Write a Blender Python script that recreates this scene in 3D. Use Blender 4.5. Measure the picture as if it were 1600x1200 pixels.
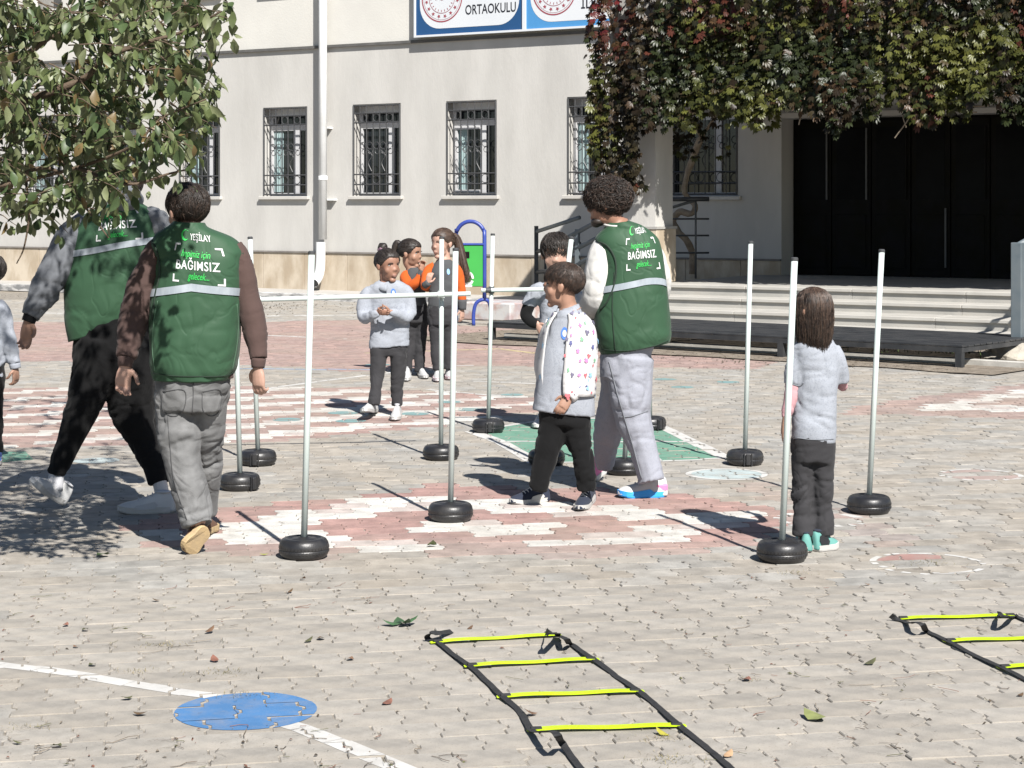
import bpy, bmesh, math, random
import numpy as np
from mathutils import Vector, Matrix
from mathutils.bvhtree import BVHTree

for _o in list(bpy.data.objects): bpy.data.objects.remove(_o, do_unlink=True)
SC = bpy.context.scene
C = SC.collection
random.seed(7); RNG = np.random.default_rng(7)
R = math.radians

# ------------------------------------------------------------------ camera, sky, sun, exposure
CAMH = 1.65
FPX = 3000.0            # focal length in photograph pixels (1600 wide)
HZ = 320.0              # horizon row
cam_d = bpy.data.cameras.new('camera'); cam = bpy.data.objects.new('camera', cam_d); C.objects.link(cam)
cam.location = (0, 0, CAMH); cam.rotation_euler = (R(90), 0, 0)
cam_d.sensor_width = 36; cam_d.lens = FPX/1600*36; cam_d.shift_y = -(600-HZ)/1600
cam_d.clip_start = 0.1; cam_d.clip_end = 400
SC.camera = cam

SUN_EL = R(44.5); SUN_XY = Vector((0.37, -0.93)).normalized()
SDIR = Vector((SUN_XY.x*math.cos(SUN_EL), SUN_XY.y*math.cos(SUN_EL), math.sin(SUN_EL)))
w = bpy.data.worlds.new("World"); SC.world = w; w.use_nodes = True
nt = w.node_tree; nt.nodes.clear()
sky = nt.nodes.new('ShaderNodeTexSky'); sky.sky_type = 'NISHITA'; sky.sun_disc = False
sky.sun_elevation = SUN_EL; sky.sun_rotation = math.atan2(SUN_XY.x, SUN_XY.y)
sky.altitude = 900; sky.air_density = 1.0; sky.dust_density = 0.6
bg = nt.nodes.new('ShaderNodeBackground'); bg.inputs['Strength'].default_value = 0.05
wo = nt.nodes.new('ShaderNodeOutputWorld')
nt.links.new(sky.outputs[0], bg.inputs[0]); nt.links.new(bg.outputs[0], wo.inputs[0])
sl = bpy.data.lights.new('sun', 'SUN'); so = bpy.data.objects.new('sun', sl); C.objects.link(so)
sl.energy = 5.0; sl.angle = R(0.53); sl.color = (1.0, 0.965, 0.915)
so.rotation_euler = (-SDIR).to_track_quat('-Z', 'Y').to_euler(); so.location = (8, -12, 20)
SC.view_settings.view_transform = 'Standard'; SC.view_settings.look = 'None'
SC.view_settings.exposure = 1.0; SC.view_settings.gamma = 1.0
try: SC.view_settings.use_curve_mapping = False
except Exception: pass
SC.render.resolution_x = 1024; SC.render.resolution_y = 768

# ------------------------------------------------------------------ helpers
def gp(x, y, z=0.0):                     # point of the ground (or height z) seen at photo pixel x, y
    d = FPX*(CAMH-z)/(y-HZ)
    return Vector(((x-800)*d/FPX, d, z))
def at(x, y, d):                         # point at depth d seen at photo pixel x, y
    return Vector(((x-800)*d/FPX, d, CAMH-(y-HZ)*d/FPX))
def to_px(p):
    return (800+p[0]/p[1]*FPX, HZ+(CAMH-p[2])/p[1]*FPX)

ORG = {}
class MB:
    def __init__(s): s.v = []; s.f = []; s.col = []
    def add(s, vs, fs, col=None):
        k = len(s.v); s.v.extend([tuple(v) for v in vs]); s.f.extend([tuple(i+k for i in f) for f in fs])
        if col is not None: s.col.extend([col]*len(fs))
    def build(s, name, mat, parent=None, smooth=False, **kw):
        return link_mesh(name, s.mesh(name), mat, parent, smooth, **kw)
    def mesh(s, name='m'):
        me = bpy.data.meshes.new(name); me.from_pydata(s.v, [], s.f)
        if s.col and len(s.col) == len(s.f):
            at_ = me.color_attributes.new('Col', 'FLOAT_COLOR', 'CORNER')
            arr = np.repeat(np.array([(c[0], c[1], c[2], 1.0) for c in s.col], dtype=np.float32),
                            np.array([len(f) for f in s.f]), axis=0)
            at_.data.foreach_set('color', arr.ravel())
        return me
def topof(o):
    while o.parent: o = o.parent
    return o
def link_mesh(name, me, mat, parent=None, smooth=False, label=None, cat=None, group=None, kind=None):
    """mesh in world coordinates; a child gets them relative to its thing"""
    me.name = name
    if mat is not None:
        me.materials.clear(); me.materials.append(mat)
    o = bpy.data.objects.new(name, me); C.objects.link(o)
    if parent is not None:
        org = ORG.get(topof(parent).name, Vector((0, 0, 0)))
        if org.length > 0: me.transform(Matrix.Translation(-org))
        o.parent = parent
    if smooth: me.shade_smooth()
    tag(o, label, cat, group, kind)
    return o
def tag(o, label=None, cat=None, group=None, kind=None):
    if label: o['label'] = label
    if cat: o['category'] = cat
    if group: o['group'] = group
    if kind: o['kind'] = kind
    return o
def thing(name, loc, label, cat, group=None):
    o = bpy.data.objects.new(name, None); C.objects.link(o); o.location = loc; o.empty_display_size = 0.2
    ORG[o.name] = Vector(loc)
    return tag(o, label, cat, group)
def mesh_np(V, F, name='m'):
    V = np.asarray(V, dtype=np.float32); F = np.asarray(F, dtype=np.int32)
    me = bpy.data.meshes.new(name); n = F.shape[1]
    me.vertices.add(len(V)); me.vertices.foreach_set('co', V.ravel())
    me.loops.add(F.size); me.loops.foreach_set('vertex_index', F.ravel())
    me.polygons.add(len(F)); me.polygons.foreach_set('loop_start', np.arange(0, F.size, n, dtype=np.int32))
    me.polygons.foreach_set('loop_total', np.full(len(F), n, dtype=np.int32))
    me.update(calc_edges=True); me.validate()
    return me
def face_cols(me, cols):
    """per-face colours (N,3) on a mesh whose faces all have the same size"""
    n = len(me.loops)//len(me.polygons)
    a = me.color_attributes.new('Col', 'FLOAT_COLOR', 'CORNER')
    arr = np.ones((len(me.polygons), 4), dtype=np.float32); arr[:, :3] = cols
    a.data.foreach_set('color', np.repeat(arr, n, axis=0).ravel())

def box(mb, c, s, X=(1, 0, 0), Y=(0, 1, 0), Z=(0, 0, 1), bev=0.0, col=None):
    c = Vector(c); X = Vector(X)*s[0]/2; Y = Vector(Y)*s[1]/2; Z = Vector(Z)*s[2]/2
    if bev <= 0:
        vs = [c+X*i+Y*j+Z*k for k in (-1, 1) for j in (-1, 1) for i in (-1, 1)]
        mb.add(vs, [(0, 2, 3, 1), (4, 5, 7, 6), (0, 1, 5, 4), (2, 6, 7, 3), (0, 4, 6, 2), (1, 3, 7, 5)], col)
    else:
        bx, by, bz = (1-2*bev/s[0]), (1-2*bev/s[1]), (1-2*bev/s[2])
        rings = []
        for k, q in ((-1, 0), (-bz, 1), (bz, 1), (1, 0)):
            fx = 1 if q else bx; fy = 1 if q else by
            gx = bx; gy = by
            if q: pts = [(-1, -gy), (-gx, -1), (gx, -1), (1, -gy), (1, gy), (gx, 1), (-gx, 1), (-1, gy)]
            else: pts = [(-gx, -gy), (-gx, -gy), (gx, -gy), (gx, -gy), (gx, gy), (gx, gy), (-gx, gy), (-gx, gy)]
            rings.append([c+X*p[0]+Y*p[1]+Z*k for p in pts])
        vs = [v for r in rings for v in r]; fs = []
        for i in range(3):
            for j in range(8):
                a, b = i*8+j, i*8+(j+1) % 8
                fs.append((a, b, b+8, a+8))
        fs.append(tuple(range(7, -1, -1))); fs.append(tuple(range(24, 32)))
        mb.add(vs, fs, col)
def spline(pts, n):
    """Catmull-Rom through rows of numbers, n steps per span"""
    P = np.array(pts, dtype=float)
    if len(P) < 3 or n <= 1: 
        return P if n <= 1 else np.array([P[0]+(P[-1]-P[0])*t for t in np.linspace(0, 1, n+1)])
    Q = np.vstack([2*P[0]-P[1], P, 2*P[-1]-P[-2]]); out = []
    for i in range(1, len(Q)-2):
        p0, p1, p2, p3 = Q[i-1:i+3]
        for t in np.linspace(0, 1, n, endpoint=False):
            out.append(0.5*(2*p1+(p2-p0)*t+(2*p0-5*p1+4*p2-p3)*t*t+(3*p1-p0-3*p2+p3)*t**3))
    out.append(Q[-2]); return np.array(out)
def tube(mb, pts, r, n=10, sub=1, cap=True, flat=1.0, col=None):
    """round tapered tube through pts; r a number or a list"""
    rr = r if hasattr(r, '__len__') else [r]*len(pts)
    P = spline([tuple(p)+(q,) for p, q in zip(pts, rr)], sub) if sub > 1 else np.array([tuple(p)+(q,) for p, q in zip(pts, rr)], dtype=float)
    m = len(P); T = np.gradient(P[:, :3], axis=0); T /= np.linalg.norm(T, axis=1)[:, None]+1e-12
    ref = np.array((0, 0, 1.0)) if abs(T[0][2]) < 0.8 else np.array((1.0, 0, 0))
    vs = []; u = np.cross(T[0], ref); u /= np.linalg.norm(u)
    for i in range(m):
        u = u-T[i]*np.dot(u, T[i]); u /= np.linalg.norm(u); v = np.cross(T[i], u)
        for j in range(n):
            a = 2*math.pi*j/n
            vs.append(P[i, :3]+P[i, 3]*(u*math.cos(a)+v*math.sin(a)*flat))
    fs = [(i*n+j, i*n+(j+1) % n, (i+1)*n+(j+1) % n, (i+1)*n+j) for i in range(m-1) for j in range(n)]
    if cap: fs += [tuple(range(n-1, -1, -1)), tuple(range((m-1)*n, m*n))]
    mb.add(vs, fs, col)
def lathe(mb, prof, n=32, c=(0, 0, 0), col=None):
    vs = [(c[0]+r*math.cos(2*math.pi*j/n), c[1]+r*math.sin(2*math.pi*j/n), c[2]+z) for r, z in prof for j in range(n)]
    m = len(prof)
    fs = [(i*n+j, i*n+(j+1) % n, (i+1)*n+(j+1) % n, (i+1)*n+j) for i in range(m-1) for j in range(n)]
    if prof[0][0] > 1e-4: fs.append(tuple(range(n-1, -1, -1)))
    if prof[-1][0] > 1e-4: fs.append(tuple(range((m-1)*n, m*n)))
    mb.add(vs, fs, col)
def ellipsoid(mb, c, r, ax=None, nu=16, nv=10):
    c = Vector(c); X, Y, Z = ax if ax else (Vector((1, 0, 0)), Vector((0, 1, 0)), Vector((0, 0, 1)))
    vs = []; 
    for i in range(1, nv):
        th = math.pi*i/nv
        for j in range(nu):
            ph = 2*math.pi*j/nu
            vs.append(c+X*(r[0]*math.sin(th)*math.cos(ph))+Y*(r[1]*math.sin(th)*math.sin(ph))+Z*(r[2]*math.cos(th)))
    top = len(vs); vs += [c+Z*r[2], c-Z*r[2]]; fs = []
    for i in range(nv-2):
        for j in range(nu):
            a, b = i*nu+j, i*nu+(j+1) % nu
            fs.append((a, a+nu, b+nu, b))
    for j in range(nu):
        fs.append((top, j, (j+1) % nu)); q = (nv-2)*nu; fs.append((top+1, q+(j+1) % nu, q+j))
    mb.add(vs, fs)
def ribbon(mb, pts, wid, thick=0.003, sub=6):
    """flat strap: pts rows of (point, width direction); boxes joined along the way"""
    P = spline([tuple(p)+tuple(q) for p, q in pts], sub); m = len(P)
    T = np.gradient(P[:, :3], axis=0); T /= np.linalg.norm(T, axis=1)[:, None]+1e-12
    vs = []
    for i in range(m):
        q = P[i, 3:6]; q = q-T[i]*np.dot(q, T[i]); q /= np.linalg.norm(q)+1e-9; nn = np.cross(T[i], q)
        for a, b in ((-1, -1), (1, -1), (1, 1), (-1, 1)):
            vs.append(P[i, :3]+q*a*wid/2+nn*b*thick/2)
    fs = [(i*4+j, i*4+(j+1) % 4, i*4+4+(j+1) % 4, i*4+4+j) for i in range(m-1) for j in range(4)]
    fs += [(3, 2, 1, 0), tuple(range((m-1)*4, m*4))]
    mb.add(vs, fs)

def vnoise(P, seed=0):
    """value noise in -1..1 for an (N,3) array"""
    P = np.asarray(P, dtype=float); I = np.floor(P).astype(np.int64); Fr = P-I; Fr = Fr*Fr*Fr*(Fr*(Fr*6-15)+10)
    def h(ix, iy, iz):
        n = (ix*374761393+iy*668265263+iz*1442695041+seed*69069) & 0xFFFFFFFF
        n = ((n ^ (n >> 13))*1274126177) & 0xFFFFFFFF
        n = ((n ^ (n >> 16))*2246822519) & 0xFFFFFFFF
        return ((n ^ (n >> 15)) & 0xFFFFFF)/float(0xFFFFFF)*2-1
    out = 0
    for dx in (0, 1):
        wx = Fr[:, 0] if dx else 1-Fr[:, 0]
        for dy in (0, 1):
            wy = Fr[:, 1] if dy else 1-Fr[:, 1]
            for dz in (0, 1):
                wz = Fr[:, 2] if dz else 1-Fr[:, 2]
                out = out+wx*wy*wz*h(I[:, 0]+dx, I[:, 1]+dy, I[:, 2]+dz)
    return out

# ------------------------------------------------------------------ materials
MATS = {}
def mat(name, col, rough=0.7, col2=None, nscale=6.0, ndetail=6.0, bump=0.0, bscale=60.0, metal=0.0, spec=0.5,
        attr=False, rand=False, trans=0.0, stretch=None, speck=None, contrast=(0.35, 0.65), bdist=0.01, dirt=None, sheen=0.0, wr=0.0, wscale=13.0, wdist=0.02):
    if name in MATS: return MATS[name]
    KA = 0.86                                     # overall albedo level, matched by the exposure
    col = tuple(q*KA for q in col); col2 = tuple(q*KA for q in col2) if col2 is not None else None
    if dirt: dirt = (tuple(q*KA for q in dirt[0]),)+tuple(dirt[1:])
    if speck: speck = (tuple(q*KA for q in speck[0]),)+tuple(speck[1:])
    m = bpy.data.materials.new(name); MATS[name] = m; m.use_nodes = True
    n = m.node_tree.nodes; L = m.node_tree.links
    b = n['Principled BSDF']; b.inputs['Roughness'].default_value = rough; b.inputs['Metallic'].default_value = metal
    b.inputs['Specular IOR Level'].default_value = spec
    if sheen: b.inputs['Sheen Weight'].default_value = sheen
    tc = n.new('ShaderNodeTexCoord'); mp = n.new('ShaderNodeMapping'); L.new(tc.outputs['Object'], mp.inputs[0])
    if stretch: mp.inputs['Scale'].default_value = stretch
    def noise(scale, detail=6.0, rough_=0.55):
        t = n.new('ShaderNodeTexNoise'); t.inputs['Scale'].default_value = scale; t.inputs['Detail'].default_value = detail
        t.inputs['Roughness'].default_value = rough_; L.new(mp.outputs[0], t.inputs['Vector']); return t
    def ramp(src, a, c, lo, hi):
        r = n.new('ShaderNodeValToRGB'); r.color_ramp.elements[0].position = lo; r.color_ramp.elements[1].position = hi
        r.color_ramp.elements[0].color = (*a, 1); r.color_ramp.elements[1].color = (*c, 1); L.new(src, r.inputs[0]); return r.outputs[0]
    def mix(fac, a, c, mode='MIX'):
        x = n.new('ShaderNodeMix'); x.data_type = 'RGBA'; x.blend_type = mode
        if hasattr(fac, 'name'): L.new(fac, x.inputs[0])
        else: x.inputs[0].default_value = fac
        for q, s in ((a, 6), (c, 7)):
            if hasattr(q, 'name'): L.new(q, x.inputs[s])
            else: x.inputs[s].default_value = (*q, 1)
        return x.outputs[2]
    cur = tuple(col)
    if attr:
        at_ = n.new('ShaderNodeAttribute'); at_.attribute_name = 'Col'; cur = mix(1.0, at_.outputs['Color'], (KA, KA, KA), 'MULTIPLY')
    if rand:
        oi = n.new('ShaderNodeObjectInfo'); cur = ramp(oi.outputs['Random'], col, col2, 0.0, 1.0)
    elif col2 is not None and not attr:
        cur = ramp(noise(nscale, ndetail).outputs[0], col, col2, *contrast)
    if attr or rand:
        g = ramp(noise(nscale, ndetail).outputs[0], (0.72, 0.72, 0.72), (1.18, 1.18, 1.18), *contrast)
        cur = mix(1.0, cur, g, 'MULTIPLY')
    if speck:                                     # (colour, scale, threshold, amount)
        t = noise(speck[1], 2.0); f = ramp(t.outputs[0], (0, 0, 0), (speck[3],)*3, speck[2], speck[2]+0.06)
        cur = mix(f, cur, speck[0])
    if dirt:                                      # (colour, scale, amount)
        t = noise(dirt[1], 8.0, 0.65); f = ramp(t.outputs[0], (0, 0, 0), (dirt[2],)*3, 0.45, 0.72)
        cur = mix(f, cur, dirt[0])
    if hasattr(cur, 'name'): L.new(cur, b.inputs['Base Color'])
    else: b.inputs['Base Color'].default_value = (*cur, 1)
    if bump:
        bp = n.new('ShaderNodeBump'); bp.inputs['Strength'].default_value = bump; bp.inputs['Distance'].default_value = bdist
        L.new(noise(bscale, 8.0, 0.6).outputs[0], bp.inputs['Height']); L.new(bp.outputs[0], b.inputs['Normal'])
        if wr:                                    # creases of cloth: sharp valleys between soft ridges
            t = noise(wscale*0.55, 2.0, 0.45); t.inputs['Distortion'].default_value = 1.2
            m1 = n.new('ShaderNodeMath'); m1.operation = 'SUBTRACT'; m1.inputs[1].default_value = 0.5; L.new(t.outputs[0], m1.inputs[0])
            m2 = n.new('ShaderNodeMath'); m2.operation = 'ABSOLUTE'; L.new(m1.outputs[0], m2.inputs[0])
            mr = n.new('ShaderNodeMapRange'); mr.interpolation_type = 'SMOOTHSTEP'; mr.inputs['From Max'].default_value = 0.07; L.new(m2.outputs[0], mr.inputs[0])
            b2 = n.new('ShaderNodeBump'); b2.inputs['Strength'].default_value = min(1, wr*0.9); b2.inputs['Distance'].default_value = wdist*.6
            L.new(mr.outputs[0], b2.inputs['Height']); L.new(b2.outputs[0], bp.inputs['Normal'])
    if trans:
        tr = n.new('ShaderNodeBsdfTranslucent'); ms = n.new('ShaderNodeMixShader'); ms.inputs[0].default_value = trans
        if hasattr(cur, 'name'): L.new(cur, tr.inputs[0])
        else: tr.inputs[0].default_value = (*cur, 1)
        out = n['Material Output']; L.new(b.outputs[0], ms.inputs[1]); L.new(tr.outputs[0], ms.inputs[2]); L.new(ms.outputs[0], out.inputs[0])
    return m
# ------------------------------------------------------------------ ground: bedding, paving stones, painted marks
M_bed = mat('joint_sand', (0.30, 0.27, 0.23), 0.95, (0.17, 0.15, 0.125), 14, bump=0.6, bscale=120)
M_pave = mat('paving_stone_joined', (0.4, 0.4, 0.4), 0.88, attr=True, nscale=9, ndetail=8, bump=0.5, bscale=140, bdist=0.004,
             speck=((0.13, 0.115, 0.10), 95, 0.62, 0.5), dirt=((0.30, 0.255, 0.20), 0.8, 0.45), contrast=(0.3, 0.7))
M_pave1 = mat('paving_stone', (0.288, 0.266, 0.234), 0.88, (0.362, 0.337, 0.300), rand=True, nscale=9, ndetail=8, bump=0.5, bscale=140, bdist=0.004,
              speck=((0.14, 0.125, 0.105), 95, 0.63, 0.45), dirt=((0.31, 0.26, 0.20), 3.1, 0.45), contrast=(0.3, 0.7))
ground_o = None
mb = MB(); mb.add([(-80, -12, -0.030), (80, -12, -0.030), (80, 120, -0.030), (-80, 120, -0.030)], [(0, 1, 2, 3)])
ground_o = mb.build('ground', mat('earth', (0.30, 0.26, 0.21), 0.95, (0.22, 0.19, 0.15), 3, bump=0.5, bscale=40), kind='structure')

TH = R(11.0)                                       # paving rows turned by 11 degrees
EX = np.array((math.cos(TH), math.sin(TH))); EY = np.array((-math.sin(TH), math.cos(TH)))
PW, PH = 0.205, 0.168
def in_poly(p, poly):
    x, y = p; c = False; n = len(poly)
    for i in range(n):
        x1, y1 = poly[i]; x2, y2 = poly[(i+1) % n]
        if (y1 > y) != (y2 > y) and x < (x2-x1)*(y-y1)/(y2-y1)+x1: c = not c
    return c
RED_A = [(-80, 503), (400, 503), (560, 500), (800, 512), (1010, 536), (1215, 556), (1190, 578), (1010, 574), (760, 572), (560, 580), (400, 570), (-80, 562)]
BAND_B = [(-80, 606), (400, 604), (560, 606), (700, 612), (842, 622), (850, 640), (760, 655), (620, 672), (400, 692), (-80, 700)]
RED_C = [(190, 818), (400, 787), (600, 772), (700, 756), (1000, 768), (1240, 797), (1215, 838), (1050, 872), (800, 868), (620, 862), (450, 876), (230, 852)]
WHT_C = [[(340, 820), (455, 800), (540, 785), (660, 772), (740, 778), (900, 786), (1000, 793), (985, 812), (840, 803), (740, 797), (640, 797), (560, 808), (450, 824), (380, 845), (330, 838)],
         [(200, 826), (330, 832), (480, 828), (560, 838), (720, 850), (700, 862), (560, 858), (430, 850), (340, 846), (210, 838)],
         [(625, 816), (740, 810), (858, 820), (850, 831), (760, 836), (640, 829)],
         [(850, 846), (960, 830), (1060, 812), (1150, 797), (1232, 804), (1100, 834), (980, 852), (860, 857)],
         [(985, 797), (1110, 802), (1130, 818), (990, 812)]]
RED_D = [(1290, 646), (1420, 622), (1640, 596), (1640, 655), (1400, 648)]
WHT_D = [[(1420, 637), (1520, 622), (1640, 602), (1640, 614), (1520, 632)], [(1430, 630), (1640, 634), (1640, 643), (1440, 641)]]
RED_E = [(1300, 800), (1340, 796), (1450, 868), (1400, 872)]
RED_F = [(1150, 752), (1200, 752), (1262, 790), (1215, 792)]
def paver_col(px, py, u, v):
    rv = random.uniform(0.87, 1.11); j = random.uniform(-0.012, 0.012)
    grey = ((0.328+j)*rv, 0.305*rv, (0.270-j)*rv)
    red = ((0.335+j)*rv, (0.212)*rv, (0.188)*rv)
    whi = (0.56*rv**0.3, 0.545*rv**0.3, 0.51*rv**0.3)
    if random.random() < 0.2: whi = tuple(0.6*a+0.4*b for a, b in zip(whi, red))
    p = (px, py)
    if in_poly(p, RED_C):
        for q in WHT_C:
            if in_poly(p, q): return whi
        f = min(1.0, max(0, (872-py)/40)); f = 0.35+0.65*f
        return tuple(f*a+(1-f)*b for a, b in zip(red, grey))
    if in_poly(p, BAND_B):
        red = tuple(.78*a+.22*b for a, b in zip(red, grey)); return whi if ((v-0.5*u)/0.66) % 1.0 < 0.40+0.1*math.sin(u*1.3) else red
    if in_poly(p, RED_D):
        for q in WHT_D:
            if in_poly(p, q): return whi
        return tuple(0.6*a+0.4*b for a, b in zip(red, grey))
    if in_poly(p, RED_A):
        return tuple(0.75*a+0.25*b for a, b in zip(red, grey))
    if in_poly(p, RED_E) or in_poly(p, RED_F):
        return tuple(0.3*a+0.7*b for a, b in zip(red, grey))
    return grey
GX, GY = 0.0021, 0.0009
ZIG = [(0.0, 0.0), (0.0, 0.30), (0.085, 0.40), (0.085, 0.60), (0.0, 0.70), (0.0, 1.0)]
LEFT = [(PW*a, PH*b) for a, b in ZIG]
def outline(c=0.0):                                # counter-clockwise: right side up, left side down
    lo, hi = GY+c*.35, PH-GY-c*.35
    return [(x+PW-GX-c, min(max(y, lo), hi)) for x, y in LEFT]+[(x+GX+c, min(max(y, lo), hi)) for x, y in reversed(LEFT)]
OUT_T = outline(0.0028); OUT_B = outline(0.0)
NV = len(OUT_T)
def to_world(u, v): return EX*u+EY*v
pav = mb = MB(); mb.add([(-30, 3, -0.0045), (30, 3, -0.0045), (30, 36, -0.0045), (-30, 36, -0.0045)], [(0, 1, 2, 3)])
paving = mb.build('paving', M_bed, kind='structure')
cells = []
u0, u1, v0, v1 = -18, 24, 3.0, 40
for jr in range(int(v0/PH), int(v1/PH)):
    off = (jr % 2)*0.5*PW
    for ir in range(int(u0/PW), int(u1/PW)):
        u, v = ir*PW+off, jr*PH
        c = to_world(u+PW/2, v+PH/2)
        if c[1] < 5.2 or c[1] > 33.4: continue
        px, py = to_px((c[0], c[1], 0))
        if px < -320 or px > 1920 or py > 1240: continue
        # kerb line of the building: paving ends there
        if (c[0]*-0.5403+(c[1])*-0.8415) < (-3.5*-0.5403+35*-0.8415)+1.55: continue
        cells.append((c[1], u+random.gauss(0, .0012), v+random.gauss(0, .0016), px, py, random.gauss(0, .0013), random.gauss(0, .007), random.gauss(0, .008)))
cells.sort(key=lambda t: (t[4] > 1215 or t[3] < -20 or t[3] > 1620, t[0]))
single = cells[:300]; rest = cells[300:]
V1 = []; 
def paver_mesh():
    m_ = MB(); vs = [(x-PW/2, y-PH/2, 0.0) for x, y in OUT_T]+[(x-PW/2, y-PH/2, -0.004) for x, y in OUT_B]+[(x-PW/2, y-PH/2, -0.02) for x, y in OUT_B]
    fs = [tuple(range(NV))]
    for k in (0, 1):
        for i in range(NV):
            a, b = k*NV+i, k*NV+(i+1) % NV; fs.append((a, a+NV, b+NV, b))
    m_.add(vs, fs); me = m_.mesh('paving_stone'); me.materials.append(M_pave1); return me
pme = paver_mesh()
for (d_, u, v, px, py, z, tx, ty) in single:
    c = to_world(u+PW/2, v+PH/2); o = bpy.data.objects.new('paving_stone', pme); C.objects.link(o)
    o.location = (c[0], c[1], z); o.rotation_euler = (ty, -tx, TH); o.parent = paving
mb = MB()
for (d_, u, v, px, py, z, tx, ty) in rest:
    c = to_world(u+PW/2, v+PH/2)
    col = paver_col(px, py, u, v); vs = []
    for ring, zz in ((OUT_T, 0.0), (OUT_B, -0.004), (OUT_B, -0.02)):
        for x, y in ring:
            p = to_world(u+x, v+y); vs.append((p[0], p[1], z+zz+(x-PW/2)*tx+(y-PH/2)*ty))
    fs = [tuple(range(NV))]
    for k in ((0, 1) if d_ < 14 else (0,)):
        for i in range(NV):
            a, b = k*NV+i, k*NV+(i+1) % NV; fs.append((a, a+NV, b+NV, b))
    mb.add(vs, fs, col)
mb.build('paving_stones', M_pave, paving, kind='stuff')

# painted marks: every stone's outline cut by the mark, so the joints stay open
CELL_IDX = {}
for t in cells: CELL_IDX.setdefault((int(t[3]//40), int(t[4]//20)), []).append(t)
def clip(sub, clp):
    out = sub
    for i in range(len(clp)):
        a, b = clp[i], clp[(i+1) % len(clp)]; inp = out; out = []
        if not inp: return []
        def side(p): return (b[0]-a[0])*(p[1]-a[1])-(b[1]-a[1])*(p[0]-a[0])
        for k in range(len(inp)):
            p, q = inp[k-1], inp[k]; sp, sq = side(p), side(q)
            if sq >= 0:
                if sp < 0:
                    t = sp/(sp-sq); out.append((p[0]+(q[0]-p[0])*t, p[1]+(q[1]-p[1])*t))
                out.append(q)
            elif sp >= 0:
                t = sp/(sp-sq); out.append((p[0]+(q[0]-p[0])*t, p[1]+(q[1]-p[1])*t))
    return out
OUT_P = outline(0.0030)
def paint(name, polys, m, label, z=0.004, wear=0.0):
    """polys: convex outlines in ground metres, counter-clockwise"""
    mb = MB()
    for pl in polys:
        ar = sum(pl[i-1][0]*pl[i][1]-pl[i][0]*pl[i-1][1] for i in range(len(pl)))
        if ar < 0: pl = pl[::-1]
        xs = [p[0] for p in pl]; ys = [p[1] for p in pl]; x0, x1, y0, y1 = min(xs)-.25, max(xs)+.25, min(ys)-.25, max(ys)+.25
        for (d_, u, v, px, py, cz, tx, ty) in cells:
            c = to_world(u+PW/2, v+PH/2)
            if not (x0 < c[0] < x1 and y0 < c[1] < y1): continue
            if random.random() < wear: continue
            sub = [tuple(to_world(u+x, v+y)) for x, y in OUT_P]
            r = clip(sub, pl)
            if len(r) >= 3:
                mb.add([(p[0], p[1], cz+z+(((p[0]-c[0])*EX[0]+(p[1]-c[1])*EX[1])*tx+((p[0]-c[0])*EY[0]+(p[1]-c[1])*EY[1])*ty)) for p in r], [tuple(range(len(r)))])
    if mb.f: return mb.build(name, m, paving, label=label)
def circ(x, y, rpx, n=40, f=1.0):
    c = gp(x, y); r = rpx*c.y/FPX*f
    return [(c.x+r*math.cos(2*math.pi*i/n), c.y+r*math.sin(2*math.pi*i/n)) for i in range(n)]
def ringq(x, y, rpx, wid, n=36):
    c = gp(x, y); r1 = rpx*c.y/FPX; r0 = r1-wid; out = []
    for i in range(n):
        a, b = 2*math.pi*i/n, 2*math.pi*(i+1)/n
        out.append([(c.x+r1*math.cos(a), c.y+r1*math.sin(a)), (c.x+r1*math.cos(b), c.y+r1*math.sin(b)), (c.x+r0*math.cos(b), c.y+r0*math.sin(b)), (c.x+r0*math.cos(a), c.y+r0*math.sin(a))])
    return out
def lineq(pts, wid):
    P = [gp(*p) for p in pts]; out = []
    for a, b in zip(P[:-1], P[1:]):
        d = (b-a).normalized(); q = Vector((-d.y, d.x, 0))*wid/2; e = d*0.002
        out.append([tuple((p)[:2]) for p in (a-q-e, b-q+e, b+q+e, a+q-e)])
    return out
def polyq(pts): return [tuple(gp(*p)[:2]) for p in pts]
def paintmat(name, col, worn=0.5):
    return mat(name, col, 0.75, tuple(c*0.86 for c in col), 7, bump=0.5, bscale=140, bdist=0.003, dirt=((0.31, 0.28, 0.245), 9, worn))
P_wht = paintmat('white_road_paint', (0.57, 0.56, 0.535), 0.45); P_blue = paintmat('blue_paint', (0.065, 0.185, 0.39), 0.4)
P_teal = paintmat('teal_paint', (0.18, 0.31, 0.31), 0.5); P_green = paintmat('green_court_paint', (0.125, 0.285, 0.205), 0.42)
P_red = paintmat('red_paint', (0.35, 0.205, 0.18), 0.55); P_cyan = paintmat('pale_cyan_paint', (0.42, 0.49, 0.49), 0.55); P_pink = paintmat('pink_paint', (0.38, 0.29, 0.26), 0.6)
P_yel = paintmat('yellow_paint', (0.60, 0.50, 0.25), 0.6); P_lblue = paintmat('light_blue_paint', (0.25, 0.36, 0.52), 0.5)
paint('painted_disc', [circ(384, 1111, 111)], P_blue, 'solid bright blue disc painted on the paving in the foreground', 0.0018)
paint('painted_line', lineq([(-60, 1033), (0, 1039), (60, 1046), (130, 1056), (200, 1068), (270, 1080), (345, 1090)], 0.075)+lineq([(420, 1123), (470, 1137), (520, 1158), (580, 1182), (700, 1232)], 0.075), P_wht, 'white curved line running through the blue disc', 0.0012)
paint('painted_court', [polyq([(748, 672), (860, 655), (955, 655), (1035, 668), (1080, 690), (838, 690), (790, 690)]), polyq([(790, 690), (1080, 690), (1136, 716), (1030, 721), (838, 722)])], P_green, 'green painted court behind the boy in the print cardigan', 0.0008)
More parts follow.
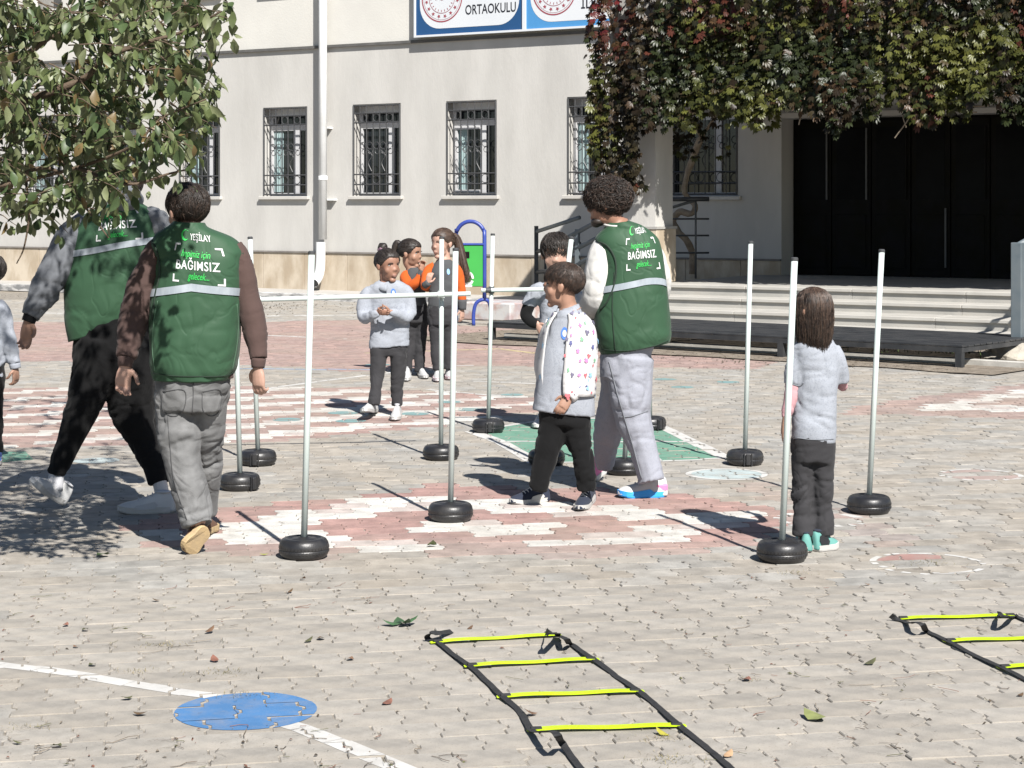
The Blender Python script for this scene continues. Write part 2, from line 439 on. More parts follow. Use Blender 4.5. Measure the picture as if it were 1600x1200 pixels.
paint('painted_line', lineq([(736, 674), (785, 692), (838, 724)], 0.11)+lineq([(736, 674), (860, 655), (955, 654), (1035, 667)], 0.06)+lineq([(1030, 665), (1138, 717)], 0.10)+lineq([(838, 723), (1030, 721), (1138, 716)], 0.05)+lineq([(790, 690), (1082, 690)], 0.05)+lineq([(960, 655), (1030, 721)], 0.05), P_wht, 'white border lines of the green painted court', 0.0018)
paint('painted_disc', [circ(1135, 741, 58)], P_cyan, 'pale blue disc with a white rim beside the green court', 0.0008)
paint('painted_ring', ringq(1135, 741, 64, 0.035), P_wht, 'white rim of the pale blue disc', 0.0014)
paint('painted_ring', ringq(1532, 742, 66, 0.035)+[], P_wht, 'faded white ring at the right edge', 0.0014, 0.4)
paint('painted_disc', [circ(1532, 742, 60)], P_pink, 'faded pink disc inside the ring at the right edge', 0.0008, 0.25)
paint('painted_disc', [circ(1450, 880, 78)], P_red, 'worn red disc right of the girl with teal shoes', 0.0008, 0.35)
paint('painted_ring', ringq(1450, 880, 90, 0.03), P_wht, 'white rim of the worn red disc', 0.0014, 0.35)
paint('painted_disc', [circ(1282, 812, 66)], P_pink, 'pink disc under the girl with teal shoes', 0.0008, 0.1)
paint('painted_ring', ringq(1282, 812, 74, 0.06), P_wht, 'white rim of the pink disc under the girl', 0.0014, 0.35)
paint('painted_dot', [circ(x, y, r) for x, y, r in ((536, 645, 24), (448, 656, 22), (548, 658, 24), (648, 647, 22), (702, 628, 18), (735, 640, 20), (800, 617, 18), (1040, 593, 18), (1066, 605, 18), (1138, 597, 18), (590, 570, 20))], P_teal, 'small teal dots painted among the stripes', 0.0012)
paint('painted_disc', [circ(150, 720, 36)], P_cyan, 'pale disc behind the striding man in black trousers', 0.0012)
paint('painted_patch', [polyq([(-40, 706), (40, 706), (52, 718), (-40, 726)])], P_green, 'green patch at the left edge', 0.0012)
paint('painted_line', lineq([(380, 612), (500, 596), (690, 572), (740, 571)], 0.07)+lineq([(640, 606), (700, 612), (830, 623)], 0.06)+lineq([(740, 596), (860, 600)], 0.06)+lineq([(380, 494), (470, 493), (640, 492)], 0.22)+lineq([(40, 489), (150, 490)], 0.22)+lineq([(400, 523), (540, 530)], 0.1), P_wht, 'thin white lines across the far paving', 0.0012, 0.12)
paint('painted_line', lineq([(360, 576), (480, 577), (600, 578)], 0.07), P_lblue, 'thin blue line across the far paving', 0.0012)
paint('painted_line', lineq([(560, 552), (780, 545), (900, 560)], 0.07), P_yel, 'thin yellow line across the far paving', 0.0012, 0.2)

# ------------------------------------------------------------------ the school: its own axes (a along the wall to the right, b out of it)
P0 = Vector((-3.5, 35.0, 0)); UA = Vector((0.8415, -0.5403, 0)); NB = Vector((-0.5403, -0.8415, 0)); ZZ = Vector((0, 0, 1))
def B(a, b, z): return P0+UA*a+NB*b+ZZ*z
def wa(x, b=0.0):
    k = (x-800)/FPX
    return (35*k+3.5+b*(0.5403-0.8415*k))/(0.8415+0.5403*k)
def wz(x, y, b=0.0):
    a = wa(x, b); d = 35-0.5403*a-0.8415*b
    return CAMH-(y-HZ)*d/FPX
def bbox(mb, a0, a1, b0, b1, z0, z1, bev=0.0, col=None):
    box(mb, B((a0+a1)/2, (b0+b1)/2, (z0+z1)/2), (a1-a0, b1-b0, z1-z0), UA, NB, ZZ, bev, col)
M_wall = mat('grey_render', (0.475, 0.462, 0.435), 0.92, (0.54, 0.525, 0.495), 1.6, 8, bump=0.35, bscale=30, bdist=0.01, dirt=((0.37, 0.355, 0.33), 1.1, 0.5), stretch=(1, 1, 0.3))
M_wallu = mat('cream_render', (0.57, 0.555, 0.515), 0.92, (0.62, 0.605, 0.56), 1.3, 8, bump=0.3, bscale=30, bdist=0.01, dirt=((0.56, 0.53, 0.47), 0.8, 0.25))
M_trim = mat('grey_trim', (0.33, 0.32, 0.30), 0.85, (0.38, 0.37, 0.345), 5, bump=0.2, bscale=40)
M_stone = mat('travertine', (0.40, 0.325, 0.235), 0.8, (0.55, 0.475, 0.375), 3.4, 8, bump=0.3, bscale=50, stretch=(1, 1, 0.45), dirt=((0.33, 0.265, 0.19), 2.2, 0.6), contrast=(0.4, 0.6))
M_step = mat('step_stone', (0.32, 0.31, 0.285), 0.8, (0.40, 0.39, 0.36), 3, 8, bump=0.3, bscale=60, dirt=((0.34, 0.31, 0.27), 3, 0.5))
M_stept = mat('tread_stone', (0.375, 0.36, 0.33), 0.75, (0.44, 0.425, 0.39), 3, 8, bump=0.2, bscale=60, dirt=((0.45, 0.42, 0.37), 4, 0.5))
M_pvc = mat('white_pvc', (0.60, 0.60, 0.61), 0.35, (0.55, 0.55, 0.56), 3)
M_glass = mat('dark_glass', (0.012, 0.015, 0.018), 0.06, (0.02, 0.024, 0.028), 0.8, spec=0.6)
M_curt = mat('teal_curtain', (0.22, 0.33, 0.34), 0.8, (0.35, 0.44, 0.44), 3, stretch=(8, 8, 0.6))
M_iron = mat('dark_iron', (0.045, 0.047, 0.05), 0.5, (0.06, 0.06, 0.062), 8, bump=0.2, bscale=90)
M_sill = mat('sill_marble', (0.47, 0.45, 0.42), 0.6, (0.54, 0.52, 0.48), 4)
M_white = mat('white_plastic_pipe', (0.78, 0.79, 0.79), 0.4, (0.72, 0.73, 0.73), 2, dirt=((0.6, 0.58, 0.54), 4, 0.3))
school = thing('school_building', B(0, 0, 0), 'pale grey school front with barred windows, stone plinth and dark recessed entrance', 'building')
A_REC = wa(1221); A_L, A_R = -17.0, 21.0
Z_PL, Z_LED, Z_TOP = 0.77, 4.50, 9.0
wins = []                                          # (a0, a1, z0, z1)
for x0, x1, y0, y1 in ((411, 480, 168, 307), (551, 626, 161, 306.5), (697, 776, 156, 306), (886, 966, 149, 304.5)):
    wins.append([wa(x0), wa(x1), wz(x0, y1), wz(x0, y0+2)])
zw0 = sum(t[2] for t in wins)/4; zw1 = sum(t[3] for t in wins)/4
aw = sum(t[1]-t[0] for t in wins)/4
for t in wins: t[2], t[3] = zw0, zw1
sp = wins[1][0]-wins[0][0]
for k in (1, 2, 3): wins.insert(0, [wins[0][0]-sp, wins[0][0]-sp+aw, zw0, zw1])
aR = wa(1153); wins.append([aR-1.35, aR, zw0-0.02, zw1])
up = [[t[0], t[1], 5.6, 7.4] for t in wins]
def wall_sheet(mb, a0, a1, z0, z1, holes, depth):
    As = sorted({a0, a1, *[h[0] for h in holes], *[h[1] for h in holes]}); Zs = sorted({z0, z1, *[h[2] for h in holes], *[h[3] for h in holes]})
    As = [a for a in As if a0 <= a <= a1]; Zs = [z for z in Zs if z0 <= z <= z1]
    for i in range(len(As)-1):
        for j in range(len(Zs)-1):
            ca, cz = (As[i]+As[i+1])/2, (Zs[j]+Zs[j+1])/2
            if any(h[0] < ca < h[1] and h[2] < cz < h[3] for h in holes): continue
            mb.add([B(As[i], 0, Zs[j]), B(As[i+1], 0, Zs[j]), B(As[i+1], 0, Zs[j+1]), B(As[i], 0, Zs[j+1])], [(0, 1, 2, 3)])
    for h in holes:
        q = [(h[0], h[2]), (h[1], h[2]), (h[1], h[3]), (h[0], h[3])]
        for k in range(4):
            (p, r), (s, t) = q[k], q[(k+1) % 4]
            mb.add([B(p, 0, r), B(s, 0, t), B(s, -depth, t), B(p, -depth, r)], [(0, 1, 2, 3)])
DEP = 0.34
mb = MB(); wall_sheet(mb, A_L, A_REC, 0, Z_LED, wins, DEP)
mb.add([B(A_REC, 0, 0), B(A_REC, -0.45, 0), B(A_REC, -0.45, Z_LED), B(A_REC, 0, Z_LED)], [(0, 1, 2, 3)])
mb.add([B(A_REC, 0, 3.0), B(A_R, 0, 3.0), B(A_R, 0, Z_LED), B(A_REC, 0, Z_LED)], [(0, 1, 2, 3)])
mb.add([B(A_REC, 0, 3.0), B(A_R, 0, 3.0), B(A_R, -0.45, 3.0), B(A_REC, -0.45, 3.0)], [(3, 2, 1, 0)])
mb.build('wall', M_wall, school)
mb = MB(); wall_sheet(mb, A_L, A_R, Z_LED+0.05, Z_TOP, up, DEP); mb.build('upper_wall', M_wallu, school)
mb = MB()
for b0, a0, a1 in ((-DEP-0.30, A_L, A_R),):
    bbox(mb, a0, a1, b0-0.1, b0, 0, Z_TOP)
bbox(mb, A_L, A_R, -8, -DEP-0.05, Z_TOP, Z_TOP+0.2)
bbox(mb, A_L-0.2, A_L, -8, 0, 0, Z_TOP)
mb.build('roof_and_core', M_trim, school)
mb = MB(); bbox(mb, A_L, A_R, -0.02, 0.05, Z_LED, Z_LED+0.05); mb.build('ledge', mat('dark_ledge', (0.085, 0.083, 0.08), 0.85, (0.12, 0.117, 0.11), 5), school)
mb = MB(); bbox(mb, A_L, A_REC+0.0, 0.0, 0.05, Z_PL, Z_PL+0.03); mb.build('plinth_cap', mat('plinth_cap_stone', (0.17, 0.155, 0.14), 0.85, (0.23, 0.21, 0.19), 5), school)
slab = None; a = A_L; n_s = 0
slabm = {}
while a < A_REC-0.05:
    wd = min(0.98+0.0*n_s, A_REC-a); mb = MB(); bbox(mb, a+0.004, a+wd-0.004, 0.0, 0.028+random.uniform(0, .004), 0.0, Z_PL-0.002, 0.003)
    mb.build('stone_slab', M_stone, school); a += wd; n_s += 1

def window(a0, a1, z0, z1, kind=0, fancy=True):
    wn = thing_part = MB(); bz = -DEP+0.06
    fr = MB(); t = 0.06
    tr = z0+(z1-z0)*0.74; mu = a0+(a1-a0)*(0.60 if kind != 2 else 0.66)
    bbox(fr, a0, a0+t, bz, bz+0.06, z0, z1); bbox(fr, a1-t, a1, bz, bz+0.06, z0, z1)
    bbox(fr, a0+t, a1-t, bz, bz+0.06, z0, z0+t); bbox(fr, a0+t, a1-t, bz, bz+0.06, z1-t-0.08, z1)
    bbox(fr, a0+t, a1-t, bz, bz+0.058, tr, tr+0.12)
    bbox(fr, mu-0.06, mu+0.06, bz, bz+0.062, z0+t, tr)
    if kind == 1:                                   # sash frame
        q = 0.045
        bbox(fr, a0+t, a0+t+q, bz+0.05, bz+0.09, z0+t, tr); bbox(fr, a0+t+q, mu-.06, bz+0.05, bz+0.09, tr-0.06, tr-0.002)
        bbox(fr, a0+t+q, mu-.06, bz+0.05, bz+0.09, z0+t, z0+t+q)
    wobj = fr.build('window', M_pvc, school)
    for p0, p1, q0, q1 in ((a0+t, mu-0.06, z0+t, tr), (mu+0.06, a1-t, z0+t, tr), (a0+t, a1-t, tr+0.12, z1-t-0.08)):
        g = MB(); bbox(g, p0, p1, bz+0.018, bz+0.026, q0, q1); g.build('pane', M_glass, wobj)
    if kind in (0, 1):
        g = MB(); w_ = (mu-a0)*0.34; n_ = 14
        vs = []; 
        for i in range(n_+1):
            aa = a0+t+0.01+w_*i/n_; bb = bz+0.034+0.006*math.sin(i*2.1)
            vs += [B(aa, bb, z0+t+0.02), B(aa, bb, tr-0.01)]
        g.add(vs, [(2*i, 2*i+2, 2*i+3, 2*i+1) for i in range(n_)]); g.build('curtain', M_curt, wobj)
    s = MB(); bbox(s, a0-0.06, a1+0.06, -DEP+0.12, 0.07, z0-0.06, z0, 0.006); s.build('sill', M_sill, wobj)
    gr = MB(); gb = 0.0; nb = 7; r = 0.010
    def bar(aa, za, bb, zb, rr=r, bo=gb):
        tube(gr, [B(aa, bo, za), B(bb, bo, zb)], rr, 5)
    zA, zB = z0+0.02, z1-0.02
    bars = [a0+0.02+(a1-a0-0.04)*i/nb for i in range(nb+1)]
    for i, aa in enumerate(bars): bar(aa, zA, aa, zB, 0.018 if i in (0, nb) else r)
    H = z1-z0
    for f in (0.02, 0.125, 0.235, 0.80, 0.90, 0.985): bar(a0+0.02, z0+H*f, a1-0.02, z0+H*f, 0.013)
    def ring(ca, cz, rad, rr=0.008, a_0=0, a_1=360, n=14):
        tube(gr, [B(ca+rad*math.cos(R(a_0+(a_1-a_0)*i/n)), gb+0.004, cz+rad*math.sin(R(a_0+(a_1-a_0)*i/n))) for i in range(n+1)], rr, 4)
    for i in (1, 3, 5):
        ring((bars[i]+bars[i+1])/2, z0+H*0.18, H*0.045); ring((bars[i]+bars[i+1])/2, z0+H*0.85, H*0.042)
    if fancy:
        for i in (1, 2, 3, 4, 5):
            cz = z0+H*0.55; ca = (bars[i]+bars[i+1])/2
            ring(ca, cz, 0.06, 0.007, -40, 300); ring(ca+0.02, cz-0.11, 0.045, 0.007, 60, 380)
        for i in (2, 4):
            ca = (bars[i]+bars[i+1])/2
            tube(gr, spline([B(ca-0.05, gb, z0+H*0.50), B(ca+0.05, gb, z0+H*0.44), B(ca-0.03, gb, z0+H*0.36), B(ca+0.04, gb, z0+H*0.27)], 5), 0.007, 4)
    gr.build('window_grille', M_iron, wobj, smooth=False)
for i, t in enumerate(wins): window(*t, kind=(0, 0, 1, 0, 2, 1, 0, 2)[i % 8])
for i, t in enumerate(up): window(*t, kind=2, fancy=False) if 1 < i < 7 else None
# roof drain pipe on the wall
x = 513; ap = wa(x); r = 0.075
mb = MB(); tube(mb, [B(ap, 0.16, Z_TOP), B(ap, 0.16, wz(513, 374))], r, 16)
pipe = mb.build('drain_pipe', M_white, school, smooth=True)
mb = MB(); lathe(mb, [(r+0.012, 0), (r+0.012, 0.06), (r, 0.07)], 16, B(ap, 0.16, wz(513, 281))); mb.build('pipe_joint', M_white, pipe)
mb = MB()
for yy in (200, 312):
    mb = MB(); bbox(mb, ap-0.10, ap+(0.10 if yy < 300 else 0.2), 0.0, 0.10, wz(513, yy)-0.015, wz(513, yy)+0.015); mb.build('pipe_bracket', M_white, pipe)
mb = MB(); zt = wz(513, 378); zb = wz(507, 441)
pts = [B(ap-0.05, 0.16, zt), B(ap-0.05, 0.17, zb+0.30), B(ap-0.03, 0.26, zb+0.10), B(ap+0.0, 0.42, zb)]
tube(mb, pts, 0.088, 16, sub=4, cap=False); mb.build('pipe_outlet', M_white, pipe, smooth=True)
mb = MB(); q = B(ap+0.0, 0.415, zb); tube(mb, [q, q+NB*0.004-ZZ*0.002], 0.075, 16); mb.build('pipe_mouth', M_glass, pipe)

# pavement strip along the wall
M_conc = mat('concrete', (0.38, 0.365, 0.335), 0.9, (0.45, 0.43, 0.40), 2, 8, bump=0.4, bscale=40, dirt=((0.36, 0.34, 0.31), 3, 0.6))
M_kerb = mat('whitewashed_kerb', (0.22, 0.22, 0.22), 0.9, (0.54, 0.53, 0.51), 4, 8, bump=0.5, bscale=40, contrast=(0.42, 0.55), stretch=(1, 1, 3))
AK = wa(822, 1.5)
mb = MB(); bbox(mb, A_L, AK, 0.028, 1.38, -0.02, 0.10); mb.build('pavement', M_conc, kind='structure')
mb = MB(); bbox(mb, A_L, AK, 1.384, 1.52, -0.02, 0.112, 0.008); mb.build('kerb', M_kerb, kind='structure')

# porch floor, steps
ZF = 0.55
stairs = thing('entrance_steps', B(wa(1300, 4.0), 4.0, 0), 'four broad stone steps up to the dark entrance', 'steps')
A_S0 = wa(985, 4.2); A_S1 = wa(1665, 4.5)
mb = MB(); bbox(mb, A_S0, A_R, -0.5, 3.66, 0.0, ZF-0.004); mb.build('porch_floor', M_step, stairs)
edges = [(3.98, ZF), (4.48, 0.41), (5.08, 0.275), (5.58, 0.14)]
for i, (be, z) in enumerate(edges):
    prev = 3.664 if i == 0 else edges[i-1][0]-0.012
    nseg = 4; cuts = [A_S0+(A_S1-A_S0)*f for f in (0, 0.27+0.03*i, 0.52-0.02*i, 0.77+0.02*(i % 2), 1.0)]
    for k in range(nseg):
        mb = MB(); bbox(mb, cuts[k]+0.003, cuts[k+1]-0.003, prev, be+0.03, z-0.045, z+random.uniform(-.002, .002), 0.006); mb.build('tread_slab', M_stept, stairs)
        mb = MB(); bbox(mb, cuts[k]+0.002, cuts[k+1]-0.002, prev-0.1, be+random.uniform(-.003, .0), (0.0 if i == 3 else edges[i+1][1]-0.02), z-0.047); mb.build('riser_slab', M_step, stairs)
# white kerb strip and bare soil in front
mb = MB(); 
LF, RF, RB = Vector((-0.30, 23.3, 0)), Vector((4.52, 19.3, 0)), Vector((5.5, 21.2, 0)); PU = (RF-LF).normalized(); PN = Vector((-PU.y, PU.x, 0))
if PN.y < 0: PN = -PN
def PB(a, b, z): return LF+PU*a+PN*b+ZZ*z
PLEN = (RF-LF).length
M_soil = mat('litter_soil', (0.17, 0.135, 0.10), 0.95, (0.33, 0.28, 0.22), 9, 8, bump=1.0, bscale=60, bdist=0.03)
n_ = 26; vs = []
for i in range(n_+1):
    f = i/n_; a = -1.0+(PLEN+1.6)*f
    vs += [PB(a, -0.42-0.16*random.random(), 0.012), PB(a, 2.6, 0.012)]
mb.add(vs, [(2*i, 2*i+2, 2*i+3, 2*i+1) for i in range(n_)]); mb.build('soil_strip', M_soil, kind='structure')
mb = MB(); box(mb, PB(PLEN/2+0.4, 0.42, 0.035), (PLEN+0.9, 0.10, 0.07), PU, PN, ZZ, 0.006); mb.build('kerb', mat('white_kerb', (0.50, 0.48, 0.44), 0.9, (0.38, 0.365, 0.33), 6, bump=0.4, bscale=40), kind='structure')

# entrance doors
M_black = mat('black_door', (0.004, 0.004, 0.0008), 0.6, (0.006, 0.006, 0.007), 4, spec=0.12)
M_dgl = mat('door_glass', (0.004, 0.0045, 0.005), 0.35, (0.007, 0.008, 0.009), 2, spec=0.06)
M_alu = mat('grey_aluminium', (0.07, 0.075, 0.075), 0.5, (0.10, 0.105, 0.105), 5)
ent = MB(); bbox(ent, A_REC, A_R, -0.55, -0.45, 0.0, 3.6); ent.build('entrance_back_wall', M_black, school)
bounds = [wa(x, -0.42) for x in (1243, 1300, 1362, 1424, 1486, 1548, 1612)]
for i in range(6):
    p0, p1 = bounds[i]+0.01, bounds[i+1]-0.01
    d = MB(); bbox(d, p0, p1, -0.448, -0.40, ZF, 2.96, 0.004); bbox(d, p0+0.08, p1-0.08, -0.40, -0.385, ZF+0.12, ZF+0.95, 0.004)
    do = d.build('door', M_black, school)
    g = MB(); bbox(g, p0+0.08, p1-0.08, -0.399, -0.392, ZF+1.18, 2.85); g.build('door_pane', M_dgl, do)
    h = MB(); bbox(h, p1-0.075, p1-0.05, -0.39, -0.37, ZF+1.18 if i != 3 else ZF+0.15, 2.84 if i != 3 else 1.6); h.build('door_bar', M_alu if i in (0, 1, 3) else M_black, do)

# pillar, canopy, parapet
BP = 3.70; ap = wa(1024, BP)
M_pil = M_wall
mb = MB(); bbox(mb, ap-0.52, ap, BP-0.52, BP, ZF+0.0, 3.08); pillar = mb.build('pillar', M_pil, school)
mb = MB(); zc = wz(1024, 358, BP); bbox(mb, ap-0.56, ap+0.035, BP-0.555, BP+0.035, ZF+0.002, zc, 0.004); mb.build('pillar_base', M_stone, pillar)
mb = MB(); bbox(mb, ap-0.575, ap+0.05, BP-0.57, BP+0.05, zc, zc+0.035); mb.build('pillar_base_cap', M_trim, pillar)
mb = MB(); bbox(mb, ap-0.62, A_R, 0.003, 3.95, 3.08, 3.18); canopy = mb.build('canopy', M_trim, school)
mb = MB(); bbox(mb, ap-0.62, A_R, 3.72, 3.90, 3.182, 5.1); mb.build('parapet', M_trim, canopy)
mb = MB(); bbox(mb, ap-0.62, ap-0.44, 0.06, 3.718, 3.182, 5.1); mb.build('parapet', M_trim, canopy)

# stair and rails on the left of the porch
M_steel = mat('blue_grey_steel', (0.10, 0.125, 0.14), 0.5, (0.135, 0.16, 0.175), 6, bump=0.15, bscale=60, dirt=((0.12, 0.13, 0.13), 6, 0.4))
M_dsteel = mat('dark_steel', (0.03, 0.033, 0.037), 0.45, (0.045, 0.047, 0.05), 6)
bs = BP-0.1
side = thing('side_ramp', B(wa(900, bs), bs, 0), 'concrete side ramp climbing to the porch beside the vine', 'ramp')
mb = MB(); a0, a1 = wa(862, bs), ap-0.60
mb.add([B(a0, bs-1.3, 0), B(a1, bs-1.3, 0), B(a1, bs-1.3, ZF), B(a0, bs-1.3, 0.03), B(a0, bs, 0), B(a1, bs, 0), B(a1, bs, ZF), B(a0, bs, 0.03)],
       [(0, 3, 2, 1), (4, 5, 6, 7), (3, 7, 6, 2), (0, 4, 7, 3), (1, 2, 6, 5)]); mb.build('ramp', M_conc, side)
rail = thing('side_railing', B(wa(900, bs), bs, 0), 'blue grey sloping railing left of the pillar', 'railing')
for dy in (0, 45, 90):
    mb = MB(); q0, q1 = B(wa(888, bs), bs+0.05, wz(888, 372+dy*0.55, bs)), B(ap-0.02, bs+0.05, wz(1012, 296+dy*0.62, bs)); tube(mb, [q0, q1], 0.035, 8); mb.build('rail', M_steel, rail, smooth=True)
for xx, yt in ((892, 368), (905, 358), (960, 326)):
    mb = MB(); q = B(wa(xx, bs), bs+0.05, 0); t = wz(xx, yt, bs); box(mb, (q.x, q.y, t/2), (0.055, 0.055, t), UA, NB); mb.build('post', M_steel, rail)
rail2 = thing('landing_railing', at(838, 480, 30), 'dark steel post and rail beside the boy with black sleeves', 'railing')
q = gp(838, 485); d = q.y
for xx, yt, ww in ((838, 353, 0.065), (852, 369, 0.035)):
    t = at(xx, yt, d); mb = MB(); box(mb, (t.x, d, t.z/2), (ww, ww, t.z)); mb.build('post', M_dsteel, rail2)
for y0_, y1_ in ((362, 340), (393, 380), (425, 420)):
    mb = MB(); tube(mb, [at(838, y0_, d), at(905, y1_, 28.4)], 0.032, 8); mb.build('rail', M_dsteel if y0_ > 370 else M_steel, rail2, smooth=True)
pr = thing('porch_railing', at(1087, 432, 29.4), 'thin porch railing of dark bars behind the pillar', 'railing')
dq = 28.6
for yy, th in ((311, 0.035), (342, 0.014), (368, 0.014), (395, 0.014)):
    mb = MB(); tube(mb, [at(1046, yy, dq+0.0), at(1108, yy, dq)], th, 8); mb.build('rail', M_dsteel, pr, smooth=True)
mb = MB(); tube(mb, [at(1087, 312, dq), (at(1087, 312, dq).x, dq, ZF)], 0.016, 8); mb.build('post', M_alu, pr, smooth=True)
mb = MB(); tube(mb, [at(1050, 324, dq), at(1090, 312, dq+.02)], 0.022, 8); mb.build('brace', M_alu, pr, smooth=True)

# right-hand post and rail, with its rough footing
ft = thing('stair_railing', (5.42, 20.6, 0), 'blue grey steel railing post at the right end of the steps', 'railing')
dR = 20.6; t = at(1590, 379, dR); bq = at(1590, 541, dR)
mb = MB(); box(mb, (t.x, dR, (t.z+bq.z)/2), (0.115, 0.115, t.z-bq.z), UA, NB, ZZ, 0.006); mb.build('post', M_steel, ft)
for z in (t.z-0.04, t.z-0.30, t.z-0.58):
    mb = MB(); a = Vector((t.x, dR, z)); b_ = a-NB*3.4+ZZ*0.55; tube(mb, [a, b_], 0.04 if z > t.z-.1 else 0.022, 8); mb.build('rail', M_steel, ft, smooth=True)
mb = MB(); e = Vector((t.x, dR, 0))-NB*3.4; box(mb, (e.x, e.y, 0.9), (0.11, 0.11, 1.8), UA, NB); mb.build('post', M_steel, ft)
mb = MB(); ellipsoid(mb, (t.x+0.12, dR-0.1, 0.02), (0.52, 0.36, 0.17), nu=28, nv=16)
V = np.array(mb.v); nn = vnoise(V*6, 3)+0.5*vnoise(V*14, 4); V += (V-np.array((t.x+.12, dR-.1, 0)))*(nn*0.16)[:, None]; V[:, 2] = np.maximum(V[:, 2], 0.0); mb.v = [tuple(p) for p in V]
mb.build('concrete_footing', mat('rough_concrete', (0.46, 0.42, 0.35), 0.95, (0.36, 0.33, 0.28), 7, bump=0.8, bscale=50), smooth=False, label='rough pale lump of concrete under the railing post', cat='footing')

# low black platform
M_blk = mat('black_painted_steel', (0.022, 0.024, 0.027), 0.5, (0.038, 0.040, 0.043), 5, bump=0.2, bscale=50, dirt=((0.08, 0.075, 0.07), 5, 0.3))
plat = thing('low_platform', PB(PLEN/2, 1.0, 0), 'long low black slatted platform in front of the steps', 'platform')
PD = 1.95; zt = 0.215
mb = MB()
for b in (0.03, PD-0.03): box(mb, PB(PLEN/2, b, zt-0.028), (PLEN, 0.05, 0.05), PU, PN)
for a in (0.03, PLEN*0.33, PLEN*0.66, PLEN-0.03): box(mb, PB(a, PD/2, zt-0.029), (0.05, PD-0.11, 0.046), PU, PN)
mb.build('frame', M_blk, plat)
ns = 14
for i in range(ns):
    mb = MB(); wd = (PD-0.02)/ns; box(mb, PB(PLEN/2, 0.01+wd*(i+0.5), zt+0.008+random.uniform(-.002, .002)), (PLEN, wd-0.02, 0.02), PU, PN, ZZ, 0.003); mb.build('slat', M_blk, plat)
for a in (0.04, PLEN*0.33, PLEN*0.66, PLEN-0.04):
    for b in (0.04, PD-0.04):
        mb = MB(); box(mb, PB(a, b, (zt-0.054)/2), (0.07, 0.07, zt-0.054), PU, PN); mb.build('leg', M_blk, plat)

# green bin in its blue frame
dB = 26.3; s = dB/FPX
M_bluep = mat('blue_paint_tube', (0.030, 0.055, 0.26), 0.4, (0.036, 0.065, 0.30), 5)
M_gbin = mat('green_bin_steel', (0.035, 0.30, 0.05), 0.45, (0.04, 0.33, 0.055), 4)
binf = thing('litter_bin', at(738, 508, dB), 'green litter bin hung in a blue tube hoop', 'bin')
cx = at(735, 400, dB)
mb = MB(); pts = [at(713, 500, dB+.12), at(713, 370, dB+.1)]+[at(735+22*math.cos(R(180-a)), 368-22*math.sin(R(a)), dB+0.08-0.1*a/180) for a in (20, 45, 70, 90, 110, 135, 160)]+[at(757, 370, dB-.05), at(757, 468, dB-.05)]
tube(mb, pts, 0.028, 10, sub=3); mb.build('hoop', M_bluep, binf, smooth=True)
mb = MB(); tube(mb, [(at(740, 508, dB-.05).x, dB-.05, 0.0), at(740, 490, dB-.05), at(744, 474, dB-.05), at(755, 468, dB-.05), at(764, 472, dB-.03), at(767, 488, dB), (at(767, 500, dB).x, dB, 0.0)], 0.026, 10, sub=4); mb.build('foot', M_bluep, binf, smooth=True)
mb = MB(); c = at(737, 415, dB+.05); box(mb, c, (0.31, 0.24, 0.57), bev=0.008); bb = mb.build('bin_box', M_gbin, binf)
mb = MB(); c2 = at(737, 381.5, dB+.05); box(mb, c2, (0.34, 0.27, 0.025), bev=0.006); mb.build('lid', M_bluep, bb)
mb = MB(); c3 = at(729.5, 398, dB+.05); box(mb, (c3.x, dB+.05-0.122, c3.z), (0.075, 0.006, 0.09)); mb.build('slot', M_black, bb)
mb = MB(); c4 = at(731, 435, dB); pr_ = [(c4.x+0.085*math.cos(t)*(1 if k else .55), dB+.05-0.124, c4.z+0.10*math.sin(t)*(1 if k else .55)) for k in (0, 1) for t in np.linspace(0, 2*math.pi, 18, endpoint=False)]
mb.add(pr_, [(i, (i+1) % 18, 18+(i+1) % 18, 18+i) for i in range(18) if i % 6 != 5]); mb.build('emblem', M_white, bb)
mb = MB(); c5 = at(731, 446.5, dB); box(mb, (c5.x, dB+.05-0.123, c5.z), (0.12, 0.004, 0.025)); mb.build('label_strip', M_white, bb)
M_pk = mat('painted_block', (0.38, 0.27, 0.24), 0.9, (0.48, 0.465, 0.45), 5, 8, bump=0.3, bscale=40, contrast=(0.42, 0.56), dirt=((0.30, 0.34, 0.42), 3, 0.6))
mb = MB(); q = gp(785, 502); box(mb, (q.x, q.y+0.5, 0.13), (0.85, 0.9, 0.26), UA, NB, ZZ, 0.02); mb.build('painted_block', M_pk, label='low block with worn pink and white paint beside the blue hoop', cat='block')

# sign on the wall
SB = 0.12
sg = thing('school_sign', B(wa(790, SB), SB, 4.6), 'two-panel blue and white school sign above the windows', 'sign')
M_nb = mat('navy_vinyl', (0.014, 0.068, 0.18), 0.4, (0.016, 0.075, 0.2), 1); M_lb = mat('light_blue_vinyl', (0.065, 0.25, 0.52), 0.4, (0.07, 0.265, 0.54), 1)
M_sw = mat('sign_white', (0.62, 0.645, 0.67), 0.4, (0.65, 0.67, 0.69), 1); M_ink = mat('black_ink', (0.012, 0.013, 0.02), 0.5); M_rink = mat('red_ink', (0.30, 0.05, 0.07), 0.5)
sa0, sa1, sa2 = wa(648, SB), wa(820, SB), wa(1010, SB); sz0 = wz(648, 59, SB)
SH = 1.35
mb = MB(); bbox(mb, sa0, sa2, 0.06, SB, sz0, sz0+SH); mb.build('backing', M_trim, sg)
mb = MB(); f = 0.035
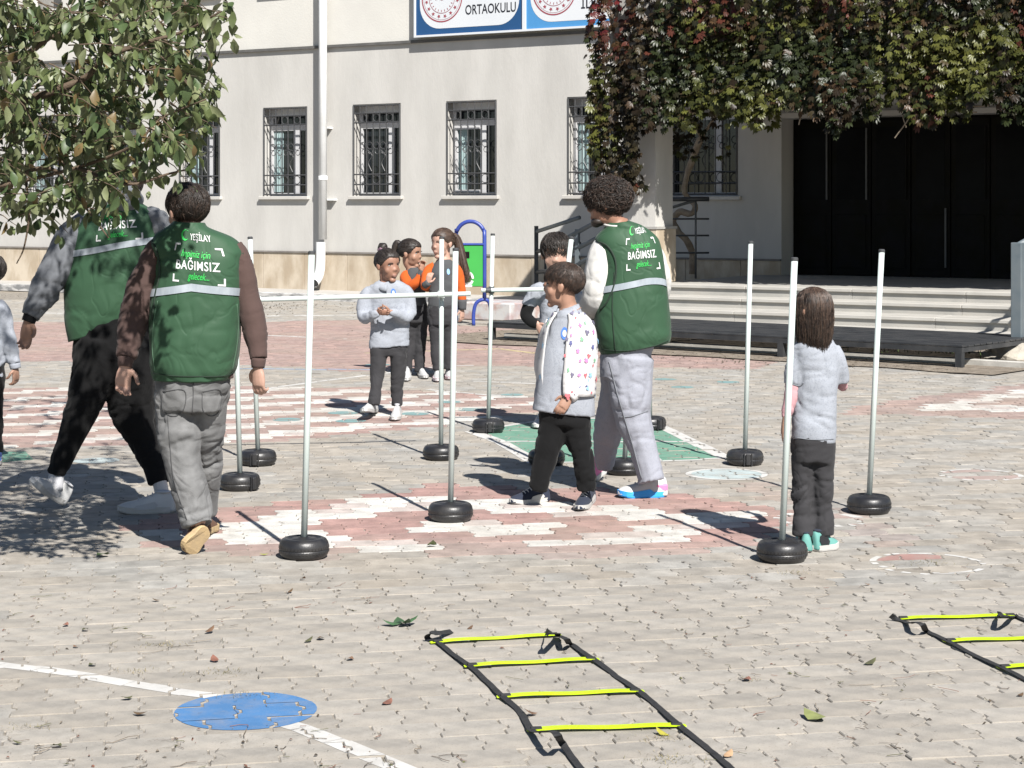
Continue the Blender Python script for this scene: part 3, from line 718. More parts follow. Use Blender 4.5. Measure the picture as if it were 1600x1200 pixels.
for p0, p1, q0, q1 in ((sa0, sa2, sz0, sz0+f), (sa0, sa2, sz0+SH-f, sz0+SH), (sa0, sa0+f, sz0+f, sz0+SH-f), (sa1-f, sa1+f, sz0+f, sz0+SH-f), (sa2-f, sa2, sz0+f, sz0+SH-f)):
    bbox(mb, p0, p1, SB+0.001, SB+0.03, q0, q1)
mb.build('frame', M_sw, sg)
def flat(mb, pts, b): mb.add([B(a, b, z) for a, z in pts], [tuple(range(len(pts)))])
def text_mesh(body, size=1.0, shear=0.0, offset=0.0, space=1.0):
    cu = bpy.data.curves.new('t', 'FONT'); cu.body = body; cu.size = size; cu.shear = shear; cu.offset = offset; cu.space_character = space; cu.resolution_u = 3
    o = bpy.data.objects.new('t', cu); C.objects.link(o)
    dg = bpy.context.evaluated_depsgraph_get(); me = bpy.data.meshes.new_from_object(o.evaluated_get(dg))
    bpy.data.objects.remove(o); bpy.data.curves.remove(cu)
    bm = bmesh.new(); bm.from_mesh(me); bmesh.ops.triangulate(bm, faces=bm.faces[:])
    V = np.array([v.co[:] for v in bm.verts]); F = [tuple(v.index for v in f.verts) for f in bm.faces]; bm.free(); bpy.data.meshes.remove(me)
    return V, F
def sign_text(body, a0, a1, z0, h, b, m, parent, off=0.012):
    V, F = text_mesh(body, 1.0, 0, off); x0, x1 = V[:, 0].min(), V[:, 0].max()
    hb = V[:, 1]; cap = 0.70
    mb = MB(); mb.add([B(a0+(x-x0)/(x1-x0)*(a1-a0), b, z0+y/cap*h) for x, y, _ in V], F); return mb.build('lettering', m, parent)
for k, (p0, p1, mm) in enumerate(((sa0+f, sa1-f, M_nb), (sa1+f, sa2-f, M_lb))):
    mb = MB(); bbox(mb, p0, p1, SB+0.001, SB+0.008, sz0+f, sz0+SH-f); pn = mb.build('panel', mm, sg)
    rr = 0.42; q0, q1, r0, r1 = p0+0.085, p1-0.07, sz0+f+0.10, sz0+SH-f-0.10
    pts = []
    for (ca, cz, s0) in ((q1-rr, r0+rr, -90), (q1-rr, r1-rr, 0), (q0+rr, r1-rr, 90), (q0+rr, r0+rr, 180)):
        pts += [(ca+rr*math.cos(R(s0+t)), cz+rr*math.sin(R(s0+t))) for t in range(0, 91, 10)]
    mb = MB(); flat(mb, pts, SB+0.011); wp = mb.build('white_field', M_sw, pn)
    ce = q0+0.47; cz = r0+0.535; Rr = 0.43
    mb = MB()
    for ra, rb in ((Rr, Rr-0.022), (Rr*0.64, Rr*0.62), (Rr*0.90, Rr*0.89)):
        n_ = 48; vs = [B(ce+r_*math.cos(2*math.pi*i/n_), SB+0.014, cz+r_*math.sin(2*math.pi*i/n_)) for r_ in (ra, rb) for i in range(n_)]
        mb.add(vs, [(i, (i+1) % n_, n_+(i+1) % n_, n_+i) for i in range(n_)])
    for i in range(16):
        t = 2*math.pi*(i+0.5)/16; c0, c1 = ce+Rr*0.77*math.cos(t), cz+Rr*0.77*math.sin(t); pts = []
        for j in range(10):
            q = 0.040 if j % 2 == 0 else 0.017; pts.append((c0+q*math.cos(t+j*math.pi/5), c1+q*math.sin(t+j*math.pi/5)))
        flat(mb, pts, SB+0.014)
    for i in range(22):                               # tiny ring lettering read as strokes
        t = 2*math.pi*i/22+0.1; r_ = Rr*0.54
        c0, c1 = ce+r_*math.cos(t), cz+r_*math.sin(t); e = (math.cos(t), math.sin(t)); n2 = (-e[1], e[0])
        flat(mb, [(c0+e[0]*p*0.018+n2[0]*q*0.006, c1+e[1]*p*0.018+n2[1]*q*0.006) for p, q in ((-1, -1), (1, -1), (1, 1), (-1, 1))], SB+0.014)
    for sgn in (-1, 1):                               # open book
        for lv in range(3):
            z_ = cz-0.05+lv*0.028
            flat(mb, [(ce, z_), (ce+sgn*0.07, z_+0.025), (ce+sgn*0.14, z_+0.01), (ce+sgn*0.14, z_+0.018), (ce+sgn*0.07, z_+0.033), (ce, z_+0.008)][::sgn], SB+0.014)
    mb.build('emblem', M_rink, pn)
    if k == 0:
        sign_text('ORTAOKULU', wa(727, SB+.014), wa(806, SB+.014), wz(727, 23, SB), 0.165, SB+0.014, M_ink, pn)
    else:
        a_ = wa(908, SB+.014); sign_text('İLKOKULU', a_, a_+1.02, wz(908, 13.5, SB), 0.165, SB+0.014, M_ink, pn)
# ------------------------------------------------------------------ vine on the canopy
def leaf_variants(): pass
M_vine = mat('creeper_leaf', (0.06, 0.09, 0.03), 0.40, attr=True, nscale=14, spec=0.26, trans=0.08, contrast=(0.3, 0.7))
M_bark = mat('vine_bark', (0.20, 0.155, 0.11), 0.9, (0.30, 0.25, 0.19), 12, bump=0.8, bscale=50)
def leaflet(n_pts, L, wd, base, d, side, nrm, fold):
    """one pointed leaflet as a folded strip; returns verts, faces"""
    vs = []; fs = []
    prof = ((0.0, 0.03), (0.20, 0.55), (0.5, 1.0), (0.80, 0.66), (1.0, 0.02))
    for t, w_ in prof:
        p = base+d*(L*t)-nrm*(0.30*L*t*t)
        vs += [p-side*(wd*w_)+nrm*(fold*wd*w_), p, p+side*(wd*w_)+nrm*(fold*wd*w_)]
    for i in range(4):
        for j in (0, 1): a = i*3+j; fs.append((a, a+1, a+4, a+3))
    return vs, fs
def palmate(S, nl=5):
    """five leaflets hanging from one point: local x right, y out, z up"""
    V = []; F = []
    angs = {5: (-56, -27, 0, 27, 56), 3: (-32, 0, 32)}[nl]
    for a in angs:
        t = R(a); d = Vector((math.sin(t), 0.45, -math.cos(t)*1.15)).normalized(); nr = Vector((0, 1, 0.25)); side = d.cross(nr).normalized(); nrm = side.cross(d).normalized()
        if nrm.y < 0: nrm = -nrm
        L = S*(1.0 if a == 0 else 0.92 if abs(a) < 50 else 0.72)
        vs, fs = leaflet(5, L, L*0.20, d*(L*.16), d, side, nrm, 0.25)
        k = len(V); V += vs; F += [tuple(i+k for i in f) for f in fs]
    return np.array([v[:] for v in V]), np.array(F)
VINE5 = palmate(1.0, 5); VINE3 = palmate(1.0, 3)
va0, va1 = wa(936, 4.15), wa(1660, 4.15)+1.6
def vine_low(a):                                  # lower edge of the curtain of leaves
    xa = (a-va0)/(va1-va0)
    px = 936+(xa*(va1-va0))/(wa(1660, 4.15)-va0)*724
    base = 2.83+0.10*math.sin(a*5.1)+0.07*math.sin(a*11.3+1)+0.04*math.sin(a*23)
    if px < 1012: return 2.10+0.12*math.sin(a*9)-0.25*math.exp(-((px-985)/22)**2)
    return base
leaves = []; STR = []
def lump(a, z): return 0.17*vnoise(np.array([[a*1.3, z*1.0, 3.3]]))[0]+0.11*vnoise(np.array([[a*3.1, z*2.2, 7.7]]))[0]
for i in range(520):                              # hanging strands: leaves one under the other
    a = random.uniform(va0, va1); low = vine_low(a)-random.uniform(-.08, .10); top = random.uniform(low+.5, 5.25); front = random.uniform(.08, .30)
    if random.random() < .55: low = random.uniform(low, max(low+.1, top-.7))
    z = top; tone_ = random.gauss(0, 1)
    while z > low:
        f = (top-z)/(top-low+.01)
        leaves.append((a+random.gauss(0, .035), 4.12+lump(a, z)+front*(.6+.4*f)+random.gauss(0, .02), z)); STR.append(tone_); z -= random.uniform(.045, .095)
while len(leaves) < 11800:
    a = random.uniform(va0-0.02, va1); low = vine_low(a)+.04
    z = random.uniform(low, 5.25)
    b = 4.10+lump(a, z)+random.uniform(-0.25, 0.10)
    if a < va0+0.12: b = random.uniform(3.6, 4.3)
    if 985 < 936+(a-va0)/(wa(1660, 4.15)-va0)*724 < 1012 and z < 2.6 and random.random() < .5: continue
    leaves.append((a, b, z)); STR.append(0.0)
for i in range(90):                               # leaves round the trunk, under the canopy
    leaves.append((wa(1075, 2.6)+random.gauss(0, 0.22), random.uniform(2.3, 3.2), random.uniform(2.35, 2.95))); STR.append(0.0)
LV = np.array(leaves)
streak = vnoise(np.stack([LV[:, 0]*2.2, LV[:, 2]*0.7, np.full(len(LV), 1.5)], 1), 5)
tone = vnoise(np.stack([LV[:, 0]*1.1, LV[:, 2]*1.4, np.full(len(LV), 4.5)], 1), 9)
fine = RNG.uniform(-1, 1, len(LV))
def vine_colour(i):
    a, b, z = leaves[i]; px = 936+(a-va0)/(wa(1660, 4.15)-va0)*724
    left = max(0, min(1, (1130-px)/200))
    s = 0.75*streak[i]+0.28*fine[i]+0.13*STR[i]+0.02*left+(0.18*max(0, min(1, (z-3.7)/.6)))
    if s > 0.74: c = (0.135, 0.020, 0.020)
    elif s > 0.52: c = (0.11, 0.035, 0.022)
    elif s > 0.36: c = (0.085, 0.050, 0.024)
    elif tone[i]+0.3*fine[i]+.1*STR[i] > 0.26: c = (0.120, 0.125, 0.030)
    elif tone[i]+0.3*fine[i] > -0.05: c = (0.066, 0.074, 0.020)
    else: c = (0.034, 0.044, 0.016) if left < .5 else (0.042, 0.034, 0.018)
    if s <= .36 and random.random() < .10+.4*left+.25*max(0, min(1, (z-3.6)/.6)): c = random.choice(((.050, .034, .018), (.036, .034, .016), (.060, .045, .020)))
    k = random.uniform(0.42, 0.88); return tuple(q*k for q in c)
vine = thing('creeper_vine', B(wa(1075, 2.6), 2.6, ZF), 'curtain of green and red creeper leaves hanging over the entrance canopy', 'vine')
order = sorted(range(len(leaves)), key=lambda i: -(leaves[i][1])+0.0*i+ (0 if 1.9 < leaves[i][2] < 4.4 else 5))
top300 = set(order[:300])
VV = []; VF = []; VC = []; nvv = 0
shared = {}
for i, (a, b, z) in enumerate(leaves):
    S = random.uniform(0.065, 0.118); nl = 5 if random.random() < .8 else 3
    yaw = random.gauss(0, 0.5); pit = random.gauss(0.30, 0.45); rol = random.gauss(0, 0.35)
    Mx = Matrix((UA, NB, ZZ)).transposed().to_4x4() @ Matrix.Rotation(yaw, 4, 'Z') @ Matrix.Rotation(pit, 4, 'X') @ Matrix.Rotation(rol, 4, 'Y')
    col = vine_colour(i)
    if i in top300:
        key = (nl, tuple(round(c*40) for c in col))
        if key not in shared:
            V, F = VINE5 if nl == 5 else VINE3
            me = mesh_np(V, F, 'leaf'); face_cols(me, np.tile(np.array(col), (len(F), 1))); me.materials.append(M_vine); me.shade_smooth(); shared[key] = me
        o = bpy.data.objects.new('leaf', shared[key]); C.objects.link(o); o.parent = vine
        o.matrix_local = Matrix.Translation(B(a, b, z)-ORG[vine.name]) @ Mx @ Matrix.Scale(S, 4)
    else:
        V, F = VINE5 if nl == 5 else VINE3
        W = (V*S) @ np.array(Mx.to_3x3()).T + np.array(B(a, b, z)[:])
        VV.append(W); VF.append(F+nvv); VC.append(np.tile(np.array(col), (len(F), 1))); nvv += len(W)
me = mesh_np(np.vstack(VV), np.vstack(VF), 'leaves'); face_cols(me, np.vstack(VC))
link_mesh('leaves', me, M_vine, vine, smooth=True, kind='stuff')
mb = MB()
for i in range(140):                              # the mat of stems behind the leaves
    a = random.uniform(va0, va1); z1 = random.uniform(3.2, 5.2); low = vine_low(a)
    zz = [z1, z1-0.4, z1-0.8, z1-1.2]; zz = [max(q, low+0.05) for q in zz]
    pts = [B(a+random.gauss(0, .08), 3.98+random.uniform(-.05, .12), q-0.001*k) for k, q in enumerate(zz)]
    tube(mb, pts, random.uniform(0.006, 0.014), 5)
for px_, y0, y1, dx in ((1432, 150, 215, -32), (1258, 150, 195, -8), (1412, 165, 200, 6)):
    a = wa(px_, 4.3); pts = [B(wa(px_, 4.3), 4.3, wz(px_, y0, 4.3)), B(wa(px_+dx*.25, 4.3), 4.36, wz(px_, (y0+y1)/2, 4.3)), B(wa(px_+dx, 4.3), 4.34, wz(px_, y1, 4.3))]
    tube(mb, spline([p[:] for p in pts], 4), 0.008, 5)
mb.build('stems', M_bark, vine, kind='stuff')
mb = MB(); dT = 29.2
tube(mb, [at(1083, 428, dT), at(1082, 400, dT), at(1076, 380, dT-.1), at(1058, 360, dT-.1), at(1052, 345, dT), at(1062, 331, dT), at(1080, 333, dT-.1), at(1086, 322, dT-.1), at(1078, 312, dT), at(1070, 300, dT), at(1072, 280, dT), at(1082, 250, dT), at(1092, 222, dT-.1), at(1096, 210, dT-.1), at(1084, 200, dT-.2), at(1078, 180, dT-.3), at(1080, 165, dT-.4)],
     [.06, .055, .055, .05, .05, .05, .05, .045, .04, .04, .042, .048, .055, .05, .03, .025, .02], 9, sub=4)
tube(mb, [at(1092, 218, dT), at(1112, 190, dT-.1), at(1128, 165, dT-.3)], [.03, .022, .015], 7, sub=3)
V = np.array(mb.v); V += 0.012*np.stack([vnoise(V*9, 1), vnoise(V*9, 2), vnoise(V*9, 3)], 1); mb.v = [tuple(p) for p in V]
mb.build('trunk', M_bark, vine, smooth=True)

# ------------------------------------------------------------------ slalom poles
M_rub = mat('black_moulded_plastic', (0.014, 0.014, 0.016), 0.38, (0.02, 0.02, 0.022), 9, bump=0.12, bscale=160, dirt=((0.16, 0.145, 0.125), 9, 0.16))
M_pole = mat('mint_white_plastic', (0.56, 0.625, 0.60), 0.42, (0.52, 0.58, 0.555), 3, stretch=(1, 1, 0.3), dirt=((0.42, 0.43, 0.40), 7, 0.25))
M_cap = mat('dark_cap', (0.05, 0.052, 0.055), 0.6)
def tyre_mesh():
    mb = MB(); r = 0.118
    lathe(mb, [(0.0, 0.0), (0.085, 0.0), (0.100, 0.004), (0.111, 0.016), (0.116, 0.030), (0.1165, 0.040), (0.1145, 0.0415), (0.1145, 0.0445), (0.1168, 0.046), (0.1165, 0.060), (0.112, 0.076), (0.104, 0.087), (0.092, 0.093), (0.082, 0.0935), (0.077, 0.089), (0.062, 0.087), (0.057, 0.091), (0.030, 0.092), (0.024, 0.098), (0.019, 0.098), (0.018, 0.080), (0.0, 0.080)], 44)
    for i in range(44):
        a = 2*math.pi*(i+.5)/44
        for z, h in ((0.034, 0.010), (0.052, 0.010)):
            c = Vector((0.1165*math.cos(a), 0.1165*math.sin(a), z)); box(mb, c, (0.003, 0.010, h), (math.cos(a), math.sin(a), 0), (-math.sin(a), math.cos(a), 0))
    return mb.mesh('tyre_base')
TY = tyre_mesh(); TY.materials.append(M_rub)
for p in TY.polygons: p.use_smooth = len(p.vertices) == 4 and p.index < 44*21
PLEN_ = 1.345
_m = MB(); lathe(_m, [(0.0152, 0.0), (0.0152, PLEN_-0.012), (0.0148, PLEN_-0.012)], 16); PM = _m.mesh('pole'); PM.materials.append(M_pole)
for p in PM.polygons: p.use_smooth = len(p.vertices) == 4
_m = MB(); lathe(_m, [(0.0165, 0), (0.0168, 0.012), (0.012, 0.016), (0.0, 0.016)], 16); CM = _m.mesh('cap'); CM.materials.append(M_cap)
_m = MB(); box(_m, (0, -0.119, 0.046), (0.030, 0.016, 0.070), bev=0.004); box(_m, (-0.024, -0.117, 0.046), (0.008, 0.010, 0.078)); box(_m, (0.024, -0.117, 0.046), (0.008, 0.010, 0.078)); SM = _m.mesh('slot'); SM.materials.append(M_rub)
POLES = {}
first_pole = None
def slalom(key, x, y, xt, yt, label, slot=None):
    """base centre at ground pixel (x, y); the pole's tip seen at (xt, yt)"""
    global first_pole
    g = gp(x, y)
    rt = bpy.data.objects.new('slalom_pole', None); C.objects.link(rt); rt.location = g; rt.empty_display_size = .2; ORG[rt.name] = g.copy()
    tag(rt, label, 'slalom pole', 'white poles standing in black tyre bases')
    b = bpy.data.objects.new('tyre_base', TY); C.objects.link(b); b.parent = rt; b.rotation_euler = (0, 0, random.uniform(0, 6))
    if slot is not None:
        s = bpy.data.objects.new('slot', SM); C.objects.link(s); s.parent = b; s.rotation_euler = (0, 0, slot-b.rotation_euler.z)
    foot = g+ZZ*0.081
    tip = at(xt, yt, g.y); d = (tip-foot); L = d.length
    d.y += random.uniform(-0.01, 0.01)
    q = d.to_track_quat('Z', 'Y').to_euler()
    p = bpy.data.objects.new('pole', PM); C.objects.link(p); p.parent = rt; p.location = (0, 0, 0.081); p.rotation_euler = q; p.scale = (1, 1, L/PLEN_)
    c = bpy.data.objects.new('cap', CM); C.objects.link(c); c.parent = p; c.location = (0, 0, PLEN_-0.010)
    POLES[key] = (foot, tip)
slalom('p1', 475, 871, 487, 394, 'slalom pole with its big tyre base nearest the man in grey jeans, front left', None)
slalom('p2', 704, 813, 712, 389, 'slalom pole on the white painted zigzag left of the boy in the print cardigan', None)
slalom('p3', 1222, 876, 1242, 404, 'slalom pole directly in front of the girl with teal shoes', None)
slalom('p4', 1358, 801, 1378, 391, 'slalom pole standing alone at the far right', None)
slalom('p5', 1164, 726, 1173, 378, 'slalom pole just behind the pale blue painted disc', 0.05)
slalom('p6', 689, 718, 690, 371, 'slalom pole at the right end of the left-hand crossbar', None)
slalom('p7', 763, 675, 770, 366, 'slalom pole at the corner of the green court, left end of the far crossbar', 0.1)
slalom('p8', 375, 765, 365, 378, 'slalom pole mostly hidden behind the man in the brown sweatshirt', 0.9)
slalom('p9', 403, 726, 391, 371, 'slalom pole at the left end of the left-hand crossbar', -0.05)
slalom('p10', 854, 726, 893, 371, 'leaning slalom pole hidden behind the boy in the print cardigan', None)
slalom('p11', 976, 741, 992, 384, 'slalom pole hidden behind the curly-haired man, its base by his shoes', None)
slalom('p12', 1016, 671, 1012, 372, 'slalom pole behind the curly-haired man on the far court edge', 0.6)
def crossbar(x0, y0, x1, y1, d0, d1, k0, k1, label):
    a, b = at(x0, y0, d0), at(x1, y1, d1); t = thing('crossbar', ((a+b)/2), label, 'crossbar', 'white bars clipped across slalom poles')
    mb = MB(); tube(mb, [a, b], 0.0155, 14); mb.build('bar', M_pole, t, smooth=False)
    for k in (k0, k1):
        f, tp = POLES[k]; dr = (b-a).normalized()
        s = (f.x-a.x)/(b.x-a.x); p = a+(b-a)*s; zz = (p.z-f.z)/(tp.z-f.z); c = f+(tp-f)*zz
        mb = MB(); tube(mb, [c-ZZ*0.025, c+ZZ*0.025], 0.021, 12); tube(mb, [p-dr*0.02, p+dr*0.02], 0.020, 12); mb.build('clip', M_cap if k in ('p7', 'p12') else M_pole, t)
dA = POLES['p9'][0].y; dBb = POLES['p6'][0].y
crossbar(372, 469, 735, 459, dA-0.035, dBb-0.035, 'p9', 'p6', 'white crossbar at chest height before the girl in the grey polo')
dA = POLES['p7'][0].y; dBb = POLES['p12'][0].y
crossbar(752, 453.5, 1034, 449, dA-0.035, dBb-0.035, 'p7', 'p12', 'white crossbar running behind the two boys')

# ------------------------------------------------------------------ agility ladders on the ground
M_strap = mat('black_webbing', (0.012, 0.012, 0.013), 0.8, (0.02, 0.02, 0.021), 40, bump=0.5, bscale=300, bdist=0.002)
M_rung = mat('neon_yellow_plastic', (0.50, 0.68, 0.004), 0.42, (0.45, 0.62, 0.004), 6)
def rung(parent, l, r):
    a, b = gp(*l, 0.007), gp(*r, 0.007); X = (b-a).normalized(); Y = Vector((-X.y, X.x, 0)); L = (b-a).length
    mb = MB(); n_ = 12; vs = []
    for i in range(n_+1):
        t = i/n_; p = a+(b-a)*t+ZZ*(0.006*math.sin(t*math.pi)+0.003*math.sin(t*9)); wd = 0.019*(0.55 if i in (0, n_) else 1)
        for q, h in ((-1, -.001), (1, -.001), (1, .0015), (-1, .0015)): vs.append(p+Y*q*wd+ZZ*h)
    fs = [(i*4+j, i*4+(j+1) % 4, i*4+4+(j+1) % 4, i*4+4+j) for i in range(n_) for j in range(4)]+[(3, 2, 1, 0), tuple(range(n_*4, n_*4+4))]
    mb.add(vs, fs); ro = mb.build('rung', M_rung, parent)
    for p in (a+X*0.03, b-X*0.03):
        mb = MB(); box(mb, p+ZZ*0.006, (0.036, 0.020, 0.007), X, Y, ZZ, 0.002); mb.build('strap_slot', M_strap, ro)
def strap(parent, pts):
    """pts: (x, y, height, width dir) ground pixels"""
    rows = []
    for x, y, z, wd in pts: rows.append((gp(x, y, z), Vector(wd)))
    mb = MB(); ribbon(mb, rows, 0.024, 0.002, 6); V = np.array(mb.v); mb.v = [tuple(p) for p in V+np.stack([0.002*vnoise(V*20, 1), 0.002*vnoise(V*20, 2), 0.0015*np.abs(vnoise(V*14, 3))], 1)]
    mb.build('strap', M_strap, parent)
Wx = (1, 0.1, 0); Wy = (0.1, 1, 0)
la = thing('agility_ladder', gp(880, 1070), 'agility ladder with four yellow rungs in view at bottom centre', 'agility ladder', 'yellow-runged agility ladders on the paving')
for l, r in (((672, 1004), (876, 992)), ((725, 1041), (936, 1030)), ((776, 1089), (1006, 1080)), ((823, 1141), (1072, 1134)), ((925, 1222), (1175, 1216))): rung(la, l, r)
strap(la, [(706, 987, 0.0066, Wy), (690, 989, 0.0240, Wy), (672, 990, .035, (0.6, .8, 0)), (668, 997, 0.0110, Wx), (684, 1003, 0.0099, Wx), (707, 1022, 0.0055, Wx), (735, 1041, 0.0099, Wx), (762, 1066, 0.0050, Wx), (786, 1089, 0.0099, Wx), (812, 1112, 0.0055, Wx), (828, 1138, 0.0105, Wx), (838, 1144, 0.0240, Wx), (852, 1142, 0.0600, Wx), (866, 1144, 0.0800, Wx), (873, 1152, 0.0720, Wx), (878, 1160, 0.0240, Wx), (890, 1178, 0.0055, Wx), (912, 1206, 0.0055, Wx)])
strap(la, [(853, 986, 0.0066, Wy), (857, 990, 0.0640, Wy), (862, 990, 0.0920, Wx), (871, 990, 0.0400, Wx), (872, 993, 0.0110, Wx), (880, 996, 0.0400, Wx), (886, 1000, 0.0480, Wx), (890, 1006, 0.0110, Wx), (895, 1008, 0.0055, Wx), (918, 1024, 0.0099, Wx), (930, 1031, 0.0099, Wx), (962, 1056, 0.0050, Wx), (998, 1080, 0.0099, Wx), (1030, 1106, 0.0050, Wx), (1062, 1134, 0.0099, Wx), (1100, 1165, 0.0050, Wx), (1140, 1198, 0.0077, Wx), (1160, 1215, 0.0055, Wx)])
lb = thing('agility_ladder', gp(1540, 1000), 'agility ladder cut off by the right edge of the view', 'agility ladder', 'yellow-runged agility ladders on the paving')
for l, r in (((1400, 967), (1590, 962)), ((1474, 1002), (1668, 996)), ((1558, 1043), (1750, 1036)), ((1640, 1090), (1840, 1080))): rung(lb, l, r)
strap(lb, [(1392, 962, 0.0240, Wx), (1400, 967, 0.0099, Wx), (1414, 972, 0.0055, Wx), (1422, 974, 0.0240, Wx), (1430, 972, 0.0480, Wx), (1441, 976, 0.0520, Wx), (1446, 984, 0.0240, Wx), (1448, 986, 0.0066, Wx), (1465, 994, 0.0066, Wx), (1482, 1002, 0.0110, Wx), (1515, 1020, 0.0055, Wx), (1550, 1036, 0.0066, Wx), (1568, 1044, 0.0110, Wx), (1610, 1066, 0.0055, Wx), (1660, 1096, 0.0055, Wx)])
strap(lb, [(1560, 960, 0.0066, Wy), (1566, 962, 0.0560, Wx), (1573, 963, 0.0680, Wx), (1580, 964, 0.0400, Wx), (1584, 963, 0.0099, Wx), (1600, 968, 0.0066, Wx), (1660, 996, 0.0099, Wx), (1740, 1036, 0.0099, Wx)])

# ------------------------------------------------------------------ the tree whose branches hang in at the upper left
M_leaf = mat('ash_leaf', (0.07, 0.1, 0.035), 0.45, attr=True, nscale=25, spec=0.4, trans=0.22, contrast=(0.3, 0.7))
M_twig = mat('twig_bark', (0.075, 0.05, 0.032), 0.85, (0.12, 0.085, 0.055), 20, bump=0.5, bscale=80)
tr = thing('leafy_tree', (-4.3, 7.6, 0), 'leafy tree whose drooping branches hang into the upper left of the view', 'tree')
mb = MB(); tube(mb, [(-4.3, 7.6, -0.05), (-4.28, 7.6, 0.8), (-4.2, 7.55, 1.6), (-4.05, 7.5, 2.3), (-3.8, 7.5, 3.1), (-3.6, 7.45, 4.0)], [.17, .14, .12, .11, .08, .05], 12, sub=3); mb.build('trunk', M_twig, tr, smooth=True)
def lf():
    V, F = leaflet(5, 1.0, 0.27, Vector((0, 0, 0)), Vector((0, 0, -1)), Vector((1, 0, 0)), Vector((0, -1, 0)), 0.35)
    return np.array([v[:] for v in V]), np.array(F)
LF_V, LF_F = lf()
mb = MB(); boughs = []
def bough(pts, r0, r1, n=8):
    P = spline([p[:] for p in pts], 5); rr = np.linspace(r0, r1, len(P)); m_ = MB(); tube(m_, P, rr, n); boughs.append(P); m_.build('branch', M_twig, tr, smooth=True)
bough([(-4.2, 7.55, 1.7), at(-300, 330, 8.10), at(0, 175, 7.90), at(80, 144, 7.80), at(135, 120, 7.80), at(165, 90, 7.70), at(230, 66, 7.70), at(290, 48, 7.70), at(345, 18, 7.60)], .022, .004)
bough([(-4.05, 7.5, 2.3), at(-250, 160, 8.00), at(0, 102, 7.70), at(75, 60, 7.60), at(130, 25, 7.60), at(200, -30, 7.50)], .02, .006)
bough([(-4.2, 7.55, 1.7), at(-260, 350, 7.9), at(-40, 300, 7.7), at(120, 262, 7.7), at(210, 226, 7.6), at(250, 186, 7.6), at(322, 155, 7.5)], .011, .003)
bough([(-4.2, 7.55, 1.75), at(-200, 380, 7.90), at(-20, 300, 7.80), at(75, 262, 7.80), at(130, 320, 7.70), at(170, 372, 7.70)], .015, .003)
bough([at(120, 262, 7.7), at(200, 288, 7.6), at(262, 272, 7.6), at(305, 262, 7.6)], .009, .003, 6)
bough([at(40, 280, 7.80), at(46, 330, 7.70), at(38, 385, 7.70), at(26, 412, 7.70)], .006, .0025, 5)
bough([(-3.8, 7.5, 3.1), (-3.0, 7.6, 3.5), (-2.2, 7.6, 3.4), (-1.5, 7.6, 3.0)], .05, .008)
bough([(-3.8, 7.5, 3.0), (-3.0, 8.3, 3.4), (-2.2, 8.8, 3.3), (-1.6, 9.0, 2.9)], .05, .008)
bough([(-3.6, 7.45, 4.0), (-2.8, 7.0, 4.3), (-2.0, 6.9, 4.2)], .04, .008)
TREEPOLY = [(-60, -20), (372, -20), (356, 12), (372, 46), (330, 60), (318, 92), (346, 112), (352, 150), (345, 178), (322, 200), (318, 238), (296, 256), (246, 270), (222, 318), (180, 332), (150, 318), (124, 345), (96, 332), (70, 300), (58, 352), (24, 312), (12, 325), (-60, 340)]
tw = []                                            # twig polylines (world)
def twig(p, dirv, L, n=5):
    pts = [Vector(p)]; d = Vector(dirv).normalized()
    for i in range(n):
        d = (d+Vector((random.gauss(0, .18), random.gauss(0, .18), random.gauss(-0.10, .14)))).normalized(); pts.append(pts[-1]+d*L/n)
    return pts
cnt = 0
while cnt < 255:
    x, y = random.uniform(-70, 372), random.uniform(-25, 372)
    if not in_poly((x, y), TREEPOLY): continue
    gap = vnoise(np.array([[x/52, y/52, 2.2]]), 21)[0]
    if gap < -0.22 and x > 40: continue
    d = random.uniform(7.3, 8.75); p = at(x, y, d); L = random.uniform(0.16, 0.34)
    dr = Vector((random.uniform(0.3, 1), random.gauss(0, .4), random.uniform(-0.5, 0.6))).normalized()
    pts = twig(p-dr*L*0.6, dr, L)
    q = to_px(pts[-1])
    if not in_poly((q[0], q[1]+14), TREEPOLY) and random.random() < 0.93: continue
    tw.append(pts); cnt += 1
for (x, y) in ((360, 8), (350, 30), (366, 44), (340, 22), (330, 5), (345, 50), (338, 110), (345, 128), (330, 140), (348, 165), (335, 180), (318, 205), (310, 235), (298, 262), (352, 178), (320, 70), (120, 338), (58, 345), (262, 268), (25, 312), (200, 300), (185, 315), (165, 305), (205, 285), (150, 310), (178, 295), (195, 312)):
    d = random.uniform(7.4, 8.4); p = at(x, y, d); dr = Vector((.7, random.gauss(0, .3), random.uniform(-.7, .2))).normalized(); tw.append(twig(p-dr*.2, dr, .22))
for i in range(250):                               # crown above and left of the frame, which throws the dappled shade
    x, y, z = random.uniform(-3.8, -0.95), random.uniform(7.3, 9.6), random.uniform(2.75, 4.4)
    if y > 9.0 and z < 3.1: continue
    q = to_px((x, y, z)); 
    if q[0] > 300 and q[1] > -60: continue
    if vnoise(np.array([[x*1.5, y*1.5, z*1.5]]), 31)[0] < -0.28: continue
    tw.append(twig((x, y, z), (random.uniform(-.4, 1), random.gauss(0, .6), random.uniform(-.5, .5)), random.uniform(.2, .4)))
for i in range(380):
    x, y, z = random.uniform(-4.7, -1.85), random.uniform(9.0, 12.6), random.uniform(3.4, 4.7)
    q = to_px((x, y, z)); 
    if q[1] > -70: continue
    if vnoise(np.array([[x*1.5, y*1.5, z*1.5]]), 31)[0] < -0.12: continue
    tw.append(twig((x, y, z), (random.uniform(-.4, 1), random.gauss(0, .6), random.uniform(-.5, .5)), random.uniform(.2, .4)))
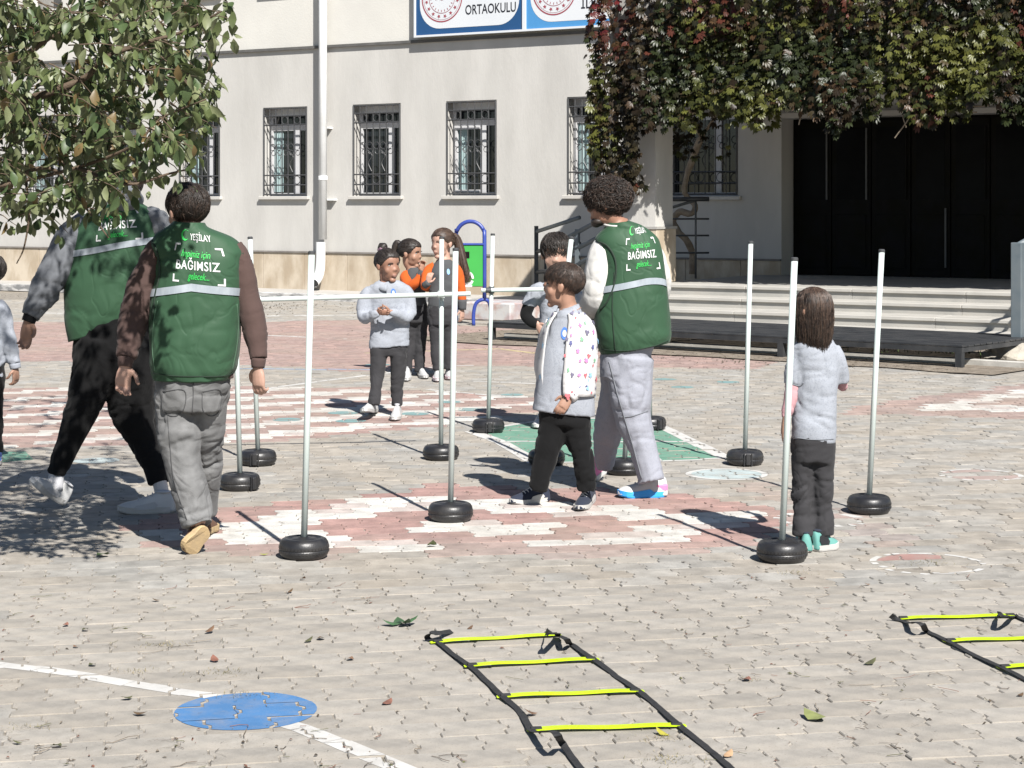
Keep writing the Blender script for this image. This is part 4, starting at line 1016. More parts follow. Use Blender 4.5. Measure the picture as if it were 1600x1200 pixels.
for i in range(230):
    x, y, z = random.uniform(-2.45, -0.95), random.uniform(7.4, 9.2), random.uniform(3.0, 4.35)
    if x > -1.25 and y < 7.6: continue
    if vnoise(np.array([[x*2.2, y*2.2, z*1.5]]), 33)[0] < -0.15: continue
    tw.append(twig((x, y, z), (random.uniform(-.4, 1), random.gauss(0, .6), random.uniform(-.5, .5)), random.uniform(.2, .4)))
for i in range(70):
    x, y, z = random.uniform(-3.9, -2.4), random.uniform(7.4, 8.8), random.uniform(1.7, 2.8)
    if to_px((x, y, z))[0] > -30: continue
    tw.append(twig((x, y, z), (random.uniform(-.4, 1), random.gauss(0, .6), random.uniform(-.5, .3)), random.uniform(.2, .4)))
tl = []
for pts in tw:
    tube(mb, pts, [0.003, .0028, .0024, .002, .0016, .0012], 5)
    for k in range(random.randint(10, 16)):
        t = random.uniform(0.05, 1)*(len(pts)-1); i = min(int(t), len(pts)-2); p = pts[i].lerp(pts[i+1], t-i)
        p = p+Vector((random.gauss(0, .025), random.gauss(0, .025), random.gauss(-.012, .02)))
        tl.append((p, random.uniform(0.042, 0.078)))
mb.build('twigs', M_twig, tr, smooth=True, kind='stuff')
def inframe(p): 
    q = to_px(p); return -10 < q[0] < 390 and -10 < q[1] < 400
order = sorted(range(len(tl)), key=lambda i: (not inframe(tl[i][0]), -tl[i][1]/tl[i][0].y)); top = set(order[:300])
VV = []; VF = []; VC = []; nv_ = 0; lsh = {}
for i, (p, S) in enumerate(tl):
    Mx = Matrix.Rotation(random.uniform(0, 6.28), 4, 'Z') @ Matrix.Rotation(random.gauss(-0.35, 0.6), 4, 'X') @ Matrix.Rotation(random.gauss(0, .5), 4, 'Y')
    h = random.random(); k = random.uniform(.8, 1.2)
    c = (0.120, 0.150, 0.058) if h < .45 else (0.070, 0.105, 0.042) if h < .68 else (0.185, 0.205, 0.105) if h < .96 else (0.17, 0.12, 0.05)
    c = tuple(q*k for q in c)
    if i in top:
        key = tuple(round(q*50) for q in c)
        if key not in lsh:
            me = mesh_np(LF_V, LF_F, 'leaf'); face_cols(me, np.tile(np.array(c), (len(LF_F), 1))); me.materials.append(M_leaf); me.shade_smooth(); lsh[key] = me
        o = bpy.data.objects.new('leaf', lsh[key]); C.objects.link(o); o.parent = tr
        o.matrix_local = Matrix.Translation(p-ORG[tr.name]) @ Mx @ Matrix.Scale(S, 4)
    else:
        W = (LF_V*S) @ np.array(Mx.to_3x3()).T+np.array(p[:]); VV.append(W); VF.append(LF_F+nv_); VC.append(np.tile(np.array(c), (len(LF_F), 1))); nv_ += len(W)
me = mesh_np(np.vstack(VV), np.vstack(VF), 'leaves'); face_cols(me, np.vstack(VC)); link_mesh('leaves', me, M_leaf, tr, smooth=True, kind='stuff')

# ------------------------------------------------------------------ litter on the paving
M_lit = mat('dry_litter', (0.1, 0.08, 0.05), 0.85, attr=True, nscale=30)
VV = []; VF = []; VC = []; k = 0
def quad(a_, b_, c_, d_, col):
    global k
    VV.append(np.array([a_, b_, c_, d_])); VF.append([[4*k, 4*k+1, 4*k+2, 4*k+3]]); VC.append([col]); k += 1
BR = ((0.055, .042, .030), (0.085, .062, .042), (0.13, .10, .07), (0.20, .165, .125), (.17, .075, .05), (.085, .085, .035))
for i in range(4300):
    y = 1/random.uniform(1/1230.0, 1/470.0) if random.random() < .6 else random.uniform(880, 1225)
    x = random.uniform(-60, 1660); p = gp(x, y)
    drift = vnoise(np.array([[p.x*0.9, p.y*0.9, .5]]), 41)[0]+.5*vnoise(np.array([[p.x*2.7, p.y*2.7, 1.5]]), 42)[0]
    if drift < random.uniform(-.5, .35)+(0.1 if x > 900 else -.1): continue
    if random.random() < .45:                      # caught in the joints
        u, v = float(EX @ np.array(p[:2])), float(EY @ np.array(p[:2])); jr = math.floor(v/PH); off = (jr % 2)*.5*PW
        u = round((u-off)/PW)*PW+off+random.gauss(0.006, .008); v = jr*PH+random.choice((0.30, .38, .62, .70, random.random(), random.random()))*PH+random.gauss(0, .008); q = to_world(u, v); p = Vector((q[0], q[1], 0))
    t = random.random(); a = random.uniform(0, math.pi*2); c = np.array((p.x, p.y, .0035)); col = random.choice(BR)
    if t < .34:                                    # bent twigs
        L = random.choice((.012, .018, .028, .045)); W = random.uniform(.0006, .0013); cur = c; aa = a
        for sgm in range(3):
            d = np.array((math.cos(aa), math.sin(aa), random.uniform(-.02, .10)))*L/3*2; s_ = np.array((-math.sin(aa), math.cos(aa), 0))*W
            quad(cur-s_, cur+d-s_, cur+d+s_+(0, 0, W), cur+s_+(0, 0, W), col); cur = cur+d; cur[2] = max(cur[2], .003); aa += random.gauss(0, .5)
    elif t < .52:                                  # curled shreds of leaf
        L, W = random.uniform(.006, .014), random.uniform(.003, .006); d = np.array((math.cos(a), math.sin(a), .15))*L; s_ = np.array((-math.sin(a), math.cos(a), 0))*W; h = random.uniform(.002, .006)
        quad(c-d, c-s_+(0, 0, h*.3), c+(0, 0, h), c+s_, col); quad(c+(0, 0, h), c-s_+(0, 0, h*.3), c+d, c+s_, tuple(q*.8 for q in col))
    else:                                          # crumbs and grit
        S = random.uniform(.0012, .004); d = np.array((math.cos(a), math.sin(a), 0))*S; s_ = np.array((-math.sin(a), math.cos(a), 0))*S*.6
        quad(c-d, c-s_+(0, 0, S*.6), c+d+(0, 0, S*.5), c+s_+(0, 0, S*.6), random.choice(BR[1:]+((.42, .40, .36),)))
for (x0, y0, n_, sx, sy) in ((430, 480, 260, 60, 4), (1180, 560, 260, 160, 8), (800, 525, 200, 90, 8), (600, 478, 160, 120, 5), (60, 462, 160, 100, 4), (1400, 568, 120, 80, 5)):
    for i in range(n_):
        p = gp(random.gauss(x0, sx), random.gauss(y0, sy)); a = random.uniform(0, 3.1); S = random.uniform(.01, .03)
        d = np.array((math.cos(a), math.sin(a), .3))*S; s = np.array((-math.sin(a), math.cos(a), .1))*S*.5; c = np.array((p.x, p.y, .012))
        VV.append(np.array([c-d*.6, c+s, c+d, c-s])); VF.append([[4*k, 4*k+3, 4*k+2, 4*k+1]]); k += 1; VC.append([(0.07, .055, .035)])
me = mesh_np(np.vstack(VV), np.vstack(VF), 'leaf_litter'); face_cols(me, np.vstack(VC)); link_mesh('leaf_litter', me, M_lit, kind='stuff', label='dry crumbs, twigs and leaf bits scattered over the paving')
M_fall = mat('fallen_leaf', (0.1, 0.12, 0.05), 0.6, attr=True, nscale=25)
def fallen(x, y, S, c, label, group=None, n=1):
    p = gp(x, y); V = []; F = []
    for j in range(n):
        Mx = Matrix.Rotation(random.uniform(0, 6.28) if n == 1 else j*6.28/n+.4, 3, 'Z') @ Matrix.Rotation(R(random.uniform(70, 100)), 3, 'X') @ Matrix.Rotation(random.uniform(-.3, .3), 3, 'Y')
        W = (LF_V*S*random.uniform(.8, 1.1)*np.array((1.25, 1, 1))) @ np.array(Mx).T; W[:, 2] -= W[:, 2].min(); W += np.array((p.x, p.y, .006+.003*(n > 1)*j))
        F.append(LF_F+len(LF_V)*j); V.append(W)
    me = mesh_np(np.vstack(V), np.vstack(F), 'fallen_leaf'); F = np.vstack(F); face_cols(me, np.tile(np.array(c), (len(F), 1)))
    link_mesh('fallen_leaf', me, M_fall, smooth=True, label=label, cat='leaf', group=group)
fallen(626, 978, 0.075, (0.05, .11, .045), 'sprig of four green leaves lying left of the agility ladder', None, 4)
fallen(152, 868, 0.085, (.07, .11, .035), 'green fallen leaf near the shadow of the striding man')
fallen(420, 869, 0.05, (.28, .30, .04), 'small yellow green leaf left of the front slalom pole base')
fallen(672, 853, 0.08, (.14, .17, .06), 'pale green leaf on the white zigzag behind the front pole')
fallen(1290, 1130, 0.09, (.20, .22, .08), 'long dry green leaf on the bare paving at lower right')
fallen(1046, 1152, 0.06, (.42, .38, .05), 'yellow leaf just under the last full ladder rung')
fallen(1132, 1186, 0.045, (.40, .26, .15), 'pale brown leaf caught by the ladder strap at the bottom')
GB = 'dry brown leaves scattered on the paving'
for i, (x, y) in enumerate(((100, 980), (130, 985), (115, 1012), (140, 1040), (208, 1118), (338, 1036), (320, 990), (598, 1104), (500, 998), (470, 906), (448, 928), (475, 1005), (207, 1092), (550, 1030), (1250, 905), (1360, 915), (1170, 1062), (1350, 1040), (1590, 1090), (95, 1165), (35, 1163), (730, 985), (840, 1117), (250, 940))):
    fallen(x, y, random.uniform(.025, .05), random.choice(((.12, .075, .04), (.17, .10, .06), (.10, .10, .05), (.22, .10, .07))), 'small dry brown leaf lying on the grey paving', GB)
mb = MB()
for (x, y, n_, s) in ((255, 1010, 90, .05), (345, 1053, 90, .06), (1055, 1189, 110, .06), (1030, 1156, 60, .035), (1445, 882, 90, .07), (210, 1050, 50, .04), (1240, 896, 60, .05), (40, 1138, 40, .04), (380, 1088, 60, .05), (1168, 1064, 50, .03)):
    for i in range(n_):
        p = gp(x, y)+Vector((random.gauss(0, s), random.gauss(0, s*.6), .004)); d = Vector((random.gauss(0, 1), random.gauss(0, 1), random.uniform(.2, .9))).normalized()*random.uniform(.008, .022); q = Vector((-d.y, d.x, 0)).normalized()*.0012
        mb.add([p-q, p+q, p+d], [(0, 1, 2)], random.choice(((.20, .17, .08), (.14, .13, .06), (.26, .21, .12))))
mb.build('dry_weeds', M_lit, kind='stuff', label='tiny dry weeds growing in the joints of the paving')
mb = MB()
for (x, y, n_) in ((1490, 553, 60), (1385, 552, 30), (1560, 560, 40), (1300, 552, 30)):
    for i in range(n_):
        p = gp(x, y)+Vector((random.gauss(0, .12), random.gauss(0, .08), 0)); d = Vector((random.gauss(0, .5), random.gauss(0, .5), 1)).normalized()*random.uniform(.05, .14); q = Vector((-d.y, d.x, 0)).normalized()*.006
        mb.add([p-q, p+q, p+d], [(0, 1, 2)], (.07, .11, .03))
mb.build('weeds', M_lit, kind='stuff', label='green weeds along the front of the low black platform')
# ------------------------------------------------------------------ people
def remesh(mb, voxel, it=5, fac=0.5):
    me = mb.mesh('tmp'); o = bpy.data.objects.new('tmp', me); C.objects.link(o)
    m = o.modifiers.new('r', 'REMESH'); m.mode = 'VOXEL'; m.voxel_size = voxel; m.adaptivity = 0
    if it: s = o.modifiers.new('s', 'SMOOTH'); s.iterations = it; s.factor = fac
    dg = bpy.context.evaluated_depsgraph_get(); out = bpy.data.meshes.new_from_object(o.evaluated_get(dg))
    bpy.data.objects.remove(o); bpy.data.meshes.remove(me); return out
def mverts(me):
    a = np.empty(len(me.vertices)*3, dtype=np.float32); me.vertices.foreach_get('co', a); return a.reshape(-1, 3).astype(float)
def mnorm(me):
    a = np.empty(len(me.vertices)*3, dtype=np.float32); me.vertices.foreach_get('normal', a); return a.reshape(-1, 3).astype(float)
def setv(me, V): me.vertices.foreach_set('co', V.astype(np.float32).ravel()); me.update()
def folds(me, amp, f=(9, 9, 20), seed=1, spots=(), fine=0.10):
    """cloth folds: ridged noise pushed along the normals; spots = (centre, radius, extra amplitude, frequency)"""
    V = mverts(me); N = mnorm(me)
    P = V+0.03*np.stack([vnoise(V*7, seed+11), vnoise(V*7, seed+12), vnoise(V*7, seed+13)], 1)
    F_ = np.array(f)*.62; n1 = vnoise(P*F_, seed); n2 = vnoise(P*F_*1.8+3.3, seed+3); cr = lambda n, w: np.exp(-(n/w)**2)
    msk = np.clip(.6+1.1*vnoise(V*5.0, seed+21), 0, 1)
    d = amp*(1.0*n1+.45*n2-msk*(1.0*cr(n2, .16)+.55*cr(vnoise(P*F_*2.9+7.1, seed+5), .2))+.3)
    for c, r, a, fz in spots:
        w_ = np.exp(-((V-np.array(c))**2).sum(1)/(r*r)); sk = .8 if (seed+int(fz)) % 2 else -.8
        q = np.stack([P[:, 0]*6, P[:, 1]*6, (P[:, 2]+.4*sk*(P[:, 0]-c[0]))*fz*.75], 1); nn_ = vnoise(q, seed+8)
        d = d+w_*a*(.35*nn_-.85*cr(nn_, .22)+.2)
    setv(me, V+N*d[:, None])
def ring_loft(mb, rings, sub=4, n=36, e=2.4):
    """rings: (xl, yl, xr, yr, L, R, thick, yoff) as 3-D left/right points plus thickness and shift in depth"""
    rows = spline([tuple(l)+tuple(r)+(t, o) for l, r, t, o in rings], sub); vs = []
    for q in rows:
        l, r = q[0:3], q[3:6]; c = (l+r)/2; u = (r-l)/2; v = np.array((-u[1], u[0], 0)); v = v/(np.linalg.norm(v)+1e-9)*q[6]/2
        c = c+np.array((0, q[7], 0))
        for j in range(n):
            a = 2*math.pi*j/n; ca, sa = math.cos(a), math.sin(a)
            vs.append(c+u*math.copysign(abs(ca)**(2/e), ca)+v*math.copysign(abs(sa)**(2/e), sa))
    m = len(rows); fs = [(i*n+j, i*n+(j+1) % n, (i+1)*n+(j+1) % n, (i+1)*n+j) for i in range(m-1) for j in range(n)]
    fs += [tuple(range(n-1, -1, -1)), tuple(range((m-1)*n, m*n))]; mb.add(vs, fs)
class Person:
    def __init__(s, D, foot, label):
        s.D = D; g = Vector(((foot-800)*D/FPX, D, 0)); s.root = thing('person', g, label, 'person'); s.k = D/FPX; s.parts = []
    def p(s, x, y, dy=0.0): return at(x, y, s.D+dy)
    def rings(s, rows, grow=0.0, shrink=1.0):
        out = []
        for xl, yl, xr, yr, th, *o in rows:
            off = o[0] if o else 0.0; yaw = o[1] if len(o) > 1 else 0.0
            l, r = s.p(xl, yl), s.p(xr, yr); c = (l+r)/2; u = (r-l)/2
            u = u*shrink+u.normalized()*grow
            l, r = c-u, c+u; l.y += yaw; r.y -= yaw
            out.append((l, r, th*shrink+2*grow, off))
        return out
    def path(s, rows, rs=1.0, grow=0.0):
        P = []; rr = []
        for x, y, r, *o in rows: P.append(s.p(x, y, o[0] if o else 0)); rr.append(max(.004, r*s.k*rs+grow))
        return P, rr
def garment(P, name, m, rows=(), tubes=(), vox=0.0095, it=2, amp=0.005, f=(9, 9, 20), seed=1, spots=(), e=2.4, parent=None, extra=None, n=12, grow=0.0, label=None):
    mb = MB()
    if rows: ring_loft(mb, P.rings(rows, grow), e=e)
    for t in tubes: 
        pp, rr = P.path(t); tube(mb, pp, rr, n, sub=4)
    if extra: extra(mb)
    me = remesh(mb, vox, it); sp_ = [(P.p(x, y, o), r, a, fz) for x, y, o, r, a, fz in spots]
    folds(me, amp, f, seed, sp_); return link_mesh(name, me, m, parent or P.root, smooth=True, label=label)

def vest_loft(P, rows, m, amp, seed, spots=(), e=2.6):
    mb = MB(); R_ = P.rings(rows); rows_ = spline([tuple(l)+tuple(r)+(t, o) for l, r, t, o in R_], 9); n = 110; vs = []
    for q in rows_:
        l, r = q[0:3], q[3:6]; c = (l+r)/2; u = (r-l)/2; v = np.array((-u[1], u[0], 0)); v = v/(np.linalg.norm(v)+1e-9)*q[6]/2; c = c+np.array((0, q[7], 0))
        for j in range(n):
            a = 2*math.pi*j/n; ca, sa = math.cos(a), math.sin(a); vs.append(c+u*math.copysign(abs(ca)**(2/e), ca)+v*math.copysign(abs(sa)**(2/e), sa))
    m_ = len(rows_); fs = [(i*n+j, i*n+(j+1) % n, (i+1)*n+(j+1) % n, (i+1)*n+j) for i in range(m_-1) for j in range(n)]
    mb.add(vs, fs); me = mb.mesh('vest'); me.update(); sp_ = [(P.p(x, y, o), r, a, fz) for x, y, o, r, a, fz in spots]
    folds(me, amp, (5, 5, 6), seed, sp_, fine=.15); o = link_mesh('vest', me, m, P.root, smooth=True)
    md = o.modifiers.new('s', 'SOLIDIFY'); md.thickness = .007; md.offset = -1; return o
SKINS = {}
def skin(name, c): return mat(name, c, 0.52, tuple(q*0.86 for q in c), 22, bump=0.12, bscale=240, bdist=0.002, spec=0.4)
def hand_geo(mb, wrist, d, thumb, L, curl=0.6, spread=0.10):
    """palm, four unequal bent fingers and a thumb leaving the side of the palm"""
    d = Vector(d).normalized(); t = Vector(thumb); t = (t-d*t.dot(d)).normalized(); n = d.cross(t).normalized()
    w0 = Vector(wrist)
    prof = [(-0.12, .135, .10), (0.05, .15, .105), (0.22, .20, .105), (0.40, .215, .095), (0.50, .20, .08)]
    vs = []; N = 12
    for q, a, b in prof:
        for j in range(N):
            an = 2*math.pi*j/N; vs.append(w0+d*q*L+t*(a*L*math.cos(an))+n*(b*L*math.sin(an)))
    fs = [(i*N+j, i*N+(j+1) % N, (i+1)*N+(j+1) % N, (i+1)*N+j) for i in range(len(prof)-1) for j in range(N)]+[tuple(range(N-1, -1, -1)), tuple(range(4*N, 5*N))]
    mb.add(vs, fs)
    for i, (o, ln, rr) in enumerate(((.155, .41, .052), (.055, .46, .054), (-.05, .43, .051), (-.145, .34, .045))):
        b0 = w0+d*(.44*L)+t*(o*L); dd = (d+t*(o*spread*4)).normalized(); c = curl*(0.8+.12*i); pts = [b0]; ang = 0.25*c
        for seg, f in ((.42, 1.0), (.32, 1.25), (.26, .9)):
            pts.append(pts[-1]+(dd*math.cos(ang)+n*math.sin(ang))*ln*L*seg); ang += c*f
        tube(mb, pts, [rr*L, rr*L*.97, rr*L*.88, rr*L*.7], 8, sub=2)
    b0 = w0+d*(.10*L)+t*(.14*L); q1 = (d*.62+t*.75+n*.25).normalized(); q2 = (d*.9+t*.25+n*.45).normalized()
    tube(mb, [b0, b0+q1*.2*L, b0+q1*.2*L+q2*.18*L, b0+q1*.2*L+(q2*.75+n*.3)*.32*L], [.075*L, .062*L, .056*L, .042*L], 8, sub=2)
M_seamd = mat('dark_seam', (0.07, 0.07, 0.072), .9); M_seaml = mat('pale_seam', (0.07, 0.14, 0.085), .8); M_pipe = mat('dark_green_piping', (0.010, 0.026, 0.014), .8); M_seamg = mat('grey_seam', (0.18, 0.19, 0.21), .9)
class Head:
    def __init__(s, P, x, y_top, y_chin, face, dy=0.0, tilt=0.0, roll=0.0):
        top, chin = P.p(x, y_top, dy), P.p(x, y_chin, dy); s.H = (top.z-chin.z); s.f = Vector((face[0], face[1], 0)).normalized()
        s.up = (ZZ+s.f*tilt+Vector((roll, 0, 0))).normalized(); s.f = (s.f-s.up*s.f.dot(s.up)).normalized(); s.r = s.f.cross(s.up).normalized()
        mid = (top+chin)/2; s.o = mid-s.up*s.H/2-s.f*0.02*s.H
    def w(s, x, y, z): return s.o+(s.r*x+s.f*y+s.up*z)*s.H
    def ell(s, mb, c, r, nu=16, nv=10): ellipsoid(mb, s.w(*c), [q*s.H for q in r], (s.r, s.f, s.up), nu, nv)
    def build(s, P, sk, neck_to, eyec=(0.02, 0.012, 0.008), browm=None, lips=None, jaw=1.0, kid=True, hands=(), trunk=None):
        mb = MB()
        s.ell(mb, (0, -.06, .64), (.335, .425, .355), 24, 16); s.ell(mb, (0, .14, .40), (.25*jaw, .24, .34), 20, 14); s.ell(mb, (0, .255, .075), (.11*jaw, .085, .075))
        s.ell(mb, (0, .10, .22), (.22*jaw, .22, .17)); kn = .62 if kid else 1.0
        s.ell(mb, (0, .365-.02*(1-kn), .41), (.062*(.6+.4*kn), .085*(.5+.5*kn), .062)); s.ell(mb, (0, .335, .50), (.038, .06*kn, .12))
        s.ell(mb, (0, .27+.03*kn-.03, .60), (.21, .09, .07))
        for q in (-1, 1):
            s.ell(mb, (q*.155, .215, .37), (.115, .10, .12)); s.ell(mb, (q*.335, -.03, .46), (.035, .075, .115)); s.ell(mb, (q*.35, -.055, .49), (.035, .06, .075)); s.ell(mb, (q*.045, .375, .385), (.03, .045, .03))
        s.ell(mb, (0, .335, .245), (.085, .055, .03)); s.ell(mb, (0, .325, .205), (.075, .055, .03))
        nk = P.p(*neck_to); nr = .20*s.H; tube(mb, [s.w(0, -.10, .42), s.w(0, -.10, .20), s.w(0, -.10, .20).lerp(nk, .6), nk], [nr*1.05, nr, nr*1.05, nr*1.5], 16, sub=3)
        me = remesh(mb, s.H*0.021, 8); bm = bmesh.new(); bm.from_mesh(me); bpy.data.meshes.remove(me)
        for h in hands:
            hb = MB(); hand_geo(hb, *h); hm = remesh(hb, h[3]*0.026, 3); bm.from_mesh(hm); bpy.data.meshes.remove(hm)
        if trunk: 
            tm = remesh(trunk, 0.02, 3); bm.from_mesh(tm); bpy.data.meshes.remove(tm)
        me = bpy.data.meshes.new('body'); bm.to_mesh(me); bm.free()
        body = link_mesh('body', me, sk, P.root, smooth=True)
        for q in (-1, 1):
            e = MB(); s.ell(e, (q*.135, .272, .515), (.058, .045, .022), 12, 8); eo = e.build('eye', mat('eye_white', (0.42, 0.38, 0.35), 0.3), body, smooth=True)
            e = MB(); s.ell(e, (q*.135, .296, .513), (.034, .028, .023), 10, 6); e.build('iris', mat('dark_iris', eyec, 0.2), eo, smooth=True)
            e = MB(); tube(e, [s.w(q*.065, .365, .575), s.w(q*.13, .36, .60), s.w(q*.21, .30, .585)], [.009*s.H, .014*s.H, .007*s.H], 6, sub=3); e.build('eyebrow', browm, body, smooth=True)
            e = MB(); tube(e, [s.w(q*.075, .31, .535), s.w(q*.135, .318, .548), s.w(q*.20, .275, .532)], [.008*s.H, .011*s.H, .006*s.H], 6, sub=3); e.build('eyelashes', browm, body, smooth=True)
        e = MB(); tube(e, [s.w(-.095, .345, .228), s.w(-.03, .376, .240), s.w(.03, .376, .240), s.w(.095, .345, .228)], [.004*s.H, .011*s.H, .011*s.H, .004*s.H], 6, sub=3)
        tube(e, [s.w(-.08, .345, .215), s.w(0, .372, .205), s.w(.08, .345, .215)], [.005*s.H, .016*s.H, .005*s.H], 6, sub=3); e.build('lips', lips or mat('lips', (0.36, 0.19, 0.15), 0.5), body, smooth=True)
        s.body = body; return body
    # hair -----------------------------------------------------------
    def cov(s, d, front=.50, side=-.06, back=-.80):
        y = d[:, 1]; line = np.where(y > 0, side+(front-side)*np.clip(y/.80, 0, 1)**2.0, side+(back-side)*np.clip(-y/.75, 0, 1)**0.8)
        return d[:, 2]-line
    def cap(s, P, m, thick=.06, front=.50, side=-.06, back=-.80, bump=.02, seed=1, name='hair', nu=56, nv=36, bf=(6, 6, 6)):
        vs = []; ds = []
        for i in range(nv+1):
            th = math.pi*i/nv
            for j in range(nu):
                ph = 2*math.pi*j/nu; ds.append((math.sin(th)*math.cos(ph), math.sin(th)*math.sin(ph), math.cos(th)))
        ds = np.array(ds); c = s.cov(ds, front, side, back); t = np.clip((c+.09)/.14, 0, 1); t = t*t*(3-2*t)
        rad = 1+thick*t-.10*(1-t)+bump*t*vnoise(ds*np.array(bf), seed)+bump*.5*t*vnoise(ds*np.array(bf)*2.3, seed+1)
        Q = ds*np.array((.335, .425, .355))*rad[:, None]+np.array((0, -.06, .64))
        V = np.array([s.w(*q)[:] for q in Q]); F = [(i*nu+j, (i+1)*nu+j, (i+1)*nu+(j+1) % nu, i*nu+(j+1) % nu) for i in range(nv) for j in range(nu)]
        me = mesh_np(V, F, name); return link_mesh(name, me, m, P.root, smooth=True)
    def roots(s, n, thick, front=.50, side=-.06, back=-.80, seed=1):
        g = np.random.default_rng(seed); d = g.normal(size=(n*4, 3)); d /= np.linalg.norm(d, axis=1)[:, None]; c = s.cov(d, front, side, back); d = d[c > -.04][:n]
        return d, np.array((.335, .425, .355))
    def strands(s, P, parent, m, n, length, thick=.05, crown=(0, -.35, .9), rad=.008, K=5, jit=.25, lift=.05, grav=0.0, seed=1, curl=0.0, cfreq=3, name='strands', **kw):
        """locks combed away from the crown over the scalp"""
        d, R3 = s.roots(n, thick, seed=seed, **kw); n = len(d); g = np.random.default_rng(seed+5)
        cr = np.array(crown)/np.linalg.norm(crown); pts = np.zeros((n, K, 3)); cur = d*(1+thick); 
        fl = d-cr; fl -= d*(fl*d).sum(1)[:, None]; fl /= np.linalg.norm(fl, axis=1)[:, None]+1e-6; fl += g.normal(0, jit, (n, 3))
        L = length*g.uniform(.6, 1.15, n); r_out = 1+thick+lift*g.uniform(-.3, 1, n)
        for k in range(K):
            pts[:, k] = cur*R3+np.array((0, -.06, .64))
            nd = cur/np.linalg.norm(cur, axis=1)[:, None]; t = fl-nd*(fl*nd).sum(1)[:, None]; t /= np.linalg.norm(t, axis=1)[:, None]+1e-6
            t[:, 2] -= grav; cur = cur+t*(L/(K-1)/.37)[:, None]; rr = np.linalg.norm(cur, axis=1)
            tgt = (r_out if grav == 0 else np.maximum(rr*0.995, r_out)); cur = cur/rr[:, None]*tgt[:, None]
            if curl:
                ph = g.uniform(0, 6.28, n) if k == 0 else ph
                u = np.cross(nd, t); cur = cur+curl*(u*np.cos(ph+k*cfreq)[:, None]+nd*np.sin(ph+k*cfreq)[:, None])
        W = np.einsum('nkj,jl->nkl', pts*s.H, np.array([s.r[:], s.f[:], s.up[:]]))+np.array(s.o[:])
        return strand_mesh(W, rad*s.H, name, m, parent)
def strand_mesh(W, r, name, m, parent, taper=True):
    n, K, _ = W.shape; T = np.gradient(W, axis=1); T /= np.linalg.norm(T, axis=2)[..., None]+1e-9
    ref = np.array((.3, .5, .81)); U = np.cross(T, ref); U /= np.linalg.norm(U, axis=2)[..., None]+1e-9; Vv = np.cross(T, U)
    tp = np.linspace(1, .25, K)[None, :, None] if taper else 1.0; out = np.zeros((n, K, 3, 3))
    rr = r*np.random.default_rng(3).uniform(.6, 1.3, (n, 1, 1))*tp
    for j in range(3):
        a = 2*math.pi*j/3; out[:, :, j] = W+rr*(U*math.cos(a)+Vv*math.sin(a))
    idx = np.arange(n*K*3).reshape(n, K, 3); F = np.stack([np.stack([idx[:, :-1, j], idx[:, :-1, (j+1) % 3], idx[:, 1:, (j+1) % 3], idx[:, 1:, j]], -1) for j in range(3)], 2).reshape(-1, 4)
    me = mesh_np(out.reshape(-1, 3), F, name); return link_mesh(name, me, m, parent, smooth=True, kind='stuff')
def hairmat(name, c, c2): return mat(name, c, 0.52, c2, 30, 4, bump=0.4, bscale=220, bdist=0.003, spec=0.45)
H_dk = hairmat('near_black_hair', (0.016, 0.012, 0.010), (0.032, 0.024, 0.019)); H_br = hairmat('dark_brown_hair', (0.030, 0.018, 0.013), (0.062, 0.038, 0.027)); H_lb = hairmat('brown_hair', (0.075, 0.045, 0.03), (0.13, 0.085, 0.06))
S_tan = skin('tan_skin', (0.345, 0.195, 0.135)); S_fair = skin('fair_skin', (0.45, 0.275, 0.21)); S_brn = skin('brown_skin', (0.305, 0.160, 0.108)); S_dk = skin('dark_tan_skin', (0.33, 0.18, 0.125))
def cloth(name, c, var=.88, rough=.9, bump=.35, bscale=260, speck=None, nscale=5, wr=.12, wscale=9.0): return mat(name, c, rough, tuple(q*var for q in c), nscale, 8, bump=bump, bscale=bscale, bdist=0.003, spec=0.2, speck=speck, sheen=.05, wr=wr, wscale=wscale)
C_green = cloth('green_vest_nylon', (0.033, 0.081, 0.043), .9, .6, .12, 300, wr=.22, wscale=8); C_brown = cloth('brown_sweatshirt', (0.083, 0.053, 0.047)); C_jean = cloth('washed_grey_denim', (0.205, 0.205, 0.205), .55, .92, .5, 220, None, 7, wr=.32, wscale=8)
C_black = cloth('black_jersey', (0.0055, 0.0055, 0.006), .8); C_grey = cloth('grey_melange_cotton', (0.325, 0.345, 0.385), .9, .92, .4, 300, ((.22, .235, .27), 150, .55, .55)); C_char = cloth('charcoal_twill', (0.040, 0.039, 0.042), .8, wr=.2, wscale=9)
C_hood = cloth('grey_hoodie', (0.145, 0.153, 0.168), .85, wr=.2); C_offw = cloth('off_white_sweatshirt', (0.60, 0.59, 0.565), .93, .92, .3, wr=.15); C_sweat = cloth('pale_grey_sweatpants', (0.31, 0.32, 0.365), .92, .92, .4, 300, ((.22, .23, .27), 150, .56, .45))
C_orange = cloth('orange_sleeve_cotton', (0.50, 0.095, 0.016), .92); C_slate = cloth('slate_jumper', (0.075, 0.078, 0.082), .9); C_pink = cloth('pink_cotton', (0.52, 0.29, 0.31), .93); C_knit = cloth('white_cardigan_knit', (0.60, 0.59, 0.585), .95)
C_sock = cloth('white_sock', (0.56, 0.56, 0.58), .94); C_navy = cloth('navy_canvas', (0.030, 0.037, 0.060), .8); C_navc = cloth('dark_navy_collar', (0.028, 0.034, 0.05))
